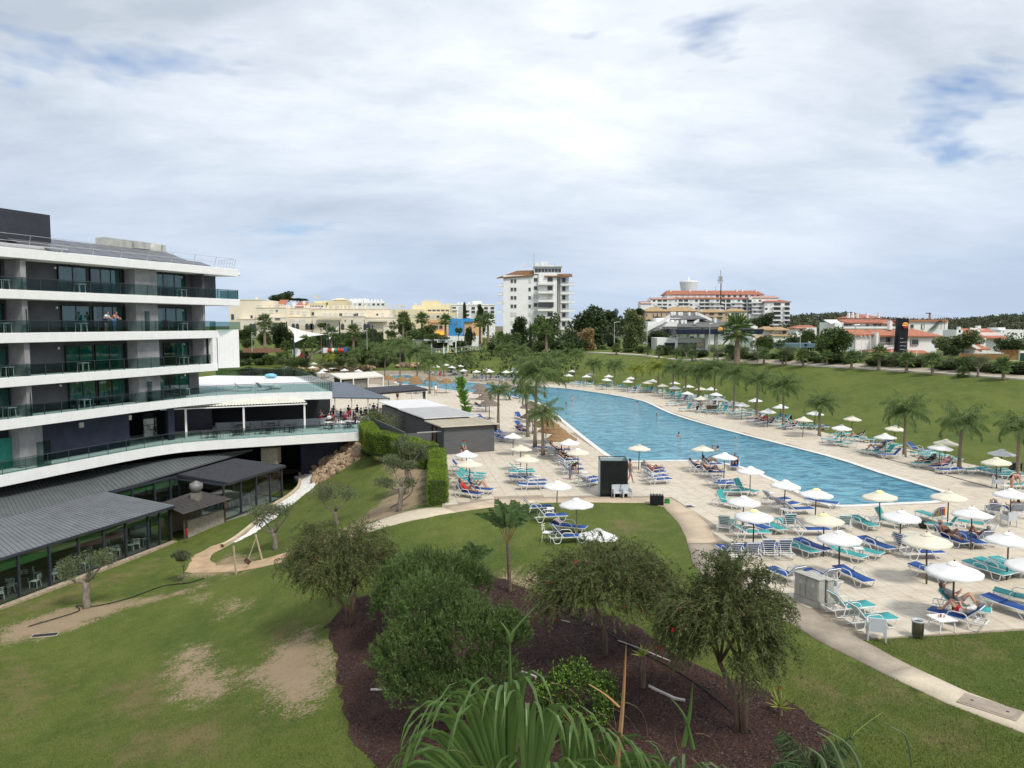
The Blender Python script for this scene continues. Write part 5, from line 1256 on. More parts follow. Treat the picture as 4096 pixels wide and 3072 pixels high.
def fanpalm(bu,bv,cu,cv,k=0,s=None,zone='bank',depth=None):
 if depth:b=PD(bu,bv,depth)
 else:b=G(bu,bv)
 t=PD(cu,cv,b.y);h=max(.4,t.z-b.z);s=s or min(1.5,.55+h*.14)
 o=thing('fan_palm','','palm tree',tuple(b))
 put(trunk_mesh(h,.24*s,.17*s,(t.x-b.x,0),seed=k),'trunk',o,bark_p)
 m=MB();m.lathe([(.16*s,h-.8*s),(.34*s,h-.45*s),(.28*s,h-.05)],9,(t.x-b.x,0,0));put(m.mesh('dead_skirt'),'dead_skirt',o,lf_dry)
 c=put(FC[k%3],'crown',o,lf_wash);c.location=(t.x-b.x,0,h);c.scale=(s,)*3;c.rotation_euler=(0,0,rnd.uniform(0,6))
 FANP.append((o,zone,bu))
for i,(bx,by,x,y)in enumerate([(160,905,160,835),(470,917,470,862),(580,945,580,872),(750,955,755,890),(905,975,910,905),(1275,975,1280,862),(1345,1010,1350,665),(1610,1005,1615,912),(1795,1017,1790,912),(1995,1027,1990,915)]):
 fanpalm(*cx(c5,bx,by),*cx(c5,x,y),k=i,s=2.0 if i==6 else None)
c7=(3200,1050,.4069)
for i,(bx,by,x,y)in enumerate([(265,1010,265,925),(505,1047,510,935),(775,1057,780,890),(1045,1082,1050,955),(1300,1107,1305,965),(1600,1125,1600,1085),(2000,1152,1990,1015)]):fanpalm(*cx(c7,bx,by),*cx(c7,x,y),k=i)
for i,a in enumerate([(1060,1395,1057,1287,175),(1215,1442,1219,1366,176),(1247,1442,1250,1372,174),(1326,1425,1326,1333,182),(1414,1425,1414,1324,190),(1348,1430,1350,1366,185),(1613,1375,1613,1273,215),(1689,1385,1687,1276,215),(1782,1385,1782,1282,218),(1953,1392,1951,1280,205),(1920,1388,1920,1292,210),(2002,1398,2002,1345,190),(2068,1398,2068,1350,190),(2185,1411,2185,1320,178),(2136,1402,2136,1323,186),(1140,1440,1142,1385,180)]):
 fanpalm(a[0],a[1],a[2],a[3],i,zone='park',depth=a[4])
label_rank(FANP,lambda o,k,r:tag(o,f"{r} fan palm {'along the top of the grass bank' if k == 'bank' else 'in the park before the apartments'}",'palm tree','fan palms'))
# ---- crowns built from leaf clumps
def crown_leaves(rg,blobs,n,leaf,wid,shell=.55,droop=0.0):
 """blobs: (x,y,z,rx,ry,rz); leaves spread through each blob, denser near its surface"""
 vol=np.array([b[3]*b[4]*b[5]for b in blobs])**.67;cnt=rg.multinomial(n,vol/vol.sum());Pn=[];D=[]
 for b,c in zip(blobs,cnt):
  d=rg.normal(size=(c,3));d/=np.linalg.norm(d,axis=1,keepdims=True)
  r=np.where(rg.random(c)<.72,rg.uniform(.78,1.08,c),rg.uniform(.3,.8,c))[:,None]
  Pn.append(np.array(b[:3])+d*r*np.array(b[3:]));D.append(d*.7+rg.normal(scale=.6,size=(c,3))+np.array([0,0,-droop]))
 Pn=np.concatenate(Pn);D=np.concatenate(D)
 return Pn,D,leaf*rg.uniform(.7,1.25,len(Pn)),wid*rg.uniform(.8,1.2,len(Pn))
def tree_kind(seed,style):
 """unit tree: crown spans about x,y in [-1,1], z in [0,2]; returns crown and limb meshes"""
 rg=np.random.default_rng(seed);limbs=MB()
 if style=='round':blobs=[(rg.normal(0,.38),rg.normal(0,.38),rg.uniform(.45,1.6),*(rg.uniform(.28,.46,3)))for _ in range(16)]
 elif style=='tall':blobs=[(rg.normal(0,.28)*(1.2-z/2.4),rg.normal(0,.28)*(1.2-z/2.4),z,*(rg.uniform(.26,.42,3)))for z in np.linspace(.25,1.8,17)]
 elif style=='umbrella':blobs=[(rg.uniform(-.75,.75),rg.uniform(-.75,.75),rg.uniform(1.35,1.7),rg.uniform(.28,.4),rg.uniform(.28,.4),rg.uniform(.15,.26))for _ in range(14)]
 elif style=='spire':blobs=[(rg.normal(0,.05),rg.normal(0,.05),z,.42*(1.1-z/2.2)+.12,.42*(1.1-z/2.2)+.12,.2)for z in np.linspace(.1,1.9,14)]
 elif style=='shrub':blobs=[(rg.uniform(-.6,.6),rg.uniform(-.6,.6),rg.uniform(.35,1.4),*(rg.uniform(.3,.5,3)))for _ in range(14)]
 n=5200
 Pn,D,L,W=crown_leaves(rg,blobs,n,.15,.085)
 me=leaf_mesh('crown',Pn,D,L,W,rg,.5)
 for b in blobs[::2]:limbs.tube([(0,0,min(.5,b[2]*.5)),(b[0]*.5,b[1]*.5,b[2]*.7),(b[0]*.9,b[1]*.9,b[2])],[.045,.03,.012],5)
 return me,limbs.mesh('limbs')
TK={s:[tree_kind(50+7*j+i,s)for i in range(n)]for j,(s,n)in enumerate((('round',3),('tall',2),('umbrella',2),('spire',1),('shrub',3)))}
def tree(u0,u1,vt,vb,depth,style,mat,label,group='background trees',k=0,name='tree',vg=None,cat='tree'):
 c=PD((u0+u1)/2,vb,depth);t=PD((u0+u1)/2,vt,depth);w=(u1-u0)/FPX*depth/2;h=(t.z-c.z)/2
 zg=min(c.z-.05,ztf(c.x,c.y))if style!='shrub' else c.z
 o=thing(name,label,cat,(c.x,c.y,zg),group=group)
 cr,tr=TK[style][k%len(TK[style])]
 q=put(cr,'crown',o,mat);q.location=(0,0,c.z-zg);q.scale=(w,w*.95,h);q.rotation_euler=(0,0,rnd.uniform(0,6))
 if style!='shrub':
  q=put(tr,'limbs',o,bark_b);q.location=(0,0,c.z-zg);q.scale=(w,w,h)
  m=MB();m.tube([(0,0,-.3),(.02*w,0,(c.z-zg)*.6),(0,0,c.z-zg+h*.9)],[.11*w,.085*w,.05*w],7);put(m.mesh('trunk'),'trunk',o,bark_b)
 return o
# ----- trees and shrubs beyond the pool
for i,a in enumerate([(2278,2470,1212,1392,232,'round',lf_dark,'broad dark evergreen tree right of the white tower'),(2462,2590,1248,1402,195,'tall',lf_lite,'pale leafy tall tree left of the fuel station'),(2120,2235,1252,1392,215,'round',lf_mid,'leafy tree in front of the white tower base'),(2030,2130,1275,1395,205,'tall',lf_dark,'dark feathery tree at the left foot of the white tower'),(2230,2330,1325,1405,185,'round',lf_dark,'low dark tree left of the reed clump'),(2290,2410,1318,1402,190,'tall',lf_dry,'clump of dry straw coloured reeds behind the path'),(3253,3408,1300,1420,118,'round',lf_mid,'drooping green tree left of the white villa'),(3750,3905,1318,1410,122,'round',lf_lite,'olive brown leafed tree right of the white villa'),(3765,3838,1378,1432,112,'round',lf_dark,'small dense dark tree beside the wooden fence'),(3006,3108,1338,1404,150,'round',lf_mid,'green tree beside the parked white car'),(2990,3090,1250,1325,300,'round',lf_dark,'dark tree before the red roofed apartment block'),(2570,2700,1318,1390,205,'round',lf_dark,'dark spreading tree behind the fuel station shop'),(2600,2660,1262,1310,330,'round',lf_dark,'dark tree below the beige houses'),(3100,3190,1345,1405,170,'round',lf_dark,'dark tree behind the blue bus shelter'),(3990,4096,1352,1420,130,'round',lf_dark,'dark tree at the right edge behind the fence'),(3190,3270,1310,1400,160,'round',lf_mid,'green tree between bus shelter and villa'),(1078,1170,1163,1218,300,'round',lf_dark,'dark tree rising above the cream apartments'),(1165,1235,1192,1218,320,'umbrella',lf_dark,'flat dark pine beside the red gable roofs'),(1580,1660,1258,1345,225,'round',lf_mid,'pale green tree between two fan palms'),(1620,1740,1298,1372,212,'round',lf_mid,'round green tree behind the kids club'),(1465,1500,1315,1345,225,'round',lf_mid,'small round tree by the apartments'),(1470,1515,1313,1342,222,'round',lf_mid,'rounded garden tree before the cream apartments'),(948,1015,1300,1365,190,'round',lf_mid,'green tree just right of the hotel end'),(1065,1165,1290,1380,185,'round',lf_dark,'dark green trees behind the shade sail post'),(1030,1090,1320,1382,180,'round',lf_mid,'green tree left of the shade sail'),(1268,1300,1290,1335,200,'umbrella',lf_mid,'small umbrella topped pine before the apartments'),(1540,1590,1320,1350,215,'round',lf_mid,'bushy tree at the apartments right end'),(1855,1895,1300,1390,210,'round',lf_dark,'dark garden tree beside the blue building'),(1818,1850,1310,1360,215,'umbrella',lf_mid,'cloud pruned tree before the blue building'),(1880,1960,1262,1330,260,'tall',lf_dark,'dark cypress group behind the blue building'),(1845,1872,1215,1300,300,'tall',lf_dark,'slender dark tree before the pale far apartments'),(1900,1940,1222,1290,300,'tall',lf_dark,'dark tree beside the pale far apartments'),(1990,2060,1330,1398,200,'round',lf_mid,'green tree left of the white tower'),(2108,2135,1310,1415,176,'spire',lf_dark,'narrow dark cypress on the bank top'),(2420,2480,1330,1400,200,'round',lf_dark,'dark tree behind the street lamp'),(2410,2470,1235,1300,330,'round',lf_dark,'distant dark tree right of the white tower'),(2535,2580,1230,1262,360,'round',lf_dark,'small distant dark tree crown on the skyline')]):
 tree(*a,k=i)
SH=[]
rs=random.Random(11)
top=[(4110,1508),(3900,1496),(3700,1482),(3500,1470),(3300,1457),(3100,1447),(2831,1432),(2600,1420),(2400,1405),(2250,1399),(2100,1391)]
for(ua,va),(ub,vb)in zip(top,top[1:]):
 n=max(2,int(abs(ub-ua)/55))
 for j in range(n):
  t=(j+rs.random()*.6)/n;u=ua+(ub-ua)*t;v=va+(vb-va)*t-rs.uniform(0,6)
  g=G(u,v);w=rs.uniform(26,48)*120/g.y;hh=rs.uniform(28,62)*115/g.y
  o=tree(u-w,u+w,v-hh,v+1,g.y+rs.uniform(.6,2.2),'shrub',rs.choice((lf_mid,lf_dark,lf_mid,lf_lite)),'','shrubs along the bank top',k=rs.randrange(3),name='shrub',cat='shrub')
  SH.append((o,'bank',u))
for u0,u1,vt,vb,d,mt in[(950,1010,1395,1440,182,lf_dark),(1000,1060,1400,1440,181,lf_dark),(1010,1070,1430,1462,176,lf_mid),(950,1010,1425,1475,174,lf_mid),(1060,1100,1420,1445,178,lf_dark),(960,1020,1350,1395,188,lf_mid),(1090,1160,1350,1400,186,lf_dark),(1030,1075,1385,1425,184,lf_dark),(950,1050,1462,1512,140,lf_mid),(1040,1150,1470,1520,135,lf_dark),(1130,1230,1462,1530,128,lf_mid),(1200,1270,1480,1530,126,lf_dark),(1150,1210,1425,1462,165,lf_mid),(1290,1340,1400,1440,180,lf_mid),(1370,1420,1400,1440,182,lf_mid),(1450,1520,1385,1440,185,lf_mid),(1420,1470,1400,1450,180,lf_dark),(1500,1560,1385,1435,188,lf_mid),(1380,1440,1345,1400,195,lf_mid),(1430,1500,1350,1410,196,lf_mid),(1700,1760,1330,1375,205,lf_mid),(1745,1800,1345,1385,205,lf_dark),(1800,1870,1360,1395,207,lf_dark),(1950,2010,1360,1402,195,lf_dark),(2010,2075,1358,1400,190,lf_mid),(2070,2130,1355,1405,188,lf_dark),(2130,2200,1350,1408,186,lf_mid),(2190,2260,1360,1408,182,lf_dark),(2240,2300,1365,1408,180,lf_mid)]:
 o=tree(u0,u1,vt,vb,d,'shrub',mt,'','shrubs in the park',k=rs.randrange(3),name='shrub',cat='shrub');SH.append((o,'park',(u0+u1)/2))
for k in range(34):
 u=rs.uniform(960,1760);d=rs.uniform(150,185);w=rs.uniform(14,30);v=1445+(185-d)*.9-(u>1560)*20
 if 1225<u<1300 and d>165:continue
 o=tree(u-w,u+w,v-rs.uniform(24,48),v,d,'shrub',rs.choice((lf_mid,lf_dark,lf_lite,lf_mid)),'','shrubs in the park',k=rs.randrange(3),name='shrub',cat='shrub');SH.append((o,'park',u))
label_rank(SH,lambda o,k,r:tag(o,f"{r} leafy shrub {'in the planting along the bank top' if k == 'bank' else 'in the park beyond the pool'}",'shrub'))
def hedge(name,label,pts,w,h,mat,leaf=.12,dens=260,seed=3,top_noise=.05,cat='hedge',base=None):
 """clipped hedge along a world polyline: solid core plus leaves over every face"""
 rg=np.random.default_rng(seed);c0=Vector(pts[0]);o=thing(name,label,cat,tuple(c0));core=MB();PP=[];DD=[]
 for a,b in zip(pts,pts[1:]):
  a=Vector(a);b=Vector(b);d=(b-a);L=d.xy.length;t=d.normalized();n=Vector((-t.y,t.x,0)).normalized()
  hw=w/2-.06
  vs=[]
  for q in(a,b):
   for s in(-1,1):vs+=[q+n*s*hw-Vector((0,0,.3)),q+n*s*hw+Vector((0,0,h-.07))]
  core.add([v-c0 for v in vs],[(0,1,3,2),(4,6,7,5),(0,4,5,1),(2,3,7,6),(1,5,7,3)])
  area=L*(2*h+w)+2*w*h;cnt=int(area*dens);u=rg.random(cnt);f=rg.random(cnt)*(2*h+w)
  side=np.where(f<h,-1,np.where(f<2*h,1,0));zz=np.where(side==-1,f,np.where(side==1,f-h,h));yy=np.where(side==0,f-2*h-w/2,side*w/2)
  bul=.06*np.sin(u*L*2.3+a.x)+rg.normal(scale=top_noise,size=cnt)
  nv=np.stack([n.x*side,n.y*side,(side==0)*1.0],1)
  q=np.array(a)[None]+np.outer(u,np.array(d))+np.outer(yy,np.array(n))+np.stack([0*zz,0*zz,zz],1)+nv*bul[:,None]
  for e,sg in((a,-1),(b,1)):
   k=int(w*h*dens);q2=np.array(e)[None]+np.outer(rg.uniform(-w/2,w/2,k),np.array(n))+np.stack([np.zeros(k),np.zeros(k),rg.uniform(0,h,k)],1);n2=np.tile(np.array(t)*sg,(k,1));q=np.concatenate([q,q2]);nv=np.concatenate([nv,n2])
  PP.append(q-np.array(c0));DD.append(nv+rg.normal(scale=.6,size=nv.shape)+np.array([0,0,.45]))
 core.build('core',lf_dark,o)
 PP=np.concatenate(PP);DD=np.concatenate(DD)
 me=leaf_mesh('foliage',PP-DD*.02,DD,leaf*rg.uniform(.7,1.3,len(PP)),leaf*.42,rg,.5);put(me,'foliage',o,mat)
 return o
hedge('hedge','long dark clipped hedge below the cream apartments',[PD(1150,1392,200),PD(1330,1385,205),PD(1530,1378,210)],1.5,3.2,lf_dark,.35,30,5)
# ----- garden in the foreground
def bottlebrush(bu,bv,u0,u1,vt,vb,label,seed,multi=3,ntw=1250,dense=40,tail=0.0):
 rg=np.random.default_rng(seed);b=G(bu,bv);d=b.y
 cc=PD((u0+u1)/2,(vt+vb)/2,d);rx=(u1-u0)/2/FPX*d;rz=(vb-vt)/2/FPX*d;c=np.array([cc.x-b.x,0.0,cc.z-b.z])
 o=thing('bottlebrush_tree',label,'tree',tuple(b))
 tr=MB();tips=[]
 for i in range(multi):
  a=2.1*i+seed;x0=.10*math.cos(a)*(multi>1);y0=.10*math.sin(a)*(multi>1)
  f=Vector((c[0]*.6+.25*rx*math.cos(a),.3*rx*math.sin(a),c[2]-rz*.55))
  tr.tube([(x0,y0,-.25),(x0*1.5,y0*1.5,f.z*.45),f],[.115,.085,.065],8)
  for j in range(5):
   aa=a+j*1.26+rg.uniform(-.3,.3);e=c+np.array([rx*.62*math.cos(aa),rx*.62*math.sin(aa),rz*rg.uniform(-.15,.6)])
   mid=(np.array(f)+e)/2+np.array([0,0,.15*rz]);tr.tube([f,mid,e],[.05,.034,.012],5);tips.append(e)
 put(tr.mesh('trunk',True),'trunk',o,bark_b)
 Pn=[];D=[];tw=MB();fl=MB();LL=[]
 nc=46;cl=[]
 for i in range(nc):
  q=rg.normal(size=3);q/=np.linalg.norm(q)
  if q[2]<-.3:q[2]*=-.5;q/=np.linalg.norm(q)
  cl.append((c+q*rg.uniform(.45,.95)*np.array([rx,rx*.95,rz])*.90,q));e=cl[-1][0]
  tr_=tips[i%len(tips)];tw.tube([tr_,(tr_+e)/2+np.array([0,0,.06]),e],[.018,.013,.007],4,cap=False)
 for i in range(ntw):
  e,q=cl[i%nc];k=1;p=e+rg.normal(scale=.13,size=3)*rx*np.array([1,1,.6])
  dr=q*.8+np.array([0,0,.55])+rg.normal(scale=.25,size=3);dr/=np.linalg.norm(dr);ln=rg.uniform(.35,.85)*rx/1.9+tail*rg.random();pts=[p.copy()];ns=8
  for s in range(ns):
   dr=dr+np.array([0,0,-.16-.05*s]);dr/=np.linalg.norm(dr);p=p+dr*ln/ns;pts.append(p.copy())
   for _ in range(dense//ns):
    dd=dr*.9+rg.normal(scale=.75,size=3);Pn.append(p+dr*rg.uniform(-.05,.05));D.append(dd)
  tw.tube(pts[::2],[.008,.006,.005,.004,.003],3,cap=False)
  if rg.random()<.009:e=pts[-2];fl.tube([e,e+dr*.10],[.03,.028],6)
 n=len(Pn);me=leaf_mesh('foliage',Pn,D,rg.uniform(.09,.16,n),rg.uniform(.02,.032,n),rg,.5);put(me,'foliage',o,lf_bottle)
 put(tw.mesh('twigs'),'twigs',o,M('twig_pale',(.21,.165,.10),.9,.2,3));put(fl.mesh('flower_spikes'),'flower_spikes',o,red_fl)
 return o
bottlebrush(1402,2500,1135,1600,2110,2440,'spreading bottlebrush tree nearest the sloping lawn with few red flowers',1,3)
bottlebrush(2420,2622,2120,2690,2185,2520,'bottlebrush tree with forked trunk below the lawn parasols',2,1,1450)
bottlebrush(2965,2928,2690,3135,2225,2790,'tall weeping bottlebrush tree with twin trunks beside the curved path',3,2,1500,tail=.55)
def feathery(name,label,blobs_px,seed,npl=1500,base=None):
 rg=np.random.default_rng(seed);b=G(*base);o=thing(name,label,'shrub',tuple(b));Pn=[];D=[];st=MB();wts=np.array([(x1-x0)*(v1-v0)for x0,x1,v0,v1,dy in blobs_px],float);cnt=(npl*wts/wts.sum()).astype(int)
 for(x0,x1,v0,v1,dy),c in zip(blobs_px,cnt):
  d=b.y+dy;ce=PD((x0+x1)/2,(v0+v1)/2,d);rx=(x1-x0)/2/FPX*d*1.1;rz=(v1-v0)/2/FPX*d*1.08;ce=np.array(ce-b)
  st.tube([(0,0,-.1),tuple(ce*np.array([.6,.6,.3])),tuple(ce)],[.06,.04,.015],5)
  for i in range(c):
   q=rg.normal(size=3);q/=np.linalg.norm(q);q[2]=abs(q[2])*.9+q[2]*.1 if q[2]<-.2 else q[2]
   p=ce+q*rg.uniform(.55,.97)*np.array([rx,rx*.9,rz]);ax=q*.7+np.array([0,0,.9])+rg.normal(scale=.28,size=3);ax/=np.linalg.norm(ax);ln=rg.uniform(.22,.42)
   for k in range(20):
    s=k/20;Pn.append(p+ax*ln*s);dd=ax*(1.0)+rg.normal(scale=.5,size=3);D.append(dd)
 n=len(Pn);me=leaf_mesh('foliage',Pn,D,rg.uniform(.09,.16,n),rg.uniform(.016,.028,n),rg,.45);put(me,'foliage',o,lf_feather);put(st.mesh('stems'),'stems',o,bark_b)
 return o
feathery('feathery_shrub','large feathery green shrub in the mulch bed, front mass',[(1490,1800,2480,2840,0),(1700,2060,2400,2760,.3),(1560,1900,2300,2620,1.2),(1900,2120,2440,2680,.5),(1540,1800,2660,2880,-.6),(1820,2080,2620,2830,-.3),(1640,1960,2700,2870,-.8)],4,4600,base=(1760,2880))
feathery('feathery_shrub','paler feathery shrub behind, beside the bottlebrush tree',[(1500,1740,2240,2500,0),(1680,1940,2220,2450,.5),(1560,1840,2210,2400,1.0),(1840,1960,2270,2440,.8),(1490,1640,2330,2560,-.4)],5,2600,base=(1700,2560))
def boxbush(bu,bv,u0,u1,vt,label,seed):
 rg=np.random.default_rng(seed);b=G(bu,bv);d=b.y;rx=(u1-u0)/2/FPX*d;h=(bv-vt)/FPX*d;o=thing('round_shrub',label,'shrub',tuple(b))
 A=[];Ad=[];Bp=[];Bd=[];st=MB();st.tube([(0,0,-.1),(0,0,h*.5)],[.06,.03],6)
 for i in range(900):
  q=rg.normal(size=3);q/=np.linalg.norm(q);q[2]=abs(q[2]);k=1+.10*math.sin(5*math.atan2(q[1],q[0])+1)+.08*math.sin(9*q[2]+3*q[0])
  p=np.array([0,0,h*.36])+q*np.array([rx,rx,h*.58])*k*rg.uniform(.72,1.0);ax=q*.5+np.array([0,0,.8])+rg.normal(scale=.3,size=3);ax/=np.linalg.norm(ax)
  for s in range(9):
   dd=ax*.5+rg.normal(scale=.7,size=3);z=p+ax*.16*(s/9)
   (Bp if s>5 else A).append(z);(Bd if s>5 else Ad).append(dd)
 for i in range(2500):
  q=rg.normal(size=3);q/=np.linalg.norm(q);A.append(np.array([0,0,h*.36])+q*np.array([rx,rx,h*.5])*rg.uniform(.6,.95));Ad.append(q+rg.normal(scale=.4,size=3))
 A=np.array(A);A[:,2]=np.maximum(A[:,2],.03)
 put(leaf_mesh('foliage',A,Ad,rg.uniform(.06,.10,len(A)),rg.uniform(.035,.05,len(A)),rg,.5),'foliage',o,leafm('box_leaf_old',(.045,.085,.012),.4))
 put(leaf_mesh('new_leaves',Bp,Bd,rg.uniform(.06,.09,len(Bp)),rg.uniform(.03,.045,len(Bp)),rg,.5),'new_leaves',o,lf_box);put(st.mesh('stem'),'stem',o,bark_b)
boxbush(2300,2905,2115,2480,2650,'bright green rounded shrub in the mulch above the fan palm',6)
# ---- traveller's palm and its small neighbour: paddle leaves with torn blades
def paddle(rg,base,az,e0,pet,bl,bw,droop,mats,parent):
 pt=MB();p=Vector(base);d=Vector((math.cos(az)*math.cos(e0),math.sin(az)*math.cos(e0),math.sin(e0)));pts=[p.copy()]
 for s in range(6):p=p+d*pet/6;pts.append(p.copy())
 rib=[p.copy()];e=e0;dirs=[d.copy()]
 for s in range(10):
  e-=droop/10;d=Vector((math.cos(az)*math.cos(e),math.sin(az)*math.cos(e),math.sin(e)));p=p+d*bl/10;rib.append(p.copy());dirs.append(d.copy())
 pt.tube(pts+rib[1::2],[.035,.03,.03,.028,.025,.022,.02,.016,.012,.009,.006,.004][:len(pts+rib[1::2])],5)
 lo=pt.build('leaf_stalk',mats[1],parent)
 m=MB();tw=rg.uniform(.5,1.0);side0=(Vector((-math.sin(az),math.cos(az),0))*(1-tw)+Vector((math.sin(e0),0,-math.cos(e0)*math.cos(az)))*tw).normalized()
 for sg in(-1,1):
  for s in range(10):
   t=(s+.5)/10;w=bw*math.sin(math.pi*min(1,.1+.86*t))**.6;sag=rg.uniform(.0,.35)+(.25 if rg.random()<.2 else 0);a,b=rib[s],rib[s+1];n=dirs[s].cross(side0).normalized()
   out=(side0*sg*math.cos(sag)-n*math.sin(sag)*(1 if n.z>0 else-1)+dirs[s]*.35).normalized()*w;g=(b-a)*rg.uniform(0,.12)
   m.add([a,b-g,b-g+out*.9,a+out],[(0,1,2,3)])
 return m.build('leaf_blade',mats[0],lo)
def traveller(bu,bv,tu,tv,topv,n,label,seed,name='traveller_palm',pet=.8,bl=1.1,bw=.20):
 rg=np.random.default_rng(seed);b=G(bu,bv);o=thing(name,label,'palm tree',tuple(b));t=PD(tu,tv,b.y);h=max(.1,t.z-b.z)
 m=MB();k=12;m.tube([((t.x-b.x)*i/k,0,h*i/k-.1*(i==0))for i in range(k+1)],[(.085-.02*i/k)*(1.12 if i%2 else 1)for i in range(k+1)],8);put(m.mesh('trunk'),'trunk',o,M('ringed_trunk',(.13,.095,.075),.9,.4,4,stretch=(.3,.3,6)))
 for i in range(n):
  f=(i+.5)/n*2-1;az=(0 if f>0 else math.pi)+rg.uniform(-.35,.35);e=R(88)-abs(f)**1.4*R(30);paddle(rg,(t.x-b.x,0,h),az,e,pet*rg.uniform(.8,1.1),bl*rg.uniform(.8,1.1),bw,R(10)+abs(f)**3*R(70),(lf_trav,M('stalk_brown',(.16,.13,.05),.7,.2)),o)
traveller(2040,2368,2031,2175,1980,8,'tall traveller palm with upright torn leaves on a ringed trunk',7,bw=.30,bl=1.2)
traveller(1899,2290,1899,2275,2165,7,'small broad leaved palm seedling behind the feathery shrub',8,pet=.45,bl=.85,bw=.24)
# ---- banana-like column behind the grey shed
def leaf_column():
 b=P(1868,1662,0);rg=np.random.default_rng(9);o=thing('banana_column','slanting column of big bright green leaves behind the grey shed','plant',tuple(b));t=PD(1836,1518,b.y);h=t.z-b.z+.2;lx=t.x-b.x
 m=MB();m.tube([(0,0,-.1),(lx*.5,0,h*.5),(lx*.95,0,h*.93)],[.12,.09,.05],7);put(m.mesh('stem'),'stem',o,M('green_stem',(.10,.14,.04),.7,.2))
 Pn=[];D=[]
 for i in range(150):
  s=rg.uniform(.05,.96);az=rg.uniform(0,6.28);Pn.append((lx*s,0,h*s));D.append((math.cos(az),math.sin(az),rg.uniform(.3,1.1)))
 me=leaf_mesh('leaves',Pn,D,rg.uniform(.7,1.15,150),rg.uniform(.26,.38,150),rg,.5);put(me,'leaves',o,lf_ban)
leaf_column()
# ---- olive trees
def olive(bu,bv,pads,label,seed,split=.45,r=.16):
 """pads: (u, v, rpx) foliage pads in the picture, all near the trunk's depth"""
 rg=np.random.default_rng(seed);b=G(bu,bv);d=b.y;o=thing('olive_tree',label,'tree',tuple(b));tr=MB();top=max(PD(u,v,d).z-b.z for u,v,q in pads);fk=Vector((rg.uniform(-.15,.15),rg.uniform(-.1,.1),top*split));k=6
 tr.tube([(rg.uniform(-.05,.05)*(i>0)+fk.x*i/k,fk.y*i/k,-.25*(i==0)+fk.z*i/k)for i in range(k+1)],[r*(1.5 if i==0 else 1.15-.25*i/k+rg.uniform(-.08,.1))for i in range(k+1)],8)
 blobs=[]
 for u,v,q in pads:
  dy=rg.uniform(-.5,.5);p=PD(u,v,d+dy)-b;rr=q/FPX*d;e=Vector((p.x,p.y,p.z-rr*.5));tr.tube([fk,fk.lerp(e,.5)+Vector((rg.uniform(-.12,.12),0,-.12)),e],[r*.62,r*.45,r*.2],6)
  for j in range(4):tr.tube([e,e+Vector((rg.uniform(-.7,.7)*rr,rg.uniform(-.7,.7)*rr,rg.uniform(.2,.6)*rr))],[r*.16,r*.05],4)
  for j in range(7):blobs.append((p.x+rg.normal(0,.45)*rr,p.y+rg.normal(0,.45)*rr,p.z+rg.normal(0,.22)*rr,.5*rr,.5*rr,.36*rr))
 put(tr.mesh('trunk',True),'trunk',o,bark_g);Pn,D,L,Wd=crown_leaves(rg,blobs,1150*len(pads),.13,.04);D=D+np.array([0,0,.35]);put(leaf_mesh('foliage',Pn,D,L,Wd,rg,.5),'foliage',o,lf_olive)
olive(345,2432,[(265,2275,62),(410,2228,62),(360,2300,26)],'gnarled olive tree with two flat pads beside the glass pavilion',1,.5,.2)
olive(1104,2196,[(1050,2050,58),(1110,2040,50),(1150,2045,36),(1035,2085,34)],'olive tree with forked trunk above the rope posts',2,.42)
olive(1349,2098,[(1285,1975,52),(1340,1965,60),(1395,1975,32)],'flat topped olive tree in the middle of the grass slope',3,.4,.14)
olive(1598,2044,[(1545,1930,40),(1575,1850,46),(1632,1865,40),(1640,1930,30)],'tiered olive tree on bare soil in front of the hedge',4,.5,.15)
olive(1626,1975,[(1590,1840,48),(1640,1785,44),(1590,1775,30),(1660,1815,40),(1610,1752,22),(1680,1795,26)],'silvery olive tree close behind, nearest the clipped hedge',5,.45,.15)
olive(736,2328,[(725,2235,26),(738,2218,24),(715,2215,18)],'slim young olive sapling beside the dirt track',6,.55,.04)
for i,(u,v,pv)in enumerate([(3440,1440,1420),(3558,1460,1430),(3688,1465,1440),(3793,1470,1445),(3912,1502,1445),(3440,1438,1425),(2745,1432,1392),(2870,1440,1402),(3030,1447,1410),(3145,1456,1408)]):
 if i==5:continue
 olive(u,v+6,[(u-18,pv-4,24),(u+20,pv-10,26),(u,pv+6,18)],f"{ORD[i]} small pruned olive along the bank top",20+i,.45,.12)
# ---- clipped hedge by the deck, round bush, agave
def gz(x,y,dz=0):return(x,y,ztf(x,y)+dz)
hedge('hedge','bright green clipped hedge along the deck edge',[(-4.55,46.5,-.1),(-5.1,52.0,-.1),(-5.75,58.6,-.1)],1.05,1.55,lf_hedge,.10,420,6)
hedge('hedge','bright green clipped hedge stepping up towards the dining terrace',[(-6.3,59.2,-.1),(-9.6,64.4,-.1),(-12.2,67.0,-.1),(-14.0,73.4,-.1)],1.25,1.7,lf_hedge,.10,380,7)
def bush(u,v,w,h,label,mat,seed,name='round_bush',n=4200,leaf=.12):
 rg=np.random.default_rng(seed);b=G(u,v);o=thing(name,label,'shrub',tuple(b));blobs=[(rg.normal(0,.3)*w,rg.normal(0,.3)*w,h*rg.uniform(.3,.72),.32*w,.32*w,.26*h)for _ in range(16)];Pn,D,L,Wd=crown_leaves(rg,blobs,n,leaf,leaf*.5)
 put(leaf_mesh('foliage',Pn,D,L,Wd,rg,.5),'foliage',o,mat);m=MB();m.tube([(0,0,-.2),(0,0,h*.5)],[.07,.03],6);put(m.mesh('stem'),'stem',o,bark_b)
bush(1518,1760,1.9,3.3,'tall rounded bush at the corner of the dining terrace',lf_lite,3,n=6500)
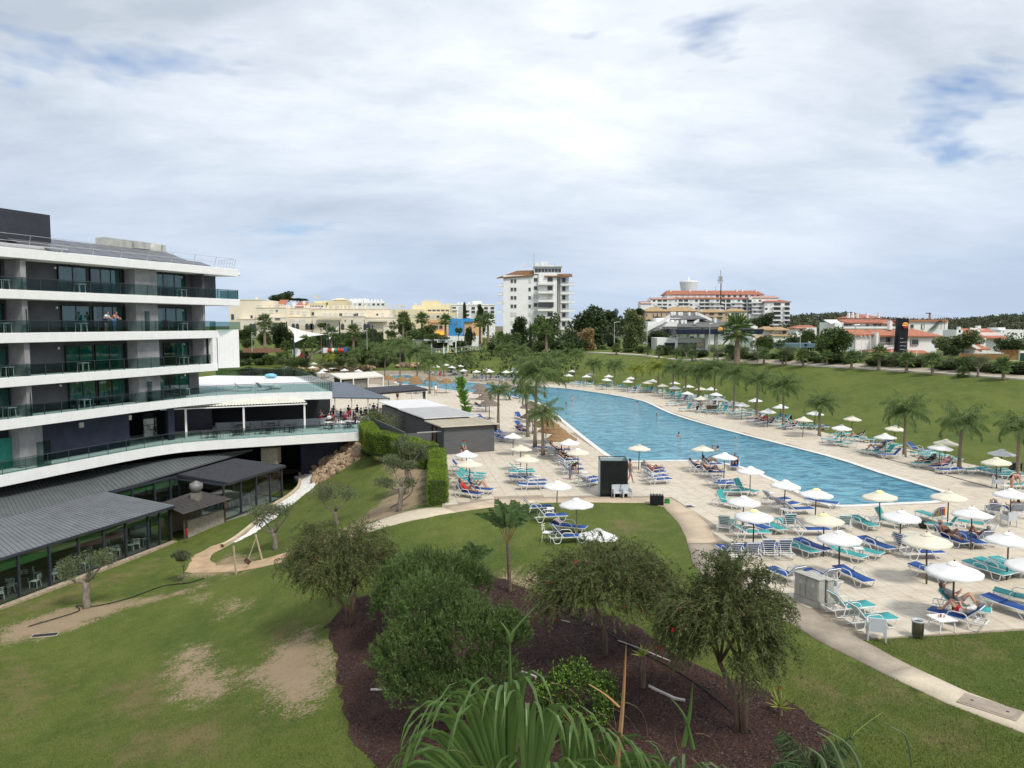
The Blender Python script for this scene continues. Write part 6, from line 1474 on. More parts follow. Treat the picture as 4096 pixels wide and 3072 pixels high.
def rosette(u,v,r,n,label,mat,seed,name='agave',lw=.18,cat='plant',trunk=0.0):
 rg=np.random.default_rng(seed);b=G(u,v);o=thing(name,label,cat,tuple(b));Pn=np.zeros((n,3));Pn[:,2]=trunk;az=rg.uniform(0,6.28,n);el=rg.uniform(.1,1.3,n);D=np.stack([np.cos(az)*np.cos(el),np.sin(az)*np.cos(el),np.sin(el)],1)
 put(leaf_mesh('leaves',Pn,D,r*rg.uniform(.75,1.1,n),lw,rg,.4),'leaves',o,mat)
 m=MB();m.tube([(0,0,-.1),(0,0,max(.1,trunk))],[.09,.07],7);put(m.mesh('stem'),'stem',o,bark_b)
rosette(1471,1822,1.1,60,'spiky agave at the foot of the rock slope',leafm('agave_leaf',(.10,.16,.07),.25),1)
rosette(3120,2862,.55,26,'small young cycad at the edge of the mulch bed',lf_palm_y,2,'cycad',.05,trunk=.25)
rosette(2572,2752,.45,22,'stunted small palm with grey trunk in the mulch bed',lf_palm_y,3,'small_palm',.05,'palm tree',1.05)
# ---- fan palm right below the camera
def ribbon(mb,p,d,L,w,bend_at,bend,twist,rg,n=13,tip=.12):
 """V-folded strap leaf that rises, then arches over and hangs"""
 p=Vector(p);d=Vector(d).normalized();side=Vector(twist).normalized();vs=[]
 for i in range(n+1):
  t=i/n;ww=w*(min(1,.35+1.2*t)if t<.55 else max(.03,1-((t-.55)/.45)**1.6));s=(side-d*side.dot(d)).normalized();nn=d.cross(s).normalized()
  vs+=[p-s*ww/2+nn*ww*.16,p.copy(),p+s*ww/2+nn*ww*.16]
  k=max(0,t-bend_at)/(1-bend_at)
  if k>0:
   ax=Vector((0,0,-1));d=(d+ax*bend*(.14+.35*k)).normalized()
  p=p+d*L/n
 mb.add(vs,[f for i in range(n)for f in((3*i,3*i+1,3*i+4,3*i+3),(3*i+1,3*i+2,3*i+5,3*i+4))])
def near_palm():
 rg=np.random.default_rng(12);rr=random.Random(12)
 crown=Vector((.35,4.7,7.35));g=Vector((.5,4.8,ztf(.5,6)-.5));o=thing('near_fan_palm','large fan palm crown just below the viewpoint at the bottom','palm tree',tuple(g))
 m=MB();m.tube([(0,0,-.2),tuple((crown-g)*.5),tuple(crown-g)],[.26,.2,.17],10);m.build('trunk',bark_p,o)
 def frond(hu,hv,dist,a0,a1,n,L0,L1,mat,bend,fwd=.15,w=.045,bend_at=.5):
  h=PD(hu,hv,dist)-g;pm=MB();pm.tube([tuple(crown-g),tuple((crown-g).lerp(h,.5)+Vector((0,0,.05))),tuple(h)],[.03,.024,.02],6);fo=pm.build('leaf_stalk',mat,o)
  for i in range(n):
   f=i/max(1,n-1);a=R(a0+(a1-a0)*f)+rr.uniform(-.012,.012);d=Vector((math.sin(a),rr.uniform(-.035,.035)-fwd,math.cos(a)));s=Vector((math.cos(a),rr.uniform(-.25,.25),-math.sin(a)))
   lm=MB();ribbon(lm,h,d,(L0+(L1-L0)*f)*rr.uniform(.93,1.06),w*rr.uniform(.85,1.1),bend_at*rr.uniform(.92,1.08),bend*rr.uniform(.85,1.2),s,rr);lm.build('leaf_segment',mat,fo,smooth=False)
   if rr.random()<.55:
    q=h+d.normalized()*rr.uniform(.4,.9)*L0;tp=[q+Vector((.05*math.sin(3*k/5+i)+.03*k,.02*k,-.035*k*k/3))for k in range(6)];tm=MB();tm.tube(tp,.0016,3,cap=False);tm.build('thread',lf_dry,fo)
 frond(2030,3260,5.0,-58,6,34,1.15,1.50,lf_near,2.6,w=.040,bend_at=.56)
 frond(2300,3330,5.2,-8,60,34,1.28,1.10,lf_near,2.6,w=.038,bend_at=.56)
 frond(2730,3420,5.4,-30,58,32,1.20,.98,leafm('near_fan_leaf_grey',(.115,.165,.075),.16,.3,.4),2.6,w=.038,bend_at=.56)
 frond(2110,3300,4.6,-3,14,7,1.25,1.2,lf_near,2.6,w=.042,bend_at=.55)
 frond(2520,3460,5.3,-36,40,30,1.15,1.1,lf_near,2.6,w=.04,bend_at=.56)
 frond(2180,3460,4.8,-36,34,28,1.2,1.15,lf_near,2.6,w=.04,bend_at=.56)
 for(pts,w0,mt,nm)in[([(2045,3150),(2042,2800),(2038,2560)],.05,lf_near,'spear_leaf'),([(2038,2570),(2030,2530),(1999,2484)],.035,lf_near,'spear_leaf'),([(2038,2570),(2060,2520),(2160,2408)],.035,lf_near,'spear_leaf'),([(2460,3150),(2490,2850),(2506,2580)],.04,M('dead_leaf',(.36,.20,.09),.8,.2,3),'dead_leaf'),([(2475,2830),(2420,2780),(2355,2738)],.03,MATS['dead_leaf'],'dead_leaf'),([(2775,3000),(2740,2870),(2680,2790)],.03,lf_near,'spear_leaf'),([(2735,2990),(2760,2860),(2773,2735)],.035,lf_near,'spear_leaf'),([(3470,3150),(3400,2990),(3285,2915)],.04,MATS['near_fan_leaf_grey'],'spear_leaf'),([(3400,3150),(3330,2980),(3270,2930)],.045,MATS['near_fan_leaf_grey'],'spear_leaf'),([(3660,3150),(3630,2960),(3570,2910),(3540,2890)],.02,MATS['near_fan_leaf_grey'],'spear_leaf'),([(3310,3150),(3290,3040),(3230,2990)],.05,MATS['near_fan_leaf_grey'],'spear_leaf')]:
  q=[PD(u,v,5.0)-g for u,v in pts];q=smooth_line(q,5);m=MB();vs=[];n=len(q)
  for i,p in enumerate(q):
   w_=w0*(1-(i/(n-1))**1.5*.92);vs+=[p+Vector((-w_/2,.012,0)),p,p+Vector((w_/2,.012,0))]
  m.add(vs,[f for i in range(n-1)for f in((3*i,3*i+1,3*i+4,3*i+3),(3*i+1,3*i+2,3*i+5,3*i+4))]);m.build(nm,mt,o)
near_palm()
def young_date():
 b=G(3330,3200);o=thing('young_date_palm','young date palm fronds at the bottom edge right of the mulch','palm tree',tuple(b));rg=np.random.default_rng(2);t=PD(3260,3150,b.y*.96)-b
 m=MB();m.tube([(0,0,-.2),tuple(t)],[.16,.14],8);m.build('trunk',bark_p,o);c=put(queen_crown(31,16,1.6,(0,0)),'crown',o,leafm('date_leaf',(.05,.095,.028)));c.location=t
 tip=PD(3530,2850,b.y)-b;rach=[t.lerp(tip,k/12)+Vector((0,0,.25*math.sin(math.pi*k/12)))for k in range(13)];Pn=[];D=[]
 for k in range(2,13):
  for j in range(4):
   for sg in(-1,1):
    p=rach[k-1].lerp(rach[k],j/4);dd=(rach[k]-rach[k-1]).normalized();s=Vector((-dd.z,.2,dd.x))*sg;Pn.append(p);D.append(s+dd*.7)
 me=leaf_mesh('frond_leaflets',Pn,D,np.linspace(.34,.12,len(Pn)),.02,rg,.4);put(me,'frond_leaflets',o,MATS['date_leaf']);m=MB();m.tube(rach,[.016-.001*k for k in range(13)],4);m.build('frond_stalk',lf_palm_y,o)
young_date()
# ----- town beyond the pool
wall_w=M('town_white',(.80,.80,.785),.85,.06,.3,streak=.15);wall_c=M('town_cream',(.74,.67,.54),.85,.06,.3,streak=.12);wall_y=M('town_yellow',(.74,.65,.43),.85,.06,.3);wall_b=M('town_beige',(.56,.42,.28),.85,.08,.3)
wall_p=M('town_peach',(.70,.45,.24),.85,.06,.3);wall_blue=M('town_blue',(.05,.30,.62),.8,.08,.3);roof_r=M('roof_tile_red',(.34,.125,.075),.85,.22,1.2);roof_b=M('roof_tile_brown',(.17,.085,.035),.85,.2,1.0);roof_t=M('roof_tile_tan',(.36,.25,.13),.85,.2,1.0);roof_g=M('roof_slate',(.13,.13,.13),.85,.25,.8)
win_d=M('town_window',(.045,.05,.055),.25,.3,.2,spec=.6);win_s=M('town_shutter',(.60,.59,.56),.7,.06,.3);rail_m=M('town_rail',(.42,.42,.40),.6,.1,1)
class Bd:
 """building surveyed from the photograph at one real distance; parts keep their own depth"""
 def __init__(s,name,label,d,u,v,cat='building',crop=None,group=None):
  s.d=d;s.c=crop or(0,0,1);q=PD(*s.px(u,v),d);s.o=thing(name,label,cat,(q.x,q.y,ztf(q.x,q.y)-.2),group=group);s.zg=s.o.location.z
 def px(s,x,y):return s.c[0]+x*s.c[2],s.c[1]+y*s.c[2]
 def pt(s,x,y,dy=0):return PD(*s.px(x,y),s.d+dy)
 def box(s,x0,x1,y0,y1,name='wall',mat=wall_w,dy=0,dep=8.0,ground=False,parent=None):
  a=s.pt(x0,y1,dy);b=s.pt(x1,y0,dy);m=MB();m.box(a.x,b.x,a.y,a.y+dep,s.zg if ground else a.z,b.z);return s._b(m,name,mat,parent)
 def _b(s,m,name,mat,parent=None):return wb(m,name,mat,parent or s.o)
 def win(s,x0,x1,y0,y1,dy=0,mat=None,sill=True):
  a=s.pt(x0,y1,dy);b=s.pt(x1,y0,dy);m=MB();m.box(a.x,b.x,a.y-.06,a.y+.05,a.z,b.z);w=s._b(m,'window',mat or win_d)
  fr=MB();t=.07
  fr.box(a.x-t,b.x+t,a.y-.10,a.y-.002,b.z,b.z+t);fr.box(a.x-t,b.x+t,a.y-.14,a.y-.002,a.z-t,a.z);fr.box(a.x-t,a.x,a.y-.10,a.y-.002,a.z,b.z);fr.box(b.x,b.x+t,a.y-.10,a.y-.002,a.z,b.z)
  s._b(fr,'frame',rail_m if mat is None else win_s,w);return w
 def grid(s,xs,ys,w,h,dy=0,p_sh=.3,rr=random.Random(4)):
  for x in xs:
   for y in ys:s.win(x,x+w,y,y+h,dy,win_s if rr.random()<p_sh else None)
 def balcony(s,x0,x1,y,h=14,dy=0,out=1.6,mat=wall_w,glass=False):
  a=s.pt(x0,y,dy-out);b=s.pt(x1,y,dy-out);m=MB();z=a.z;m.box(a.x,b.x,a.y,a.y+out,z-.25,z);bo=s._b(m,'balcony',mat);hh=h*s.c[2]/FPX*s.d
  m=MB();m.box(a.x,b.x,a.y,a.y+.08,z,z+hh*.55);s._b(m,'parapet',mat,bo);m=MB();m.box(a.x,b.x,a.y,a.y+.05,z+hh*.9,z+hh);s._b(m,'rail',rail_m,bo);return bo
 def hip(s,x0,x1,ye,yr,mat=roof_r,dy=0,dep=8.0,over=.5,inset=.25,name='roof'):
  """hipped roof: eave at row ye, ridge at row yr"""
  a=s.pt(x0,ye,dy);b=s.pt(x1,ye,dy);r=s.pt((x0+x1)/2,yr,dy+dep/2);L=b.x-a.x;ins=min(L*.45,L*inset);m=MB();y0,y1=a.y-over,a.y+dep+over;zr=max(r.z,a.z+.3)
  v=[(a.x-over,y0,a.z),(b.x+over,y0,a.z),(b.x+over,y1,a.z),(a.x-over,y1,a.z),(a.x+ins,(y0+y1)/2,zr),(b.x-ins,(y0+y1)/2,zr)]
  m.add(v+[(p[0],p[1],p[2]-.2)for p in v[:4]],[(0,1,5,4),(1,2,5),(2,3,4,5),(3,0,4),(6,7,1,0),(7,8,2,1),(8,9,3,2),(9,6,0,3),(9,8,7,6)]);return s._b(m,name,mat)
 def shed(s,x0,x1,ye,yr,mat=roof_r,dy=0,dep=4.0,over=.4,name='roof',th=.25):
  """single slope falling towards the camera"""
  a=s.pt(x0,ye,dy-over);b=s.pt(x1,ye,dy-over);c=s.pt(x1,yr,dy+dep);e=s.pt(x0,yr,dy+dep);m=MB();c.x=b.x;e.x=a.x
  if c.z<a.z+.2:c.z=e.z=a.z+.3*dep
  v=[a,b,c,e];m.add(v+[q-Vector((0,0,th))for q in v],[(0,1,2,3),(7,6,5,4),(0,4,5,1),(1,5,6,2),(2,6,7,3),(3,7,4,0)]);return s._b(m,name,mat)
 def rod(s,x,y0,y1,r=.06,dy=0,name='mast',mat=None,n=5):
  a=s.pt(x,y1,dy);b=s.pt(x,y0,dy);m=MB();m.tube([(a.x,a.y,a.z),(a.x,a.y,b.z)],[r,r*.6],n);return s._b(m,name,mat or rail_m)
# ---- white tower
c5p=(1850,1000,.3165)
t=Bd('tower_block','tall white apartment tower with stacked side balconies and brown roof',280,900,1000,crop=c5p)
t.box(515,960,318,1250,dep=16,ground=True);t.box(960,1195,300,1250,dy=-1.2,dep=16,ground=True);t.box(1195,1345,335,1250,dy=2.0,dep=12,ground=True)
m=MB();a,b,c,e=t.pt(430,352,-.6),t.pt(905,318,-.6),t.pt(905,255,5),t.pt(690,262,5);m.add([a,b,c,e,a-Vector((0,0,.3)),b-Vector((0,0,.3))],[(0,1,2,3),(4,5,1,0)]);t._b(m,'roof',roof_b);t.shed(1035,1390,332,300,roof_b,dy=-1.5,dep=3);t.box(680,905,262,318,dy=5.2,dep=8);t.box(905,1255,210,305,dy=0,dep=9)
for k in range(8):t.win(915+k*42,950+k*42,236,280,dy=0)
t.box(900,1262,204,214,'roof_slab',rail_m,dy=-.6,dep=10.5)
for x0,x1,y0 in((765,785,165),(925,960,165),(990,1040,150),(1045,1072,140),(1075,1160,192)):t.box(x0,x1,y0,215,'chimney',wall_w,dy=4,dep=1.6)
t.rod(903,30,215,.12);t.rod(1165,150,215,.06)
m=MB();[m.tube([t.pt(770,y,3),t.pt(1160,y,3)],.05,4)for y in(178,205)];t._b(m,'roof_rail',rail_m)
ROWS=[372,477,583,690,793,898,1003]
for i,y in enumerate(ROWS):
 for x,w in((610,28),(652,28),(835,27)):t.win(x,x+w,y,y+40,mat=win_s if(i in(4,5)or(i==0 and x>800))else None)
 t.win(903,944,y-18,y+25,mat=win_s if i in(2,4)else None)
for i,y in enumerate([430,540,650,762,872,985]):
 t.win(1075,1140,y-82,y-30,dy=-1.2,mat=win_s if i==2 else None);t.balcony(955,1155,y,32,dy=-1.2,out=2.4,mat=wall_w)
 if i==3:t.box(955,1152,655,722,'glazed_bay',win_d,dy=-3.4,dep=.15)
 t.win(1262,1300,y-75,y-25,dy=2.0);t.balcony(1240,1420,y+12,32,dy=2.0,out=2.6);m=MB()
 a=t.pt(1240,y+10,-.4);b=t.pt(1240,y-75,-.4);m.prism([(a.x,a.y),(a.x+.25,a.y),(a.x+.25,a.y+2.4),(a.x,a.y+2.4)],a.z,b.z);t._b(m,'side_fin',wall_w)
 if i<4:t.balcony(445,535,y+25,30,dy=2.5,out=2.2)
# ---- long red-roofed block on the hill
t=Bd('apartment_block','long white apartment block with red tile roofs on the rise',480,1130,480,crop=c5)
t.box(655,1610,312,700,dep=16,ground=True);t.hip(655,1610,314,276,roof_r,dep=18,inset=.03);t.box(495,740,355,700,dy=-4,dep=12,ground=True);t.shed(495,740,360,346,roof_r,dy=-4,dep=5);t.box(395,505,392,700,dy=-7,dep=10,ground=True);t.shed(395,510,402,383,roof_r,dy=-7,dep=6)
t.shed(725,1460,355,344,roof_r,dy=-2.5,dep=2.4);t.box(725,1460,356,700,dy=-2.4,dep=5,ground=True);t.box(1460,1750,335,700,dy=-5,dep=12,ground=True);t.shed(1500,1760,345,328,roof_r,dy=-5,dep=5);t.box(1610,1870,384,760,dy=-9,dep=14,ground=True);t.hip(1610,1878,386,364,roof_r,dy=-9,dep=14,inset=.3)
for k in range(16):t.win(685+k*57,712+k*57,322,338,mat=win_s if k<8 else None)
for r,y in enumerate((365,405,440,475)):
 for k in range(22):
  x=520+k*52
  if(k%4)in(1,2):
   if x<1580:t.win(x-6,x+34,y,y+26,dy=-2.4 if 725<x<1450 else(-4 if x<725 else-5));
  elif x<1580:t.win(x,x+24,y+3,y+19,dy=-2.4 if 725<x<1440 else(-4 if x<725 else-5),mat=win_s if(k+r)%2 else None)
for r in range(4):
 for x0,x1 in((560,672),(778,890),(985,1215),(1300,1410),(1500,1608)):t.balcony(x0,x1,394+r*37,13,dy=-2.4 if x0>700 and x0<1450 else-5,out=1.8)
for r in range(7):
 y=398+r*45
 for x0,x1 in((1705,1780),(1812,1868)):t.win(x0+4,x1-4,y,y+26,dy=-9);t.balcony(x0,x1,y+36,14,dy=-9,out=1.6)
 for x in(1622,1672):t.win(x,x+24,y+4,y+20,dy=-9,mat=win_s if(r+x)%3 else None)
for x in(690,880,1040,1340,1395,1530):t.box(x,x+14,262,300,'chimney',wall_w,dy=6,dep=2)
t.rod(1135,235,290,.2)
# ---- water tower and mast
t=Bd('water_tower','white conical concrete water tower on the skyline',540,868,300,'tower',c5)
a=t.pt(868,400);z=[t.pt(868,y).z-t.zg for y in(400,282,192,183,160,140)];r_=[x/FPX*540*.4069 for x in(55,72,88,84,9,3)]
m=MB();m.lathe([(r_[0],0),(r_[0],z[0]*.5),(r_[1],z[1]),(r_[2],z[2]),(r_[3],z[3]),(r_[4]*1.2,z[3]+.1),(r_[4],z[4]),(r_[5],z[5])],24,(a.x,a.y,t.zg));t._b(m,'tank',wall_w)
t=Bd('telecom_mast','dark telecom mast with antenna cluster above red roofs',470,1185,300,'mast',c5);t.rod(1185,205,420,.5,mat=M('mast_brown',(.10,.07,.05),.8))
for dx in(-18,-8,0,9,18):t.box(1185+dx-3,1185+dx+3,135,172,'antenna',rail_m,dy=-1+dx*.03,dep=.5);t.box(1185+dx-2,1185+dx+2,178,205,'antenna',rail_m,dy=-1,dep=.4)
m=MB();p=t.pt(1185,175);m.tube([p,p+Vector((0,0,6))],.25,5);m.box(p.x-2,p.x+2,p.y-.3,p.y+.3,p.z-.3,p.z);t._b(m,'platform',rail_m)
# ---- beige houses
t=Bd('beige_houses','row of beige houses with tan tile roofs below the apartment block',395,900,500,crop=c5)
for x0,x1,y0,dy in((395,460,485,6),(448,660,478,0),(640,980,476,4),(978,1245,487,-2),(1245,1445,478,2)):t.box(x0,x1,y0,640,mat=wall_b if x0!=1245 else wall_c,dy=dy,dep=9,ground=True);t.hip(x0,x1,y0+1,y0-(40 if x0 in(448,640)else 26),roof_t,dy=dy,dep=10,inset=.3)
for x,y,w,h,dy in((455,505,10,22,0),(560,500,9,40,0),(600,495,9,45,0),(1075,495,45,35,-2),(1160,495,45,35,-2),(1235,505,16,16,-2),(1290,495,80,35,2),(1405,500,9,26,2),(415,505,9,30,6),(1020,500,12,30,-2),(700,500,14,30,4),(520,505,9,30,0)):t.win(x,x+w,y,y+h,dy)
for x0,x1,y in((1070,1125,530),(1155,1212,530),(1285,1372,530)):t.balcony(x0,x1,y,14,dy=-2 if x0<1280 else 2,out=1.4,mat=wall_b)
# ---- white complex with slate roofs behind the fuel station
t=Bd('slate_roofed_house','white buildings with dark slate roofs behind the fuel station',235,1000,640,crop=c5)
t.box(470,760,580,720,dy=4,dep=10,ground=True);t.box(555,790,545,640,dy=9,dep=8);t.shed(690,1050,555,498,roof_g,dy=9,dep=7);t.shed(520,930,668,625,roof_g,dy=2,dep=5);t.shed(615,1240,632,556,roof_g,dy=4,dep=8);t.box(615,1550,634,760,dy=6,dep=9,ground=True);t.shed(1240,1550,632,585,roof_g,dy=4,dep=7)
for x,y in((705,565),(750,568),(800,565),(832,565),(735,517),(793,487),(940,487),(1125,548),(700,484),(725,484),(770,487),(870,489)):t.box(x,x+22,y,y+45,'chimney',wall_w,dy=7 if y>540 else 13,dep=1.5)
def parapet(t,pts,th=.5,name='parapet',mat=wall_w,dy=3.5,dep=.6):
 for(xa,ya),(xb,yb)in zip(pts,pts[1:]):
  a,b=t.pt(xa,ya,dy),t.pt(xb,yb,dy);m=MB();m.add([a,b,b+Vector((0,0,-th)),a+Vector((0,0,-th)),a+Vector((0,dep,0)),b+Vector((0,dep,0)),b+Vector((0,dep,-th)),a+Vector((0,dep,-th))],[(0,3,2,1),(4,5,6,7),(0,1,5,4),(2,3,7,6)]);t._b(m,name,mat)
parapet(t,[(465,640),(560,590),(620,560),(690,505)],1.2,dy=3);parapet(t,[(960,490),(1100,552)],.8,dy=8);parapet(t,[(1250,565),(1390,570),(1550,630)],1.0,dy=3);parapet(t,[(925,580),(975,555)],.8,dy=4)
for x in(995,1240,1310):t.win(x,x+20,638,655,dy=6)
# ---- fuel station
t=Bd('fuel_station','fuel station with flat dark navy canopy on white columns',185,1175,870,crop=c5,cat='fuel station')
navy=M('canopy_navy',(.010,.013,.035),.4,.1,1)
a,b=t.pt(735,705,0),t.pt(1615,655,0);m=MB();m.add([(a.x+.5,a.y,a.z),(b.x-.5,a.y,a.z),(b.x,a.y,b.z),(a.x,a.y,b.z),(a.x+.5,a.y+11,a.z),(b.x-.5,a.y+11,a.z),(b.x,a.y+11,b.z),(a.x,a.y+11,b.z)],[(0,1,2,3),(5,4,7,6),(3,2,6,7),(1,0,4,5),(1,5,6,2),(4,0,3,7)]);t._b(m,'canopy',navy)
for x,w in((1035,32),(1130,30),(1290,30),(1390,28)):t.box(x,x+w,704,890,'column',wall_w,dy=2.5,dep=1.0,ground=True);t.box(x+2,x+w-2,704,890,'column',wall_w,dy=8,dep=1.0,ground=True)
for x in(765,858,960):t.box(x,x+20,700,745,'post',wall_w,dy=3.5,dep=.8)
t.box(560,1030,742,890,'shop_wall',wall_w,dy=4,dep=8,ground=True);t.box(640,745,790,866,'shop_window',win_d,dy=3.9,dep=.15);t.box(770,945,793,870,'shop_window',win_d,dy=3.9,dep=.15);t.box(638,958,790,806,'shop_fascia',navy,dy=3.3,dep=.6)
t.box(950,1025,785,828,'cream_awning',M('awn_beige',(.45,.36,.27),.8),dy=3.0,dep=1.0);t.box(700,740,722,742,'roof_unit',rail_m,dy=6,dep=1.5);t.box(895,925,726,744,'roof_unit',wall_w,dy=6,dep=1.2);t.box(738,765,742,880,'column',wall_w,dy=3.2,dep=.8)
def text3d(body,h,loc,parent,mat,name='sign_lettering',depth=.05,rz=0,shear=0.0,center=False):
 cu=bpy.data.curves.new(name,'FONT');cu.body=body;cu.size=h*1.38;cu.extrude=depth/2;cu.shear=shear
 if center:cu.align_x='CENTER'
 tmp=bpy.data.objects.new('tmp',cu);COL.objects.link(tmp);me=bpy.data.meshes.new_from_object(tmp);bpy.data.objects.remove(tmp);bpy.data.curves.remove(cu);me.name=name
 o=link(name,me,parent,(mat,));off=Vector((0,0,0));q=parent
 while q is not None:off+=q.location;q=q.parent
 o.location=Vector(loc)-off;o.rotation_euler=(math.pi/2,0,rz);return o
q=t.pt(1226,700,-.12);text3d('repsol',.407*30/FPX*185,(q.x,q.y,q.z),t.o,wall_w)
or_m=M('emblem_orange',(.72,.27,.02),.5,.1);rd_m=M('emblem_red',(.45,.05,.02),.5,.1);wt_m=M('emblem_white',(.8,.75,.65),.5,.05)
def emblem(t,x,y,r,dy):
 c=t.pt(x,y,dy);k=r*t.c[2]/FPX*t.d
 m=MB();m.ell((c.x,c.y,c.z+k*.25),(k,k*.35,k*.75),14,8);e=t._b(m,'emblem',or_m);m=MB();m.ell((c.x+k*.08,c.y-.02,c.z-k*.42),(k*.82,k*.3,k*.62),14,8);t._b(m,'emblem_lower',rd_m,e);m=MB();m.ell((c.x-k*.15,c.y-k*.16,c.z-k*.05),(k*.95,k*.25,k*.12),14,6);t._b(m,'emblem_band',wt_m,e)
emblem(t,1183,662,26,-1.2)
# ---- price totem
t=Bd('price_totem','tall black price totem with orange emblem on the bank top',112,1020,1000,'sign',c7)
tot=M('totem_black',(.008,.009,.013),.35,.1,1);a=t.pt(958,1015,0);b=t.pt(1072,552,0);c=t.pt(978,552,0)
m=MB();m.add([(a.x,a.y,t.zg),(t.pt(1045,1015).x,a.y,t.zg),(b.x,b.y,b.z),(c.x,c.y,c.z)]+[(a.x-.25,a.y+.8,t.zg),(t.pt(1045,1015).x,a.y+.8,t.zg),(b.x,b.y+.8,b.z),(c.x-.1,c.y+.8,c.z)],[(0,1,2,3),(5,4,7,6),(3,2,6,7),(1,5,6,2),(4,0,3,7)]);t._b(m,'panel',tot)
emblem(t,1035,620,32,-.15)
gl=M('totem_grey',(.10,.105,.11),.5);m=MB()
for y in(785,822,860,897):t.box(1018,1058,y-12,y+8,'price_box',gl,dy=-.06,dep=.05)
for y,s in((748,'smart'),(787,'gasoleo'),(822,'efitec 95'),(858,'gasoleo'),(897,'efitec 98')):q=t.pt(985,y,-.05);text3d(s,.13,(q.x,q.y,q.z),t.o,wall_w,'price_text',.01)
t.box(982,1050,922,928,'text_line',wall_w,dy=-.04,dep=.02);t.box(982,1020,936,940,'text_line',wall_w,dy=-.04,dep=.02)
# ---- white villa with red roofs
t=Bd('villa','white villa with orange red roofs and porch behind the totem',135,950,930,crop=c7,cat='house')
roof_o=M('roof_tile_orange',(.38,.145,.085),.85,.2,2.0)
t.box(535,760,706,940,dy=2,dep=9,ground=True);t.shed(520,830,708,656,roof_o,dy=2,dep=5);t.box(755,965,715,940,dy=3.2,dep=8,ground=True);t.shed(775,965,714,657,roof_o,dy=1.2,dep=5);t.box(960,1345,718,940,dy=0,dep=9,ground=True);t.hip(950,1360,720,652,roof_o,dy=0,dep=9,inset=.28);t.box(745,775,690,940,'fin_wall',wall_w,dy=.6,dep=3,ground=True)
t.shed(690,950,884,856,roof_o,dy=-2.2,dep=3.5);t.shed(950,1295,892,852,roof_o,dy=-2.5,dep=3.5);t.box(1085,1170,752,812,'window_surround',roof_b,dy=-.06,dep=.1);t.win(1094,1162,758,806,dy=-.12);t.box(848,935,738,800,'door_surround',roof_b,dy=3.1,dep=.1);t.win(860,915,745,795,dy=3.0)
t.balcony(780,930,838,50,dy=3.2,out=2.6);t.box(880,910,580,660,'chimney',wall_w,dy=5,dep=.9);t.box(886,904,570,582,'chimney_cap',wall_w,dy=5,dep=.8)
for k in range(8):x=785+k*19;t.rod(x,790,836,.02,dy=.65,name='baluster',mat=black_m)
for x in(1100,1190,1275):t.box(x,x+8,890,945,'porch_post',pole_m,dy=-2.4,dep=.2,ground=True)
t.box(1110,1290,893,940,'painted_porch_shade',win_d,dy=-.1,dep=.05)  # dark sheet on the wall stands in for shade under the porch roof
# ---- large white house behind
t=Bd('town_house','large white terraced house with red roof and roof terrace railing',195,900,640,crop=c7,cat='house')
t.box(340,1000,588,760,dy=2,dep=10,ground=True);t.shed(455,810,590,560,roof_r,dy=1,dep=5);t.shed(815,985,600,560,roof_r,dy=1,dep=5);t.hip(515,795,545,510,roof_r,dy=8,dep=9,inset=.3);t.box(520,780,545,590,dy=9,dep=7);t.box(985,1455,575,760,dy=0,dep=10,ground=True);t.box(975,1460,562,582,'roof_edge',M('brick_edge',(.42,.18,.10),.85),dy=-.4,dep=11);t.shed(300,470,596,562,wall_w,dy=3,dep=4)
for x in(480,520,565,660,775):t.box(x,x+14,495,545,'chimney',wall_w,dy=7,dep=1)
for x,y,w,h in((430,605,40,30),(475,605,30,22),(645,610,30,18),(720,606,32,22),(765,608,30,20),(425,655,50,25),(510,655,45,25),(880,610,30,24),(1085,612,30,30)):t.win(x,x+w,y,y+h,2 if x<980 else 0)
t.box(1190,1228,605,650,'door_surround',roof_b,dy=-.06,dep=.1);t.win(1200,1220,612,648,dy=-.12,mat=win_s)
for k in range(16):t.rod(1000+k*30,520,562,.03,dy=.2,name='terrace_rail_post')
m=MB();[m.tube([t.pt(1000,y,.2),t.pt(1450,y,.2)],.03,4)for y in(522,540)];t._b(m,'terrace_rail',rail_m)
m=MB()
for k in range(10):a=t.pt(1285+k*10.5,655-k*9.3,-1.2);m.box(a.x,a.x+.8,a.y,a.y+.9,a.z-.05,a.z)
m.tube([t.pt(1283,660,-1.2),t.pt(1392,565,-1.2)],.07,4);t._b(m,'outside_stair',black_m);t.rod(1385,560,660,.06,dy=-1.2,name='stair_post',mat=black_m);t.rod(1418,560,655,.06,dy=-1.2,name='stair_post',mat=black_m);t.rod(1273,500,560,.35,dy=4,name='flue',mat=M('flue_brown',(.2,.15,.11),.8));t.box(1258,1288,494,502,'flue_cap',black_m,dy=3.5,dep=1.2)
t.balcony(400,985,640,20,dy=2,out=1.6)
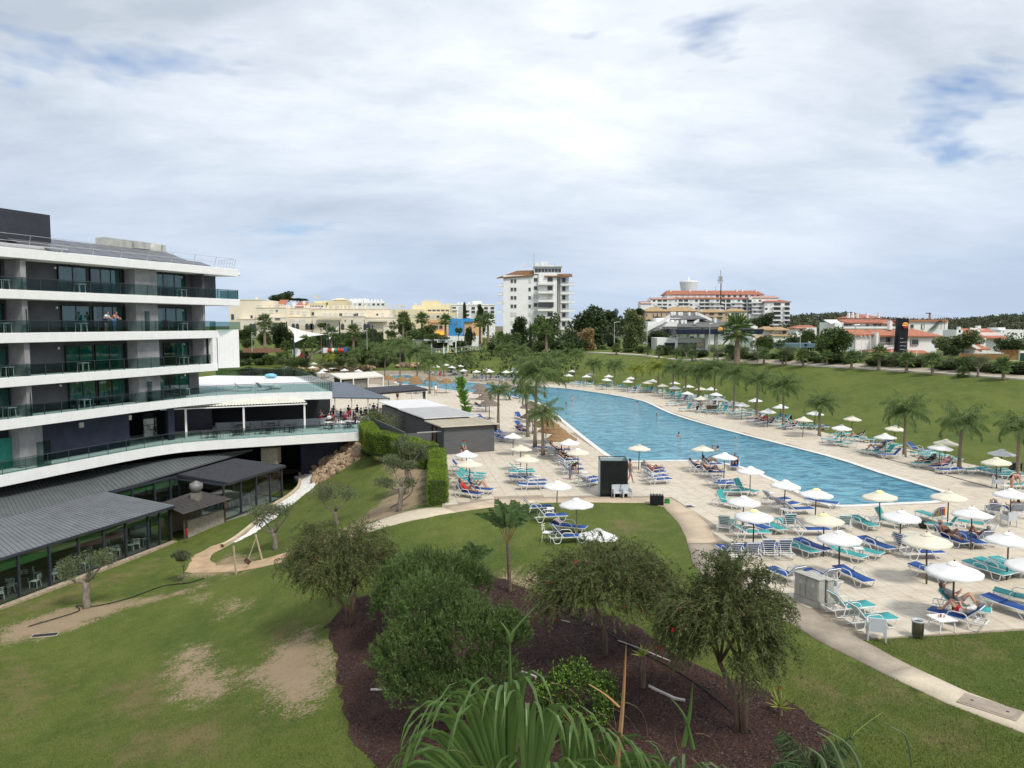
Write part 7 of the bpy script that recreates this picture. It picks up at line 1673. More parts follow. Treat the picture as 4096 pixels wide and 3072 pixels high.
# ---- houses at right
t=Bd('house','white house with long red roof at the right edge',155,1850,850,crop=c7,cat='house')
t.box(1670,1830,735,880,dy=3,dep=8,ground=True);t.shed(1640,1842,728,676,roof_o,dy=2,dep=5);t.box(1680,2010,690,880,dy=5,dep=9,ground=True);t.shed(1735,2035,738,648,roof_o,dy=4,dep=6);t.shed(1730,1875,850,800,roof_o,dy=-1,dep=4);t.box(1745,1770,655,745,'chimney',wall_w,dy=3,dep=.8);t.box(1750,1780,622,660,'chimney',wall_w,dy=9,dep=1)
parapet(t,[(1670,640),(1735,645),(1960,690)],.8,dy=9);parapet(t,[(1690,792),(1790,850)],.6,dy=-1.2);t.win(1928,1975,755,790,dy=4.95);t.box(1560,1582,632,690,'chimney',wall_w,dy=3,dep=.8);t.box(1535,1600,662,760,dy=3,dep=5,ground=True)
t=Bd('house','low white far house half hidden by trees at right',260,2000,680,crop=c7,cat='house');t.box(1970,2202,660,760,dep=8,ground=True);t.box(1945,2020,640,700,dy=4,dep=6)
t=Bd('house','white villa with tan roof right of the apartment block',230,1720,680,crop=c5,cat='house')
t.box(1690,1850,655,760,dep=8,ground=True);t.hip(1610,1730,660,628,roof_t,dep=7);t.hip(1715,1850,662,632,roof_t,dy=-1,dep=7);t.box(1615,1720,662,760,dy=1,dep=7,ground=True);t.box(1700,1910,716,790,dy=-4,dep=5,ground=True);t.shed(1700,1900,718,700,roof_t,dy=-4,dep=4);t.win(1795,1825,675,698)
t=Bd('house','white cottage with red roof beyond the blue shelter',240,2000,660,crop=c5,cat='house');t.box(1925,2130,640,740,dep=8,ground=True);t.hip(1920,2010,645,624,roof_r,dep=6);t.shed(1990,2130,636,616,roof_r,dy=1,dep=5);t.win(1965,1990,655,675)
t=Bd('shop_building','low white building with tan roof behind the car',200,1580,760,crop=c5,cat='house');t.box(1500,1640,735,850,dep=6,ground=True);t.shed(1540,1640,740,712,roof_t,dep=4);t.win(1545,1580,752,775)
# ---- wooden fence and gate wall at right
t=Bd('board_fence','tall brown wooden board fence at the right edge',106,1850,980,'fence',c7)
wd=M('fence_wood',(.27,.13,.045),.8,.2,3,stretch=(4,4,.4),isl=0.0)
for k in range(32):
 x0=1568+k*12.6;t.box(x0,x0+11.9,893+(k%3),975+k*.2,'board',wd,dy=0+.02*(k%2),dep=.05)
for k in range(14):x0=1974+k*12.6;t.box(x0,x0+11.9,857+(k%3),985,'board',wd,dy=.02*(k%2),dep=.05)
t.box(1560,2150,962,990,'base_wall',wall_y,dy=-.3,dep=.25,ground=True);t.box(2148,2160,862,1020,'end_post',M('post_sand',(.5,.42,.28),.8),dy=-.2,dep=.3,ground=True);t.box(2160,2330,870,1000,'white_wall',wall_w,dy=.4,dep=.3,ground=True);t.box(2166,2330,890,970,'green_panel',M('green_door',(.01,.05,.03),.5),dy=.3,dep=.1)
# ---- bus shelter, small hoarding, car, flag poles, lamps
t=Bd('bus_shelter','blue grey flat roofed kiosk shelter beyond the bank hedge',150,1940,860,'shelter',c5)
t.box(1765,2118,795,838,'roof_fascia',M('shelter_blue',(.10,.17,.22),.6,.1),dep=4);[t.box(x,x+8,836,940,'post',anth_m,dy=.5,dep=.3,ground=True)for x in(1875,2045,2100)]
[t.box(x,x+28,800,822,'sign_square',navy,dy=-.05,dep=.05)for x in(1778,2010)];t.box(1780,2100,880,935,'low_wall',wall_p,dy=2,dep=.3,ground=True);t.box(2055,2070,775,796,'roof_vent',rail_m,dy=2,dep=.6)
t=Bd('banner','dark banner with white lettering in front of the hedge',101,1430,1050,'banner',c7)
t.box(1370,1560,1028,1062,'banner_cloth',navy,dep=.05);[t.box(x,x+5,1028,1090,'banner_post',anth_m,dy=.06,dep=.06,ground=True)for x in(1372,1554)];q=t.pt(1378,1045,-.03);text3d('Poupe',.17,(q.x,q.y,q.z),t.o,wall_w,'banner_text',.01);q=t.pt(1375,1061,-.03);text3d('60 dias',.28,(q.x,q.y,q.z),t.o,wall_w,'banner_text',.01);t.box(1535,1558,1034,1058,'red_square',rd_m,dy=-.03,dep=.02)
def car():
 g=PD(2993,1428,150);o=thing('parked_car','white hatchback car parked beside the fuel station','car',(g.x,g.y,g.z),R(158));wc=M('car_white',(.72,.73,.74),.25,.03,1,spec=.6);m=MB();prof=[(-2.0,.32),(-2.05,.72),(-1.9,.95),(-1.55,1.02),(-1.25,1.42),(.1,1.48),(.85,1.02),(1.75,.9),(2.0,.7),(2.0,.32)];n=len(prof)
 for y in(-.88,.88):m.add([(x,y*(.86 if z>1.1 else 1),z)for x,z in prof],[])
 m.f+=[tuple(range(n)),tuple(range(2*n-1,n-1,-1))]+[(i,n+i,n+(i+1)%n,(i+1)%n)for i in range(n)];m.build('body',wc,o,bevel=.05);gm=M('car_glass',(.02,.025,.03),.1,.1,1,spec=.8)
 for y in(-.80,.80):q=MB();q.add([(-1.3,y,1.02),(.7,y,1.02),(.1,y*.96,1.40),(-1.15,y*.96,1.37)],[(0,1,2,3)]);q.v=[(a,b*1.05,c)for a,b,c in q.v];q.build('side_window',gm,o)
 q=MB();q.add([(.82,-.75,1.05),(.82,.75,1.05),(.14,.7,1.47),(.14,-.7,1.47)],[(0,1,2,3)]);q.v=[(a+.03,b,c+.02)for a,b,c in q.v];q.build('windscreen',gm,o);q=MB();q.add([(-1.60,-.75,1.04),(-1.60,.75,1.04),(-1.28,.7,1.40),(-1.28,-.7,1.40)],[(0,1,2,3)]);q.v=[(a-.03,b,c+.02)for a,b,c in q.v];q.build('rear_window',gm,o)
 for x in(-1.25,1.25):
  for y in(-.85,.85):q=MB();q.tube([(x,y-.1,.32),(x,y+.1,.32)],.32,14);w=q.build('wheel',black_m,o);q=MB();q.tube([(x,y-.11,.32),(x,y+.11,.32)],.2,10);q.build('rim',steel_m,w)
 for y in(-.65,.65):q=MB();q.box(-2.07,-2.0,y-.15,y+.15,.75,.92);q.build('tail_light',rd_m,o);q=MB();q.box(1.95,2.02,y-.18,y+.18,.62,.78);q.build('headlight',gm,o)
car()
for i,(x,y0,y1,d)in enumerate([(600,725,965,113),(640,725,965,113),(685,725,965,113),(772,725,965,113),(897,840,985,108),(1140,840,1048,100),(1063,835,1030,104)]):
 t=Bd('flag_pole',f"{ORD[i]} slim pale pole from left before the white villa",d,x,y1,'pole',c7,group='pale poles');t.rod(x,y0,y1,.06,name='pole_shaft',mat=wall_w);t.rod(x,y0-6,y0+2,.1,name='pole_cap',mat=wall_w)
def lamp(crop,x,y0,y1,d,arm,label):
 t=Bd('street_lamp',label,d,x,y1,'street lamp',crop,group='street lamps');t.rod(x,y0,y1,.11,name='lamp_post',mat=steel_m);a=t.pt(x,y0);b=t.pt(x+arm,y0-8);m=MB();m.tube([a,b],.07,5);t._b(m,'lamp_arm',steel_m);m=MB();m.box(min(a.x,b.x)+(0 if arm<0 else abs(b.x-a.x)*.5),min(a.x,b.x)+abs(b.x-a.x)*(.5 if arm<0 else 1),a.y-.15,a.y+.15,b.z-.12,b.z+.05);t._b(m,'lamp_head',steel_m)
lamp(c5,140,590,790,180,55,'street lamp beside the pale tall tree');lamp(c5,1075,600,880,165,70,'street lamp in front of the fuel station canopy');lamp(c5,460,655,840,175,6,'plain street lamp left of the fuel station');lamp(c5,1965,685,880,150,8,'street lamp behind the blue shelter');lamp(c7,535,615,900,125,110,'street lamp with long arm left of the villa');lamp(c5,1218,590,1010,140,14,'slightly leaning lamp post on the grass bank')
# ---- kerb along the top path
kl=[G(u,v)for u,v in[(4400,1537),(4096,1518),(3900,1504),(3700,1490),(3500,1477),(3300,1465),(3100,1455),(2831,1440),(2600,1426),(2400,1412),(2250,1405),(2100,1396)]]
m=MB();kk=smooth_line([(q.x,q.y)for q in kl],6);L_=[];vs=[]
for i,q in enumerate(kk):
 tn=(kk[min(i+1,len(kk)-1)]-kk[max(i-1,0)]).normalized();n=Vector((-tn.y,tn.x))
 for s,dz in((-.35,-.2),(-.35,.12),(.35,.12),(.35,-.2)):p=q+n*s;vs.append((p.x,p.y,ztf(q.x,q.y)+dz))
m.add(vs,[(4*i+a,4*i+(a+1)%4,4*i+4+(a+1)%4,4*i+4+a)for i in range(len(kk)-1)for a in range(3)]);tag(m.build('path_kerb',M('kerb_pale',(.58,.53,.44),.85,.12,1)),kind='structure')
pk=[(q.x,q.y)for q in kk];outer=[tuple(Vector(p)+(Vector(p)-Vector((8,80))).normalized()*2.2)for p in pk]
drape('path',pk+outer[::-1],M('path_far',(.36,.31,.24),.9,.15,.6),.05,step=2.0)
# ----- apartments, park and playground at left
c3p=(900,1000,.463)
ap=Bd('apartment_block','long cream stepped apartment block with many small windows',255,800,700,crop=c3p)
for x0,x1,y0,dy,dep in((40,352,432,0,14),(272,520,500,-3,12),(500,735,505,2,12),(725,850,515,4,10),(775,1225,512,0,14),(1225,1425,510,3,12),(1210,1490,585,-3,10),(760,1215,575,-2.5,8),(270,520,585,-5,8),(515,760,580,-1.5,8),(100,275,600,-4,8),(1370,1515,655,-5,8)):
 ap.box(x0,x1,y0,760,mat=wall_c,dy=dy,dep=dep,ground=True);ap.box(x0-2,x1+2,y0-5,y0,'parapet',wall_c,dy=dy-.15,dep=1.0)
ra=random.Random(9)
for x in range(850,1215,46):ap.win(x,x+24,548,572,dy=0,mat=win_s if ra.random()<.7 else None)
for x0,x1,y0,y1,dy,sh in[(222,238,565,588,0,0),(55,78,555,600,0,0),(280,322,480,505,0,1),(388,412,518,545,-3,1),(442,455,518,532,-3,0),(505,540,530,555,2,1),(566,585,530,550,2,1),(625,645,530,548,2,1),(670,700,535,562,2,1),(315,362,565,588,-3,1),(434,476,590,614,-5,0),(562,605,600,628,-1.5,1),(645,690,602,630,-1.5,1),(732,770,538,562,4,0),(1112,1134,553,576,-.1,0),(1308,1324,550,564,3,0),(1352,1372,545,575,3,1),(1142,1178,620,648,-2.5,1),(1228,1262,622,650,-3,1),(1395,1442,625,652,-3,1),(1092,1104,605,648,-2.5,0),(1034,1044,604,612,-2.5,0),(1420,1450,560,580,3,1)]:ap.win(x0,x1,y0,y1,dy,win_s if sh else None)
for x in list(range(225,270,28))+list(range(740,760,14))+[708,860,895,1015,1210,1240,590,625]:
 a=ap.pt(x,690,-5.3);m=MB();w=.55;pts=[(-w,0),(w,0),(w,1.4),(w*.7,1.9),(0,2.1),(-w*.7,1.9),(-w,1.4)];m.add([(a.x+px_,a.y,a.z+pz)for px_,pz in pts]+[(a.x+px_,a.y+.3,a.z+pz)for px_,pz in pts],[tuple(range(7)),tuple(range(13,6,-1))]+[(i,(i+1)%7,7+(i+1)%7,7+i)for i in range(7)]);ap._b(m,'arch',win_d)
for x in[265,470,490,505,520,545,850,880,930,985,1015,1050,1080,1105,1130,1205,705,680,362,390]:ap.box(x,x+12,478 if x>300 else 408,515,'chimney',wall_c,dy=4,dep=1.1)
for x0,x1,y in((280,500,620),(520,730,640),(790,1000,580),(1230,1400,612),(1370,1510,690)):ap.balcony(x0,x1,y,20,dy=-5 if x0<500 else-3,out=1.5,mat=wall_c)
for x,y in((790,405),(812,408),(955,490),(1470,490),(1510,488),(1540,490)):
 q=ap.pt(x,y,12);m=MB();m.lathe([(.05,0),(.5,.12),(.75,.3)],12,(0,0,0));m.v=[tuple(q+Matrix.Rotation(R(65),3,'X')@Vector(v))for v in m.v];ap._b(m,'satellite_dish',rail_m)
b=Bd('gabled_house','white house with two steep red gable roofs behind the cream block',275,560,480,crop=c3p,cat='house')
b.box(425,515,470,560,dep=6,ground=True);b.shed(440,515,478,430,roof_o,dep=5);b.box(575,695,478,560,dep=6,ground=True);b.shed(605,690,488,448,roof_o,dep=5);b.box(715,815,490,600,dy=2,dep=6,ground=True);b.shed(720,812,514,500,roof_o,dy=0,dep=3);[b.win(730+k*24,745+k*24,540,562,2)for k in range(3)];b.box(578,590,448,500,'fin',wall_w,dy=-.5,dep=4);b.box(672,690,440,500,'chimney',wall_w,dy=2,dep=1)
b=Bd('apartment_block','pale yellow building with rounded roof lanterns behind',300,850,490,crop=c3p)
b.box(690,860,458,560,mat=wall_y,dep=10,ground=True);b.box(855,1050,438,560,mat=wall_y,dy=3,dep=10,ground=True);b.box(770,850,442,460,'lantern',wall_y,dy=4,dep=5);b.box(935,1030,425,440,'lantern',wall_y,dy=6,dep=5);b.hip(935,1030,427,418,wall_y,dy=6,dep=5);[b.win(728+k*26,745+k*26,482,492)for k in range(5)];[b.win(872,888,455+k*20,470+k*20,3)for k in range(2)]
b=Bd('apartment_block','white flat roofed apartments at the back left of the tower',330,1200,480,crop=c3p)
b.box(1060,1370,452,560,dep=12,ground=True);b.box(1075,1215,420,460,dy=3,dep=8);b.box(1240,1350,440,460,dy=3,dep=8);[b.box(x,x+9,425,455,'chimney',wall_w,dy=2,dep=1)for x in(1160,1185,1200,1262,1290,1315,1345)];b.grid(range(1075,1360,40),(462,),20,14)
b=Bd('apartment_block','yellow stepped apartment block right of the palms',290,1750,560,crop=c3p)
b.box(1425,1730,512,640,mat=wall_y,dep=12,ground=True);b.box(1620,1940,478,640,mat=wall_y,dy=5,dep=12,ground=True);b.box(1700,1840,438,482,mat=wall_y,dy=8,dep=8);b.box(1730,1990,540,640,mat=wall_y,dy=-2,dep=8,ground=True);[b.box(x,x+14,458,490,'chimney',wall_y,dy=7,dep=1.4)for x in(1640,1855,1880,1910,1935)];[b.win(1640+k*38,1668+k*38,516,538,5)for k in range(8)];[b.win(1745+k*42,1768+k*42,566,584,-2,win_s if k%2 else None)for k in range(6)];b.balcony(1640,1930,540,16,dy=5,out=1.5,mat=wall_y);[b.win(1450+k*55,1475+k*55,560,578,0,win_s if k%2 else None)for k in range(5)]
b=Bd('apartment_block','pale grey white apartments left of the tower',340,2080,560,crop=c3p)
b.box(1945,2330,478,640,dep=12,ground=True);b.box(2140,2212,440,482,dy=3,dep=8);b.grid(range(1965,2300,55),(492,525,556),30,20,0,.4);[b.balcony(x,x+46,516+r*33,14,out=1.4)for x in(1958,2068,2178)for r in range(3)];b.box(1945,2335,465,478,'parapet',wall_w,dy=-.2,dep=1);[b.box(x,x+16,452,470,'chimney',wall_w,dy=2,dep=1)for x in(2010,2040,2100,2150)]
b=Bd('blue_building','bright blue and peach low building beside tall palms',232,1980,740,crop=c3p)
b.box(1930,2066,592,780,mat=wall_blue,dep=8,ground=True);b.box(2068,2145,592,620,mat=wall_blue,dy=1,dep=7);b.box(2066,2215,605,780,mat=wall_p,dy=1.5,dep=8,ground=True);b.box(1740,1930,602,780,mat=wall_p,dy=-.5,dep=8,ground=True);[b.win(1772+k*40,1800+k*40,652,680,-.5)for k in range(3)];b.shed(1815,1905,732,706,M('awning_yellow',(.68,.42,.03),.7),dy=-2.4,dep=2,th=.1);[b.win(1995,2003,625+k*42,640+k*42)for k in range(3)];b.rod(2048,595,745,.09)
q=b.pt(1752,642,-.62);text3d('Torremato 11-17',.9,(q.x,q.y,q.z),b.o,M('sign_brown',(.18,.10,.05),.7),'wall_lettering',.04)
b.box(1925,2215,742,775,'forecourt_wall',wall_w,dy=-3,dep=.3,ground=True)
# ---- kids club pavilion and white fence
k=Bd('kids_club','white pergola pavilion with Kids Club sign behind a white fence',205,1810,880,'pavilion',c3p)
k.box(1620,1880,768,890,'wall',wall_w,dy=2.5,dep=6,ground=True);k.box(1700,1880,790,885,'dark_opening',win_d,dy=2.4,dep=.1);k.box(1640,1900,756,772,'dark_roof',anth_m,dy=2,dep=7);k.box(1785,1815,740,762,'roof_unit',wall_w,dy=4,dep=1.2);k.box(1718,1998,776,786,'pergola_beam',wall_w,dy=-1,dep=.4);k.box(1718,1998,770,777,'pergola_roof',wall_w,dy=-1,dep=4)
for x in(1780,1885,1922,1990):k.box(x,x+9,784,890,'post',wall_w,dy=-1,dep=.3,ground=True)
k.box(1832,1948,778,800,'sign_board',wall_w,dy=-1.3,dep=.1);q=k.pt(1836,797,-1.45);text3d('Kids',.82,(q.x,q.y,q.z),k.o,M('sign_teal',(.02,.16,.20),.6),'sign_lettering',.03,shear=.25);q=k.pt(1893,797,-1.45);text3d('Club',.82,(q.x,q.y,q.z),k.o,MATS['sign_teal'],'sign_lettering',.03,shear=.25)
for i,x in enumerate((1750,1830,1850,1915,1945)):q=k.pt(x,884,-1.5);m=MB();m.ell((q.x,q.y,q.z),(.5,.35,.3),8,5);m.box(q.x-.12,q.x+.12,q.y-.1,q.y+.1,q.z,q.z+.6);tag(wb(m,'toy',M('toy_yellow',(.7,.45,.03),.5)if i%2==0 else M('toy_green',(.1,.4,.2),.5),None),f"{ORD[i]} small plastic ride-on toy outside the kids club",'toy','plastic toys')
f=Bd('picket_fence','white wire fence around the kids club lawn',198,1850,880,'fence',c3p)
fl=[(1720,888),(1850,892),(1995,884),(2120,868),(2215,858)]
for(xa,ya),(xb,yb)in zip(fl,fl[1:]):
 n=int((xb-xa)/22)
 for i in range(n):x=xa+(xb-xa)*i/n;y=ya+(yb-ya)*i/n;f.rod(x,y-42,y+3,.05,name='fence_post',mat=wall_w)
 for dy_ in(-40,-28,-16,-4):m=MB();m.tube([f.pt(xa,ya+dy_),f.pt(xb,yb+dy_)],.035,4);f._b(m,'fence_wire',wall_w)
# ---- shade sail and its masts
s=thing('shade_sail','large white triangular shade sail over the playground','shade sail',tuple(G(1250,1440)))
A,B,C,D_,E_=PD(1146,1302,190),PD(1176,1372,164),PD(1300,1338,188),PD(1358,1302,192),PD(1318,1360,176)
sail=M('sail_white',(.76,.75,.71),.7,.04,.2,trans=.2)
def sail_tri(p0,p1,p2,nm):
 n=12;m=MB();vs=[];ix={}
 for i in range(n+1):
  for j in range(n+1-i):
   a,b_=i/n,j/n;c_=1-a-b_;p=p0*a+p1*b_+p2*c_;inn=1.15*(a*b_+b_*c_+a*c_)*(1-6*a*b_*c_*3);cen=(p0+p1+p2)/3;ix[i,j]=len(vs);vs.append(p.lerp(cen,min(.42,inn))-Vector((0,0,10*a*b_*c_)))
 m.add(vs,[f for i in range(n)for j in range(n-i)for f in([(ix[i,j],ix[i+1,j],ix[i,j+1])]+([(ix[i+1,j],ix[i+1,j+1],ix[i,j+1])]if j<n-i-1 else[]))]);wb(m,nm,sail,s,smooth=True)
sail_tri(A,B,C,'sail_cloth');sail_tri(D_,E_,C,'sail_cloth')
for q,up in((A,.9),(B,.3),(C,.3),(D_,.9),(E_,.2)):m=MB();m.tube([(q.x,q.y,ztf(q.x,q.y)-.3),(q.x,q.y,q.z+up)],[.2,.17],8);wb(m,'mast',anth_m,s)
m=MB();q=PD(1490,1298,200);m.tube([(q.x,q.y,ztf(q.x,q.y)),(q.x,q.y,q.z)],[.2,.17],8);tag(wb(m,'mast',anth_m,None),'lone dark mast right of the shade sail','mast')
# ---- playground
pl=thing('play_frame','play frame with grey slide and coloured tubes under the sail','playground',tuple(G(1290,1438)))
D0=176
def pb(u0,u1,v0,v1,name,mat,dy=0,dep=1.2):a=PD(u0,v1,D0+dy);b_=PD(u1,v0,D0+dy);m=MB();m.box(a.x,b_.x,a.y,a.y+dep,a.z,b_.z);wb(m,name,mat,pl)
sa,sb=PD(1230,1433,D0-1),PD(1288,1403,D0);m=MB()
for o_ in(0,):m.add([sa+Vector((0,-.5,0)),sb+Vector((0,-.5,0)),sb+Vector((0,.5,0)),sa+Vector((0,.5,0)),sa+Vector((0,-.55,.35)),sb+Vector((0,-.55,.35)),sb+Vector((0,.55,.35)),sa+Vector((0,.55,.35))],[(0,1,2,3),(0,4,5,1),(3,2,6,7)])
wb(m,'slide',M('slide_grey',(.30,.31,.32),.4,.1),pl)
pb(1288,1315,1392,1412,'panel',wall_w);pb(1288,1400,1412,1415,'deck',anth_m,0,2.5)
for i,(u,c)in enumerate(((1312,rd_m),(1328,wt_m),(1338,M('tube_green',(.03,.22,.10),.5)),(1350,rd_m),(1362,rd_m))):a=PD(u,1402,D0);m=MB();m.lathe([(.48,0),(.48,.8)],14,(0,0,0));m.v=[(a.x+z_,a.y+x_,a.z+y_)for x_,y_,z_ in m.v];wb(m,'tube_slide',c,pl)
pb(1372,1385,1390,1406,'blue_barrel',M('barrel_blue',(.03,.14,.40),.5));[pb(u,u+2,1385,1436,'post',anth_m,0,.15)for u in(1290,1312,1340,1368,1395)];pb(1330,1345,1404,1420,'yellow_panel',M('panel_yellow',(.65,.42,.05),.5));pb(1190,1215,1412,1428,'red_house',rd_m)
sg=Bd('round_sign','round pale sign on a red post by the park path',172,617,945,'sign',c3p);q=sg.pt(617,884);m=MB();m.lathe([(.93,-.04),(.93,.04)],20,(0,0,0));m.v=[(q.x+x_,q.y+z_,q.z+y_)for x_,y_,z_ in m.v];sg._b(m,'sign_disc',wall_w);sg.rod(617,898,945,.08,dy=.1,name='sign_post',mat=rd_m)
w_=Bd('brick_wall','low reddish brick garden wall in the park',172,300,880,'wall',c3p);w_.box(155,480,848,886,'wall_face',M('brick_red',(.24,.13,.08),.9,.25,4),dep=.4)
for i,(x,y0,y1)in enumerate(((235,715,880),(1228,680,860),(575,770,900))):l_=Bd('garden_lamp',f"{('left', 'right', 'middle')[i]} slim garden lamp post in the park",170,x,y1,'lamp',c3p);l_.rod(x,y0,y1,.09,name='lamp_post',mat=steel_m if i<2 else anth_m);l_.box(x-6,x+6,y0-4,y0,'lamp_head',steel_m,dep=.5)
drape('path',[tuple(G(u,v).xy)for u,v in((1148,1436),(1175,1432),(1205,1446),(1212,1462),(1185,1470),(1160,1458))],conc_beige,.06,step=2.0)
rock_m=M('boulder',(.42,.30,.19),.9,.3,2.5,bump=.5,bscale=8);rock_g=M('rock_pale',(.34,.25,.165),.9,.35,2.2,bump=.6,bscale=7)
def rock_mesh(seed):
 rg=random.Random(seed);m=MB();m.ell((0,0,0),(1,.85,.7),8,6);m.v=[(x*rg.uniform(.75,1.15),y*rg.uniform(.75,1.15),z*rg.uniform(.75,1.15))for x,y,z in m.v];return m.mesh('rock')
RK=[rock_mesh(i)for i in range(6)]
bw=thing('boulder_wall','low wall of orange brown boulders beyond the far parasols','rock wall',tuple(G(1330,1470)))
rb=random.Random(3)
for ua,ub in((1195,1500),(1585,1690)):
 for i in range(int((ub-ua)/5)):
  u=ua+(ub-ua)*i/((ub-ua)/5);g_=G(u,1474+rb.uniform(-5,6)-(12 if ua>1500 else 0));o_=put(RK[i%6],'rock',bw,rock_m);s_=rb.uniform(.35,.75);o_.scale=(s_,s_,s_*.9);o_.location=Vector(g_)-bw.location+Vector((0,0,.15));o_.rotation_euler=(rb.uniform(0,3),0,rb.uniform(0,6))
# ---- hills with woods at right
def hills():
 rg=np.random.default_rng(8);m=MB();nx=60
 prof=[(2450,1292),(2800,1290),(3080,1280),(3250,1268),(3400,1266),(3480,1284),(3700,1292),(3850,1288),(3980,1276),(4060,1270),(4300,1274),(4700,1285)]
 ys=[430,520,640,760]
 xs=np.array([p[0]for p in prof]);vs_=np.array([p[1]for p in prof]);verts=[];N=80
 for j,d in enumerate((330,480,680,900)):
  for i in range(N):
   u=2300+2500*i/(N-1);v=np.interp(u,xs,vs_)+5;q=PD(u,v,680);z=q.z if j==2 else(4.5+(q.z-4.5)*(.0,.55,1,.6)[j]);verts.append(((u-2048)/FPX*d,d,z))
 m.add(verts,[(j*N+i,j*N+i+1,(j+1)*N+i+1,(j+1)*N+i)for j in range(3)for i in range(N-1)]);tag(m.build('hill',M('hill_scrub',(.06,.065,.03),.95,.3,.02),smooth=True),kind='structure')
 Pn=[];D=[]
 for k in range(1500):
  u=rg.uniform(2350,4500);d=rg.choice([380,480,560,640,680,690])+rg.uniform(-25,25);v=np.interp(u,xs,vs_)+5;zr=PD(u,v,680).z;f=np.interp(d,[330,480,680,900],[0,.55,1,.6]);x=(u-2048)/FPX*d;z=4.5+(zr-4.5)*f;r=rg.uniform(1.6,3.2);c=26
  dd=rg.normal(size=(c,3));dd/=np.linalg.norm(dd,axis=1,keepdims=True);Pn.append(np.array([x,d,z+r*.9])+dd*r*np.array([1,1,.7])*rg.uniform(.5,1,(c,1)));D.append(dd+rg.normal(scale=.5,size=(c,3)))
 Pn=np.concatenate(Pn);D=np.concatenate(D);me=leaf_mesh('hill_woods',Pn,D,rg.uniform(1.2,2.2,len(Pn)),rg.uniform(.9,1.4,len(Pn)),rg,.5);o=put(me,'hill_woods',None,leafm('hill_leaf',(.075,.088,.045),.4));tag(o,'distant wooded hillside along the right horizon','woods',kind='stuff')
 Pn=[];D=[]
 for k in range(420):
  u=rg.uniform(1000,4300);d=rg.uniform(150,330);x=(u-2048)/FPX*d
  if x>40-d*.02 and d<165:continue
  if d<235 and u<1750:continue
  if 2350<u<3150 and d<245:continue
  if 3380<u<3800 and d<215:continue
  r=rg.uniform(1.3,2.6);c=60;z=ztf(x,d);dd=rg.normal(size=(c,3));dd/=np.linalg.norm(dd,axis=1,keepdims=True);Pn.append(np.array([x,d,z+r*.8])+dd*r*np.array([1.2,1,.8])*rg.uniform(.5,1,(c,1)));D.append(dd+rg.normal(scale=.5,size=(c,3)))
 Pn=np.concatenate(Pn);D=np.concatenate(D);me=leaf_mesh('town_scrub',Pn,D,rg.uniform(.5,.9,len(Pn)),rg.uniform(.35,.6,len(Pn)),rg,.5);o=put(me,'town_scrub',None,lf_dark);tag(o,'scrub and low greenery filling gaps between the town houses','scrub',kind='stuff')
hills()
# ----- grey board shed
F=P(1776,1819,0);F2=P(1977,1804,0);sa_=math.atan2(F2.y-F.y,F2.x-F.x)
shed=thing('board_shed','long grey horizontal board shed with cream ribbed roof beside the hedge','shed',tuple(F),sa_)
bd=M('grey_board',(.105,.107,.112),.75,.14,3,stretch=(.4,4,4));SWd=(F2-F).length
for k in range(17):
 z=.02+k*.135;m=MB();m.box(0,SWd,-.03,.02,z,z+.128);m.build('board',bd,shed)
 m=MB();m.box(-.03,.02,.03,1.6,z,z+.128);m.box(-.03,.02,3.2,6.2,z,z+.128);m.build('board',bd,shed)
m=MB();m.box(.025,SWd-.02,.03,20,0,2.3);m.build('shed_core',bd,shed)
m=MB();m.box(-.012,.03,1.75,2.05,0,2.1);m.box(-.012,.03,2.75,3.1,0,2.1);m.build('door_frame',dark_i,shed);m=MB();m.box(-.02,.03,2.1,2.7,0,2.1);m.build('door',M('door_wood',(.20,.10,.05),.6,.2),shed)
rcream=M('ribbed_cream',(.58,.53,.42),.55,.1,1.2);rwhite=M('ribbed_white',(.62,.62,.61),.5,.06,1.2)
for y0,y1,z0,mt,n in((-.35,4.2,2.36,rcream,22),(4.25,8.6,2.52,rcream,0),(4.3,12.4,2.56,rwhite,26),(12.5,20.5,2.62,rwhite,0)):
 if(y0,y1)==(4.25,8.6):continue
 m=MB();m.box(-.35,SWd+.35,y0,y1,z0,z0+.07);ro=m.build('roof_sheet',mt,shed)
 for i in range(n):x=-.3+(SWd+.6)*i/n;m=MB();m.box(x,x+.06,y0,y1,z0+.071,z0+.12);m.build('roof_rib',mt,shed)
m=MB();m.box(SWd+.03,SWd+.3,.1,.4,1.75,2.25);m.build('loudspeaker',black_m,shed)
m=MB();m.box(-3.0,-2.9,1.5,12,-.1,1.9);m.box(-2.9,-.6,1.45,1.55,-.1,1.75);m.build('screen_wall',bd,shed);m=MB();m.box(-2.2,.1,.4,.5,1.9,1.98);m.build('metal_rail',steel_m,shed)
# ---- shower cube
a,b=P(2400,1987,0),P(2511,1988,0);sh=thing('shower_cube','black tiled open air shower cube with glass side','shower',tuple(a),math.atan2(b.y-a.y,b.x-a.x));w=(b-a).length
bt=M('black_tile',(.012,.013,.016),.25,.2,1.5,spec=.5);H=2.28
for r in range(4):
 for c in range(3):
  m=MB();m.box(.06+c*(w-.12)/3+.004,.06+(c+1)*(w-.12)/3-.004,-.01,.05,.03+r*.56+.004,.03+(r+1)*.56-.004);m.build('tile',bt,sh)
m=MB();m.box(.05,w-.05,0.01,.04,.02,H);m.build('front_wall',anth_m,sh);m=MB();m.box(w-.06,w,.055,w-.06,.02,H);m.build('side_wall',bt,sh)
m=MB();m.box(0,.02,.08,w-.08,.06,H-.05);m.build('glass_side',M('frosted_glass',(.40,.52,.52),.3,.05,1),sh);m=MB();m.box(.08,w-.08,w-.02,w,.06,H-.05);m.build('glass_side',MATS['frosted_glass'],sh)
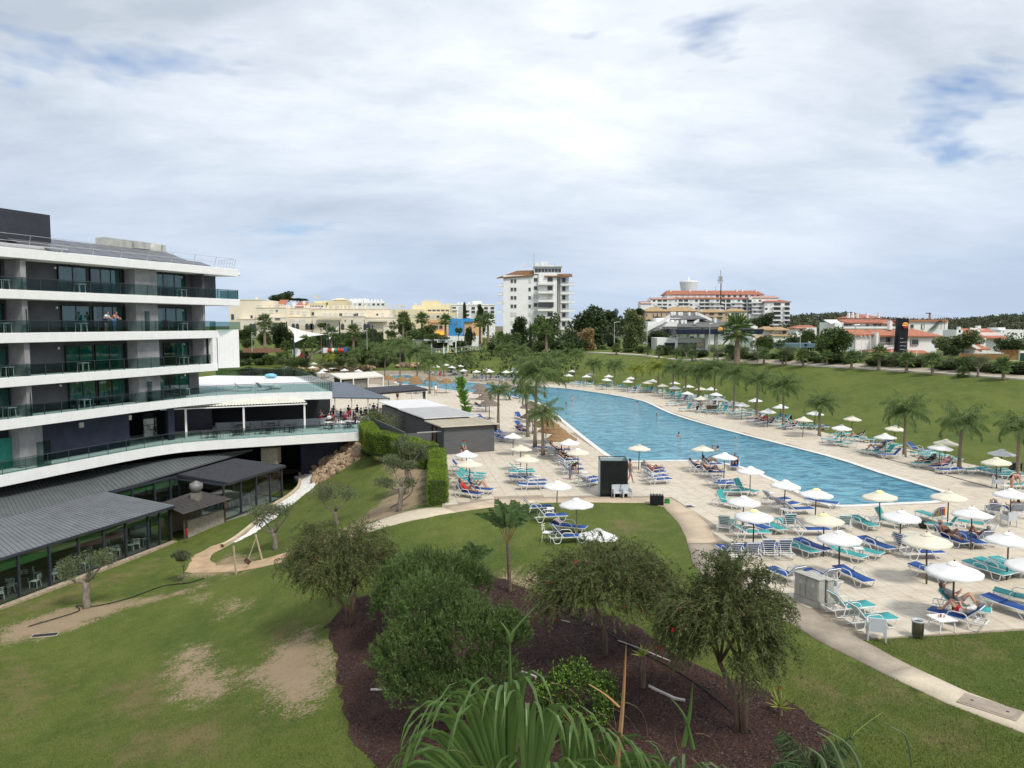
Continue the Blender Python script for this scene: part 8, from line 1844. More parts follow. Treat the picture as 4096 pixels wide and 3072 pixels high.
for x,y in((0,0),(w-.05,w-.05),(0,w-.05)):m=MB();m.box(x,x+.05,y,y+.05,0,H);m.build('corner_post',anth_m,sh)
for q in((0,w,0,.05),(0,w,w-.05,w),(0,.05,.051,w-.051),(w-.05,w,.051,w-.051)):m=MB();m.box(*q,H,H+.05);m.build('top_frame',anth_m,sh)
# ---- electrical cabinets
a,b=P(3174,2398,0),P(3273,2438,0);ec_m=M('cabinet_grey',(.36,.35,.31),.75,.15,3,streak=.35);an=math.atan2(b.y-a.y,b.x-a.x);w=(b-a).length
for i,(off,sc_)in enumerate(((0,1.0),(.42,.95))):
 e=thing('electrical_cabinet',('front grey electrical cabinet with warning triangles beside the loungers','second grey electrical cabinet directly behind the first')[i],'cabinet',tuple(a+Vector((-math.sin(an),math.cos(an),0))*off+Vector((math.cos(an),math.sin(an),0))*off*.3),an)
 m=MB();m.box(0,w*sc_,0,.36,0,.26);m.build('plinth',ec_m,e);m=MB();m.box(.01,w*sc_-.01,.01,.35,.262,1.12*sc_);m.build('body',ec_m,e,bevel=.01);m=MB();m.box(-.02,w*sc_+.02,-.02,.38,1.12*sc_+.001,1.16*sc_);m.build('lid',ec_m,e)
 for k in range(2):
  m=MB();x0=.04+k*(w*sc_/2-.02);m.box(x0,x0+w*sc_/2-.06,-.012,.009,.29,1.08*sc_);d=m.build('door',ec_m,e);m=MB();xx=x0+(w/2-.13 if k==0 else.05);m.box(xx,xx+.03,-.03,-.013,.55,.75);m.build('handle',steel_m,d)
  m=MB();xc=x0+w/4;m.add([(xc-.08,-.014,.8),(xc+.08,-.014,.8),(xc,-.014,.95)],[(0,1,2)]);m.build('warning_triangle',wall_w,d);m=MB();m.add([(xc-.055,-.016,.815),(xc+.055,-.016,.815),(xc,-.016,.92)],[(0,1,2)]);m.build('warning_mark',steel_m,d)
# ---- chairs, tables, bins
def chair_proto(kind):
 d={}
 if kind=='box':
  m=MB();m.box(-.24,.24,-.24,.24,.36,.42);d['seat']=m;m=MB();m.box(-.30,-.24,-.28,.28,.36,.84);d['backrest']=m
  for s in(-1,1):m=MB();m.box(-.24,.26,s*.28-.03,s*.28+.03,.36,.64);d['armrest%d'%s]=m
  for x in(-.27,.24):
   for y in(-.27,.27):m=MB();m.tube([(x*1.06,y*1.05,0),(x,y,.38)],[.025,.04],4);d['leg%d%d'%(x>0,y>0)]=m
 else:
  m=MB();m.box(-.21,.22,-.22,.22,.43,.46);d['seat']=m;m=MB()
  for z in(.60,.72,.82):m.tube([(-.22,-.22,z),(-.30,0,z+.03),(-.22,.22,z)],.016,4)
  for y in(-.15,.15):m.tube([(-.2,y,.45),(-.28,y*.8,.84)],.015,4)
  d['backrest']=m
  for x in(-.2,.21):
   for y in(-.2,.2):m=MB();m.tube([(x*1.15,y*1.15,0),(x,y,.44)],.016,4);d['leg%d%d'%(x>0,y>0)]=m
 return{k:v.mesh(k.rstrip('-01'))for k,v in d.items()}
CH={k:chair_proto(k)for k in('box','bistro')}
CHL=[]
def chair(loc,rz,kind,mat,zone,label=None,lit=True):
 o=thing('armchair' if kind=='box' else 'chair',label or '','chair',loc,rz,group='chairs')
 for k,me in CH[kind].items():
  q=link(me.name.split('.')[0],me,o)
  if not me.materials:me.materials.append(mat)
  if me.materials[0]!=mat:q.material_slots[0].link='OBJECT';q.material_slots[0].material=mat
 if not label:CHL.append((o,zone,pix(loc)[0]))
 return o
TBM={}
def table(loc,w,h,mat,zone,label=None,dark=False,rz=0.0):
 o=thing('table',label or '','table',loc,rz,group='tables')
 if(w,h)not in TBM:
  m=MB();m.box(-w/2,w/2,-w/2,w/2,h-.035,h);t_=m.mesh('tabletop');m=MB();m.tube([(w*.42,w*.42,0),(w*.38,w*.38,h-.03)],.025,4);TBM[(w,h)]=(t_,m.mesh('leg'))
 t_,l_=TBM[(w,h)];put(t_,'tabletop',o,mat)
 for k in range(4):q=put(l_,'leg',o,mat);q.rotation_euler=(0,0,k*math.pi/2)
 if not label:TBL.append((o,zone,pix(loc)[0]))
 return o
TBL=[]
def cxy(c,x,y,z=0):return P(*cx(c,x,y),z)
for(u,v),rz,lab in[((3504,2556),R(70),'pale grey moulded armchair with its back to the lawn edge'),((2469,1994),R(-80),'left pale grey armchair against the black shower'),((2506,1994),R(-80),'right pale grey armchair against the black shower'),((4033,2105),R(100),'pale grey armchair among loungers at the right edge'),((3991,1954),R(-20),'pale grey armchair by the far deck drain'),((2205,1825),R(-10),'nearer grey armchair beside the leaning palm trunk'),((2193,1788),R(-10),'farther grey armchair beside the leaning palm trunk'),((3305,2402),R(200),'grey armchair half hidden behind the electrical cabinets')]:chair(tuple(P(u,v,0)),rz,'box',grey_pl,'',lab)
for k in range(4):
 for j in range(3):q=P(2905+k*14,1640+(k%2)*5,0);chair((q.x,q.y,j*.16),R(-100),'box',grey_pl,'stack')
q=P(3766,2520,0);table(tuple(q),.72,.46,plastic,'','white low table with glasses beside the man in red shorts',rz=R(10))
for i in range(3):m=MB();m.lathe([(.028,.462),(.034,.56),(.03,.565)],8,(q.x-.12+.1*i,q.y+.05*(i%2),0));tag(m.build('glass',M('drink_glass',(.5,.42,.36),.2)if i!=1 else rd_m),f"{('left', 'middle dark', 'right')[i]} drinking glass on the low white table",'glass')
for u,v,zn in[(2943,1966,'deck'),(3082,1995,'deck'),(3135,2060,'deck'),(3500,2110,'deck'),(2960,2105,'deck'),(3430,2225,'deck'),(2080,1860,'deck'),(2150,1925,'deck'),(2340,1910,'deck'),(2215,1800,'deck'),(4020,1965,'deck'),(2860,1870,'deck')]:table(tuple(P(u,v,0)),.42,.40,plastic,zn)
table(tuple(G(2202,2062,.02)),.42,.42,plastic,'','small white stool table on the lawn between loungers')
chair(tuple(G(2190,2165,.02)),R(-20),'bistro',plastic,'','white chair with thin legs on the lawn among loungers')
b_=thing('litter_bin','round slatted metal litter bin on the deck corner','bin',tuple(P(3670,2549,0)))
m=MB();m.lathe([(.19,.10),(.20,.55),(.205,.56)],18);m.build('drum',M('bin_olive',(.16,.15,.10),.6,.2,5),b_,smooth=True);m=MB();m.lathe([(.205,.56),(.225,.60),(.21,.64),(.17,.62),(.15,.5)],18);m.build('liner',M('bin_liner',(.45,.46,.47),.4,.1),b_,smooth=True);m=MB();[m.tube([(.19*math.cos(k*1.571+.4),.19*math.sin(k*1.571+.4),0),(.2*math.cos(k*1.571+.4),.2*math.sin(k*1.571+.4),.55)],.016,4)for k in range(4)];m.build('stand',anth_m,b_)
def crate(c,w,d,h,label,mat,slats=9,name='crate_stack'):
 o=thing(name,label,'crate',tuple(c),R(-8));m=MB();m.box(-w/2+.03,w/2-.03,-d/2+.03,d/2-.03,0,h-.03);m.build('core',mat,o)
 for k in range(slats):x=-w/2+w*(k+.5)/slats;m=MB();m.box(x-w/slats*.36,x+w/slats*.36,-d/2,-d/2+.028,.02,h);m.build('slat',mat,o);m=MB();m.box(x-.012,x+.012,-d/2+.03,d/2,h-.02,h+.02);m.build('lid_bar',steel_m if k%2 else mat,o)
crate(P(2626,2018,0),.85,.6,.62,'stack of folded black slatted panels at the lawn corner',black_m)
q=P(2668,2013,0);m=MB();m.box(-.14,.14,-.14,.14,0,.02);[m.box(*t_,.02,.26)for t_ in((-.14,.14,-.14,-.12),(-.14,.14,.12,.14),(-.14,-.12,-.12,.12),(.12,.14,-.12,.12))];o_=m.build('crate',M('crate_green',(.02,.22,.05),.5,.1));o_.location=q;tag(o_,'small green plastic crate beside the black panels','crate')
crate(P(4060,1893,0),.7,.6,.8,'black slatted bin beside the rightmost palm',black_m,6);crate(P(3153,1688,0),.7,.6,.8,'black box at the foot of the grass bank',black_m,6);crate(P(2850,1650,0),1.5,.7,.9,'brown board counter under parasols at the far deck',M('counter_brown',(.16,.10,.06),.8,.2),8)
def grate(c,w,d,label,n=7,rz=0,frame=steel_m):
 o=thing('drain_grate',label,'drain',tuple(c),rz);m=MB();[m.box(*t_,0,.035)for t_ in((-w/2,w/2,-d/2,-d/2+.04),(-w/2,w/2,d/2-.04,d/2),(-w/2,-w/2+.04,-d/2+.04,d/2-.04),(w/2-.04,w/2,-d/2+.04,d/2-.04))];m.build('rim',frame,o);m=MB();m.box(-w/2+.04,w/2-.04,-d/2+.04,d/2-.04,0,.012);m.build('pit',dark_i,o)
 for k in range(n):x=-w/2+.04+(w-.08)*(k+.5)/n;m=MB();m.box(x-.012,x+.012,-d/2+.04,d/2-.04,.013,.03);m.build('bar',anth_m,o)
grate(P(1793,1915,.004),.5,.35,'drain grate by the clipped hedge',7);grate(P(2757,2027,.004),.5,.5,'square drain grate beside the curved path',8,.3);grate(G(180,2543,.02),1.25,.5,'long drain grate in the bare strip of the lower lawn',10,.25,M('grate_stone',(.4,.34,.26),.9))
h_=thing('manhole_cover','rectangular concrete hatch set in the pale path','manhole',tuple(G(3958,2833,.045)),R(-47));m=MB();m.box(-.75,.75,-.38,.38,-.03,.012);m.build('rim',conc_grey,h_);m=MB();m.box(-.66,.66,-.30,.30,.013,.024);m.build('lid',M('hatch',(.30,.25,.20),.85,.15,3),h_);[MB().box(x-.04,x+.04,-.03,.03,.025,.035).build('lifting_eye',anth_m,h_)for x in(-.45,.45)]
m=MB();dl=[P(*cx(c4,x,y),0)for x,y in((350,572),(620,640),(900,710),(1500,880),(1850,975))];m.tube([q+Vector((0,0,-.012))for q in dl],.06,4);tag(m.build('drain_channel',anth_m),kind='structure')
# ---- rope posts, hose, driftwood
wp=M('post_pale_wood',(.40,.33,.24),.85,.2,5)
ro=thing('rope_barrier','two wooden posts with slack rope across the dirt track','barrier',tuple(G(946,2298)))
pa_,pb_2=G(946,2298),G(1052,2240);ta,tb=PD(934,2184,pa_.y),PD(1022,2138,pb_2.y)
for p_,q_ in((pa_,ta),(pb_2,tb)):m=MB();m.tube([p_-Vector((0,0,.2)),q_],.06,7);wb(m,'post',wp,ro)
sgn=PD(990,2245,(pa_.y+pb_2.y)/2);m=MB();m.tube([ta-Vector((0,0,.5)),sgn+Vector((-.25,0,-.05)),sgn],.02,5);m.tube([sgn,tb-Vector((0,0,.3))],.02,5);wb(m,'rope',wp,ro);m=MB();m.cbox(sgn,(.42,.03,.3),Matrix.Rotation(R(40),3,'Y'));wb(m,'sign_plate',M('sign_dark',(.10,.05,.04),.7),ro)
hz_=[G(*q)+Vector((0,0,.05))for q in((114,2509),(310,2449),(304,2427),(380,2427),(506,2398),(652,2347),(747,2335),(816,2316))];m=MB();m.tube(smooth_line(hz_,5),.028,5);tag(m.build('irrigation_hose',black_m),'black irrigation hose along the bare strip by the olive','hose')
hz_=[G(*q)+Vector((0,0,.05))for q in((1560,2035),(1640,1980),(1650,1930),(1640,1890))];m=MB();m.tube(smooth_line(hz_,5),.022,5);tag(m.build('irrigation_hose',black_m),'thin black hose beside the two olives near the hedge','hose')
hz_=[G(*q)+Vector((0,0,.05))for q in((2250,2450),(2400,2520),(2560,2610),(2740,2710),(2900,2830),(3000,2930))];m=MB();m.tube(smooth_line(hz_,5),.02,5);tag(m.build('irrigation_hose',black_m),'black hose crossing the mulch bed','hose')
dw=M('driftwood',(.50,.45,.42),.85,.15,5)
for i,pts in enumerate([[(2085,2692),(2115,2702),(2145,2715)],[(2472,2567),(2560,2600),(2680,2650)],[(2596,2750),(2625,2765),(2700,2800),(2740,2808)],[(1484,2764),(1540,2763)],[(2248,2486),(2280,2494)]]):m=MB();q_=[G(*p_)+Vector((0,0,.05))for p_ in pts];m.tube(q_,[.05 if i in(0,2,3)else.025]*len(q_),5);tag(m.build('dead_branch',dw),('short pale dead branch left of the round shrub','long thin pale branch beside the stunted palm','torn pale bark strip right of the round shrub','short pale branch at the left edge of the mulch','tiny pale stick near the forked bottlebrush')[i],'branch')
# ---- rock slope and white cobbles
rs_=thing('rock_slope','steep bank of tan rocks beneath the white terrace end','rock slope',tuple(G(1340,1860)))
poly=[(1425,1752),(1460,1780),(1440,1838),(1346,1895),(1263,1942),(1240,1900),(1309,1838)];rr_=random.Random(4);n=0
pw_=[Vector(p_)for p_ in poly]
while n<190:
 u=rr_.uniform(1235,1462);v=rr_.uniform(1750,1944)
 if not in_poly(u,v,poly):continue
 g_=G(u,v);o_=put(RK[n%6],'rock',rs_,rock_g);s_=rr_.choice((.2,.28,.38,.55));o_.scale=(s_,s_,s_*.8);o_.location=Vector(g_)-rs_.location+Vector((0,0,s_*.2));o_.rotation_euler=(rr_.uniform(0,3),rr_.uniform(0,3),rr_.uniform(0,6));n+=1
drape('bare_slope',[tuple(G(u,v).xy)for u,v in poly],track,.03,step=.6)
strip=[(1207,1898),(1247,1898),(1260,1945),(1205,1988),(1150,2030),(1100,2075),(1060,2100),(1020,2132),(945,2170),(935,2172),(985,2140),(1050,2085),(1098,2028),(1150,1996),(1196,1958)]
rg=np.random.default_rng(6);sw=[tuple(G(u,v).xy)for u,v in strip];X=rg.uniform(min(p[0]for p in sw),max(p[0]for p in sw),26000);Y=rg.uniform(min(p[1]for p in sw),max(p[1]for p in sw),26000);ok=in_poly(X,Y,sw);X=X[ok];Y=Y[ok]
if len(X)>6000:X=X[:6000];Y=Y[:6000]
Z=zt(X,Y)+.05;ico=np.array([(0,0,1),(1,0,0),(0,1,0),(-1,0,0),(0,-1,0),(0,0,-1)])*np.array([.12,.09,.06]);fc_=np.array([(0,1,2),(0,2,3),(0,3,4),(0,4,1),(5,2,1),(5,3,2),(5,4,3),(5,1,4)]);an_=rg.uniform(0,6.28,len(X));ca_,s2_=np.cos(an_)[:,None],np.sin(an_)[:,None];sc2=rg.uniform(.6,1.3,(len(X),1))
Vx=np.stack([ico[None,:,0]*ca_-ico[None,:,1]*s2_,ico[None,:,0]*s2_+ico[None,:,1]*ca_,np.broadcast_to(ico[None,:,2],(len(X),6))],-1)*sc2[:,None]+np.stack([X,Y,Z],1)[:,None]
o_=put(np_mesh('white_cobbles',Vx.reshape(-1,3),(fc_[None]+(np.arange(len(X))*6)[:,None,None]).reshape(-1,3)),'white_cobbles',None,M('cobble_white',(.66,.65,.62),.8,.12,3,isl=.2));tag(o_,'band of loose white cobbles between path and lawn slope','cobbles',kind='stuff')
drape('cobble_bed',sw,M('cobble_bed',(.5,.47,.42),.9,.2,3),.03,step=.6)
kb=smooth_line([tuple(G(u,v).xy)for u,v in((1200,1900),(1194,1955),(1150,1994),(1098,2026),(1040,2084),(960,2149),(888,2193))],5);m=MB();vs=[]
for i,q_ in enumerate(kb):
 tn=(kb[min(i+1,len(kb)-1)]-kb[max(i-1,0)]).normalized();nn=Vector((-tn.y,tn.x));zz=ztf(q_.x,q_.y);vs+=[(*(q_+nn*s_),zz+dz)for s_,dz in((-.14,-.3),(-.14,.3),(.14,.3),(.14,-.3))]
m.add(vs,[(4*i+a,4*i+a+1,4*i+5+a,4*i+4+a)for i in range(len(kb)-1)for a in range(3)]);tag(m.build('path_kerb',M('kerb_sand',(.52,.43,.31),.9,.15,2)),kind='structure')
b_=thing('litter_bin','small dark litter bin on a post at the passage','bin',tuple(G(1186,1945)));m=MB();m.lathe([(.2,.45),(.24,.95),(.2,1.0)],12);m.build('drum',anth_m,b_,smooth=True);m=MB();m.tube([(0,0,0),(0,0,.5)],.04,5);m.build('post',anth_m,b_)
# ---- lifeguard chair
lg=thing('lifeguard_chair','white tubular lifeguard high chair on the far deck','lifeguard chair',tuple(cxy(c5,1020,1468)),R(200))
for x in(-.45,.45):
 for y in(-.35,.35):m=MB();m.tube([(x,y,0),(x*.6,y,2.1)],.03,5);m.build('leg',plastic,lg)
m=MB();m.box(-.3,.3,-.35,.35,1.5,1.55);m.build('seat',plastic,lg);m=MB();m.box(-.32,-.27,-.35,.35,1.55,2.15);m.build('backrest',plastic,lg)
for z in(.4,.8,1.2):m=MB();m.tube([(.42-z*.09,-.35,z),(.42-z*.09,.35,z)],.022,5);m.build('rung',plastic,lg)
# ---- dining furniture on the terrace, pavilions and balconies
dk=M('dark_wicker',(.02,.021,.024),.6,.2,4);rf=random.Random(8)
DIN=[]
def dining(x,y,z,mat_t,mat_c,zone,n=3,kind='bistro',tw=.8):
 table((x,y,z),tw,.74,mat_t,zone,rz=rf.uniform(0,1));a0=rf.uniform(0,6)
 for k in range(n):a=a0+k*6.28/n;chair((x+.72*math.cos(a),y+.72*math.sin(a),z),a+math.pi,kind,mat_c,zone);DIN.append((x+.72*math.cos(a),y+.72*math.sin(a),z,a+math.pi,zone))
for x,y in((-28.2,71.6),(-26.2,73.2),(-24.0,74.2),(-22.0,75.4),(-26.8,75.4),(-24.2,76.6)):dining(x,y,.315,dk,dk,'under the cream awning',3)
for x,y in((-18.6,77.6),(-16.8,78.4),(-19.6,80.6),(-17.4,81.6),(-15.2,82.2),(-20.4,83.6),(-18.4,85.0),(-16.2,85.6),(-20.8,87.2),(-18.6,88.8),(-14.6,86.8),(-16.5,90.0)):dining(x,y,.32 if x<-15.5 else.05,plastic if rf.random()<.5 else dk,dk,'on the open dining terrace',4)
for x,y in((-27.6,64.0),(-25.2,66.4),(-26.6,67.6),(-24.0,68.4)):dining(x,y,-5.0,plastic,plastic,'inside the dark roofed pavilion',3)
for t_ in(.24,.34,.43,.53,.62,.72,.82,.90):q=f0.lerp(f1,t_)-fn*1.5;dining(q.x,q.y,-5.5,dk,plastic,'inside the low glass pavilion',3)
for lv,z in((0,13.43),(1,10.34),(2,7.17),(3,4.22)):
 for u in(330,735,25):x=LX(u,1.1);q=HO+HE*x+HN*1.1;table((q.x,q.y,z+.003),.7,.72,plastic,'on the hotel balconies',rz=HA);q2=q-HE*.75;chair((q2.x,q2.y,z+.003),HA,'bistro',dk,'on the hotel balconies')
for i,(x,y)in enumerate(((-27.0,76.8),(-25.2,77.8))):lounger((x,y,4.255),R(20+30*i),'B',45,'roof')
label_rank([(LOUNGERS[-2][0],'r',0),(LOUNGERS[-1][0],'r',1)],lambda o,k,r:tag(o,f"{r} blue sun lounger on the white hotel roof terrace",'sun lounger','sun loungers around the pool'))
m=MB();q=P(1083,1508,4.4);m.ell((q.x,q.y,4.55),(.8,.5,.3),10,6);tag(m.build('pool_float',M('float_blue',(.2,.5,.62),.4,.1),smooth=True),'pale blue inflated pool float on the roof terrace','pool float');m=MB();m.ell((-24.6,79.4,4.5),(.8,.6,.26),10,6);tag(m.build('pool_float',plastic,smooth=True),'white inflated pool float on the roof terrace','pool float')
label_rank(CHL,lambda o,k,r:tag(o,f"{r} {'chair ' + k if k != 'stack' else 'grey armchair in the stacks on the far deck'}",'chair','chairs'))
label_rank(TBL,lambda o,k,r:tag(o,f"{r} {'small white side table among the deck loungers' if k == 'deck' else 'table ' + k}",'table','tables'))
def towel(loc,rz,pts,w,mat,label):
 m=MB();vs=[]
 for i,(x,z)in enumerate(pts):vs+=[(x,-w/2+.03*math.sin(i*2.1),z),(x+.01,0,z+.012),(x,w/2+.03*math.sin(i*1.7),z)]
 m.add(vs,[f for i in range(len(pts)-1)for f in((3*i,3*i+3,3*i+4,3*i+1),(3*i+1,3*i+4,3*i+5,3*i+2))]);o=m.build('towel',mat,smooth=True);o.location=loc;o.rotation_euler=(0,0,rz);tag(o,label,'towel');return o
def stripes(nm,cols):
 m=bpy.data.materials.new(nm);m.use_nodes=True;t=NT(m.node_tree);b=t.n['Principled BSDF'];b.inputs['Roughness'].default_value=.95;tc=t.node('ShaderNodeTexCoord');sp=t.node('ShaderNodeSeparateXYZ');t.l.new(tc.outputs['Object'],sp.inputs[0]);t.l.new(t.ramp(t.math('FRACT',t.math('MULTIPLY',sp.outputs[1],2.2)),[(i/len(cols),c)for i,c in enumerate(cols)],'CONSTANT'),b.inputs['Base Color']);return m
tw_p=stripes('towel_pink',[(.62,.25,.25),(.7,.62,.55),(.65,.4,.3),(.7,.65,.6)]);tw_r=stripes('towel_rainbow',[(.5,.2,.05),(.05,.2,.3),(.6,.5,.1),(.4,.03,.03),(.03,.1,.3)]);tw_g=M('towel_grey',(.20,.22,.24),.95,.15,8)
def on_lounger(o,back,mat,label,w=.5):a=R(back);return towel(tuple(o.location),o.rotation_euler.z,[(-.28-.25*math.cos(a),.40+.25*math.sin(a)),(-.28-.5*math.cos(a),.40+.5*math.sin(a)),(-.28-.69*math.cos(a),.41+.69*math.sin(a)),(-.28-.74*math.cos(a),.38+.68*math.sin(a)),(-.28-.72*math.cos(a),.2+.35*math.sin(a))],w,mat,label)
lw=[l for l in LOUNGERS if l[3]=='lawn'];towel(tuple(lw[2][0].location+Vector((0,0,.02))),lw[2][0].rotation_euler.z,[(-.95,.37),(-.85,.55),(-.7,.62),(-.5,.5),(-.4,.39)],.5,tw_p,'pink striped towel heaped on a flat lawn lounger')
fr_=[l for l in LOUNGERS if l[3]=='front'];on_lounger(fr_[26][0],50,tw_r,'rainbow striped towel hung over a turquoise lounger back',.56)
q=cxy(c6,1012,415);m=MB();m.ell((0,0,.2),(.26,.2,.24),10,7);m.ell((.05,-.12,.16),(.14,.1,.13),8,6);o_=m.build('backpack',black_m,smooth=True);o_.location=q;tag(o_,'black rucksack on the deck beside the rainbow towel lounger','bag')
# ----- people
SK=[M('skin_fair',(.50,.28,.20),.55,.08,6),M('skin_tan',(.38,.19,.12),.55,.08,6),M('skin_deep',(.26,.125,.075),.55,.08,6)]
CL={k:M('cloth_'+k,c,.85,.12,8)for k,c in dict(black=(.012,.012,.014),red=(.42,.02,.03),white=(.72,.71,.69),navy=(.02,.03,.09),teal=(.02,.22,.22),pink=(.60,.30,.32),yellow=(.70,.42,.03),grey=(.22,.23,.25),blue=(.10,.25,.50),check=(.55,.22,.22),green=(.10,.35,.08),plaid=(.18,.19,.25)).items()}
HR=[M('hair_dark',(.025,.017,.012),.7,.3,20),M('hair_grey',(.30,.28,.26),.7,.2,20),M('hair_brown',(.10,.055,.03),.7,.3,20),M('hair_red',(.16,.02,.02),.7,.3,20)]
RAD=dict(pel=.135,ab=.115,ch=.135,ne=.055,sh=.062,el=.042,wr=.030,ha=.034,hip=.088,kn=.058,an=.038,to=.034)
BONES=[('pel','ab','hips'),('ab','ch','torso'),('ch','ne','torso')]+[b for s in 'LR' for b in(('ch','sh'+s,'torso'),('sh'+s,'el'+s,'uarm'),('el'+s,'wr'+s,'farm'),('wr'+s,'ha'+s,'hand'),('pel','hip'+s,'hips'),('hip'+s,'kn'+s,'thigh'),('kn'+s,'an'+s,'calf'),('an'+s,'to'+s,'foot'))]
def make_pose(J,look,female=False,scale=1.0):
 """continuous skinned body from joints J; returns (body mesh, face bone tags, head frame)"""
 names=list(J);me=bpy.data.meshes.new('pose');me.from_pydata([J[n]for n in names],[(names.index(a),names.index(b))for a,b,_ in BONES],[])
 ob=bpy.data.objects.new('pose',me);ts=bpy.data.scenes.new('t');ts.collection.objects.link(ob);ob.modifiers.new('s','SKIN');sv=me.skin_vertices
 if not sv:
  bm=bmesh.new();bm.from_mesh(me);bm.verts.layers.skin.verify();bm.to_mesh(me);bm.free();sv=me.skin_vertices
 for i,n in enumerate(names):
  r=RAD[n[:-1]if n[-1]in 'LR' else n]*(.93 if female else 1.0)*(1.12 if n=='pel' and female else 1);w=r*(1.18 if n in('pel','ch','ab')else 1)
  sv[0].data[i].radius=(r if n not in('ch','ab')else r*.85,w);sv[0].data[i].use_root=n=='pel'
 sb=ob.modifiers.new('b','SUBSURF');sb.levels=1;sb.render_levels=1
 vl=ts.view_layers[0];vl.update();dg=vl.depsgraph;out=bpy.data.meshes.new_from_object(ob.evaluated_get(dg));bpy.data.objects.remove(ob);bpy.data.scenes.remove(ts)
 hd=Vector(J['ne'])+(Vector(J['ne'])-Vector(J['ch'])).normalized()*.07+Vector((0,0,.06));f=Vector(look).normalized();up=Vector((0,0,1));s=up.cross(f).normalized()if abs(f.z)<.95 else Vector((0,1,0));up=f.cross(s);rot=Matrix((f,s,up)).transposed();x=MB()
 x.ell(hd,(.098,.076,.122),12,9,rot);x.tube([hd+f*.088+up*.025,hd+f*.118-up*.02],[.008,.017],5)
 for k in(-1,1):x.ell(hd+s*.078*k,(.018,.01,.03),6,4,rot);x.ell(hd+f*.086+s*.03*k+up*.02,(.012,.014,.008),6,4,rot)
 x.ell(hd+f*.086-up*.055,(.014,.026,.009),6,4,rot)
 for c in 'LR':
  h=Vector(J['ha'+c]);w=Vector(J['wr'+c]);d=(h-w).normalized();sd=d.orthogonal().normalized();dn=d.cross(sd)
  for q in range(4):b=h+sd*(.014*(q-1.5));L=(.062,.072,.068,.052)[q];x.tube([b,b+d*L*.55+dn*.006,b+d*L+dn*.022],[.009,.0085,.006],4)
  x.tube([h-d*.02+sd*.02,h+d*.015+sd*.045,h+d*.04+sd*.048],[.011,.01,.007],4)
 bm=bmesh.new();bm.from_mesh(out);nb=len(bm.faces);bm.from_mesh(x.mesh('x'));bm.to_mesh(out);bm.free();out.shade_smooth()
 tags=[];segs=[(Vector(J[a]),Vector(J[b]),t)for a,b,t in BONES]
 for p in list(out.polygons)[:nb]:
  c=p.center;best=None
  for a,b,t in segs:
   ab=b-a;k=max(0,min(1,(c-a).dot(ab)/max(ab.length_squared,1e-9)));d=(c-a-ab*k).length/(1.6 if t in('hips','torso')else 1)
   if best is None or d<best[0]:best=(d,t,k)
  tags.append((best[1],best[2]))
 return out,tags,(hd,rot)
def clothing(body,tags,parts,off=.012):
 """shell over the faces whose bone tag passes"""
 nrm=[v.normal for v in body.vertices];m=MB();idx={}
 for p,(t,k)in zip(body.polygons,tags):
  if not any(t==n and lo<=k<=hi for n,lo,hi in parts):continue
  f=[]
  for vi in p.vertices:
   if vi not in idx:idx[vi]=len(m.v);m.v.append(tuple(body.vertices[vi].co+nrm[vi]*off))
   f.append(idx[vi])
  m.f.append(tuple(f))
 return m.mesh('garment',True)if m.f else None
OUT=dict(trunks=[('hips',0,1),('thigh',0,.45)],briefs=[('hips',0,.8),('thigh',0,.08)],top=[('torso',.45,1)],shirt=[('torso',0,1),('hips',.3,1),('uarm',0,.6)],dress=[('torso',0,1),('hips',0,1),('thigh',0,.8)],trousers=[('hips',0,1),('thigh',0,1),('calf',0,.95)],suit=[('torso',0,.9),('hips',0,1)])
def sym(**k):
 J={}
 for n,v in k.items():
  if n in('pel','ab','ch','ne'):J[n]=v
  elif n[-1]in 'LR' and n[:-1]in RAD:J[n]=v
  else:J[n+'L']=(v[0],v[1],v[2]);J[n+'R']=(v[0],-v[1],v[2])
 return J
def lying(back,knees=0,arms='side'):
 a=R(back);c,s=math.cos(a),math.sin(a);B=lambda t,o=0:(-.28-t*c+o*s,0,.38+t*s+o*c);j=dict(pel=(-.16,0,.50),ab=B(.16,.11),ch=B(.40,.12),ne=B(.58,.11))
 q=B(.46,.10);j.update(sh=(q[0],.185,q[2]),hip=(-.08,.095,.48))
 if arms=='side':e=B(.22,.08);j.update(el=(e[0]+.05,.29,e[2]),wr=(.02,.28,.50),ha=(.10,.27,.49))
 elif arms=='read':e=B(.22,.2);j.update(el=(e[0]+.08,.24,e[2]+.02),wr=(e[0]+.22,.10,e[2]+.18),ha=(e[0]+.24,.05,e[2]+.24))
 else:e=B(.62,.05);j.update(el=(e[0]+.05,.36,e[2]+.06),wr=(e[0]-.06,.2,e[2]+.12),ha=(e[0]-.08,.12,e[2]+.10))
 J=sym(**j)
 for c_,y,up in(('L',.10,knees in(1,3)),('R',-.10,knees in(2,3))):
  if up:J['kn'+c_]=(.25,y,.86);J['an'+c_]=(.50,y,.46);J['to'+c_]=(.68,y,.42)
  else:J['kn'+c_]=(.34,y*1.1,.50);J['an'+c_]=(.77,y*1.2,.45);J['to'+c_]=(.83,y*1.4,.58)
 return J
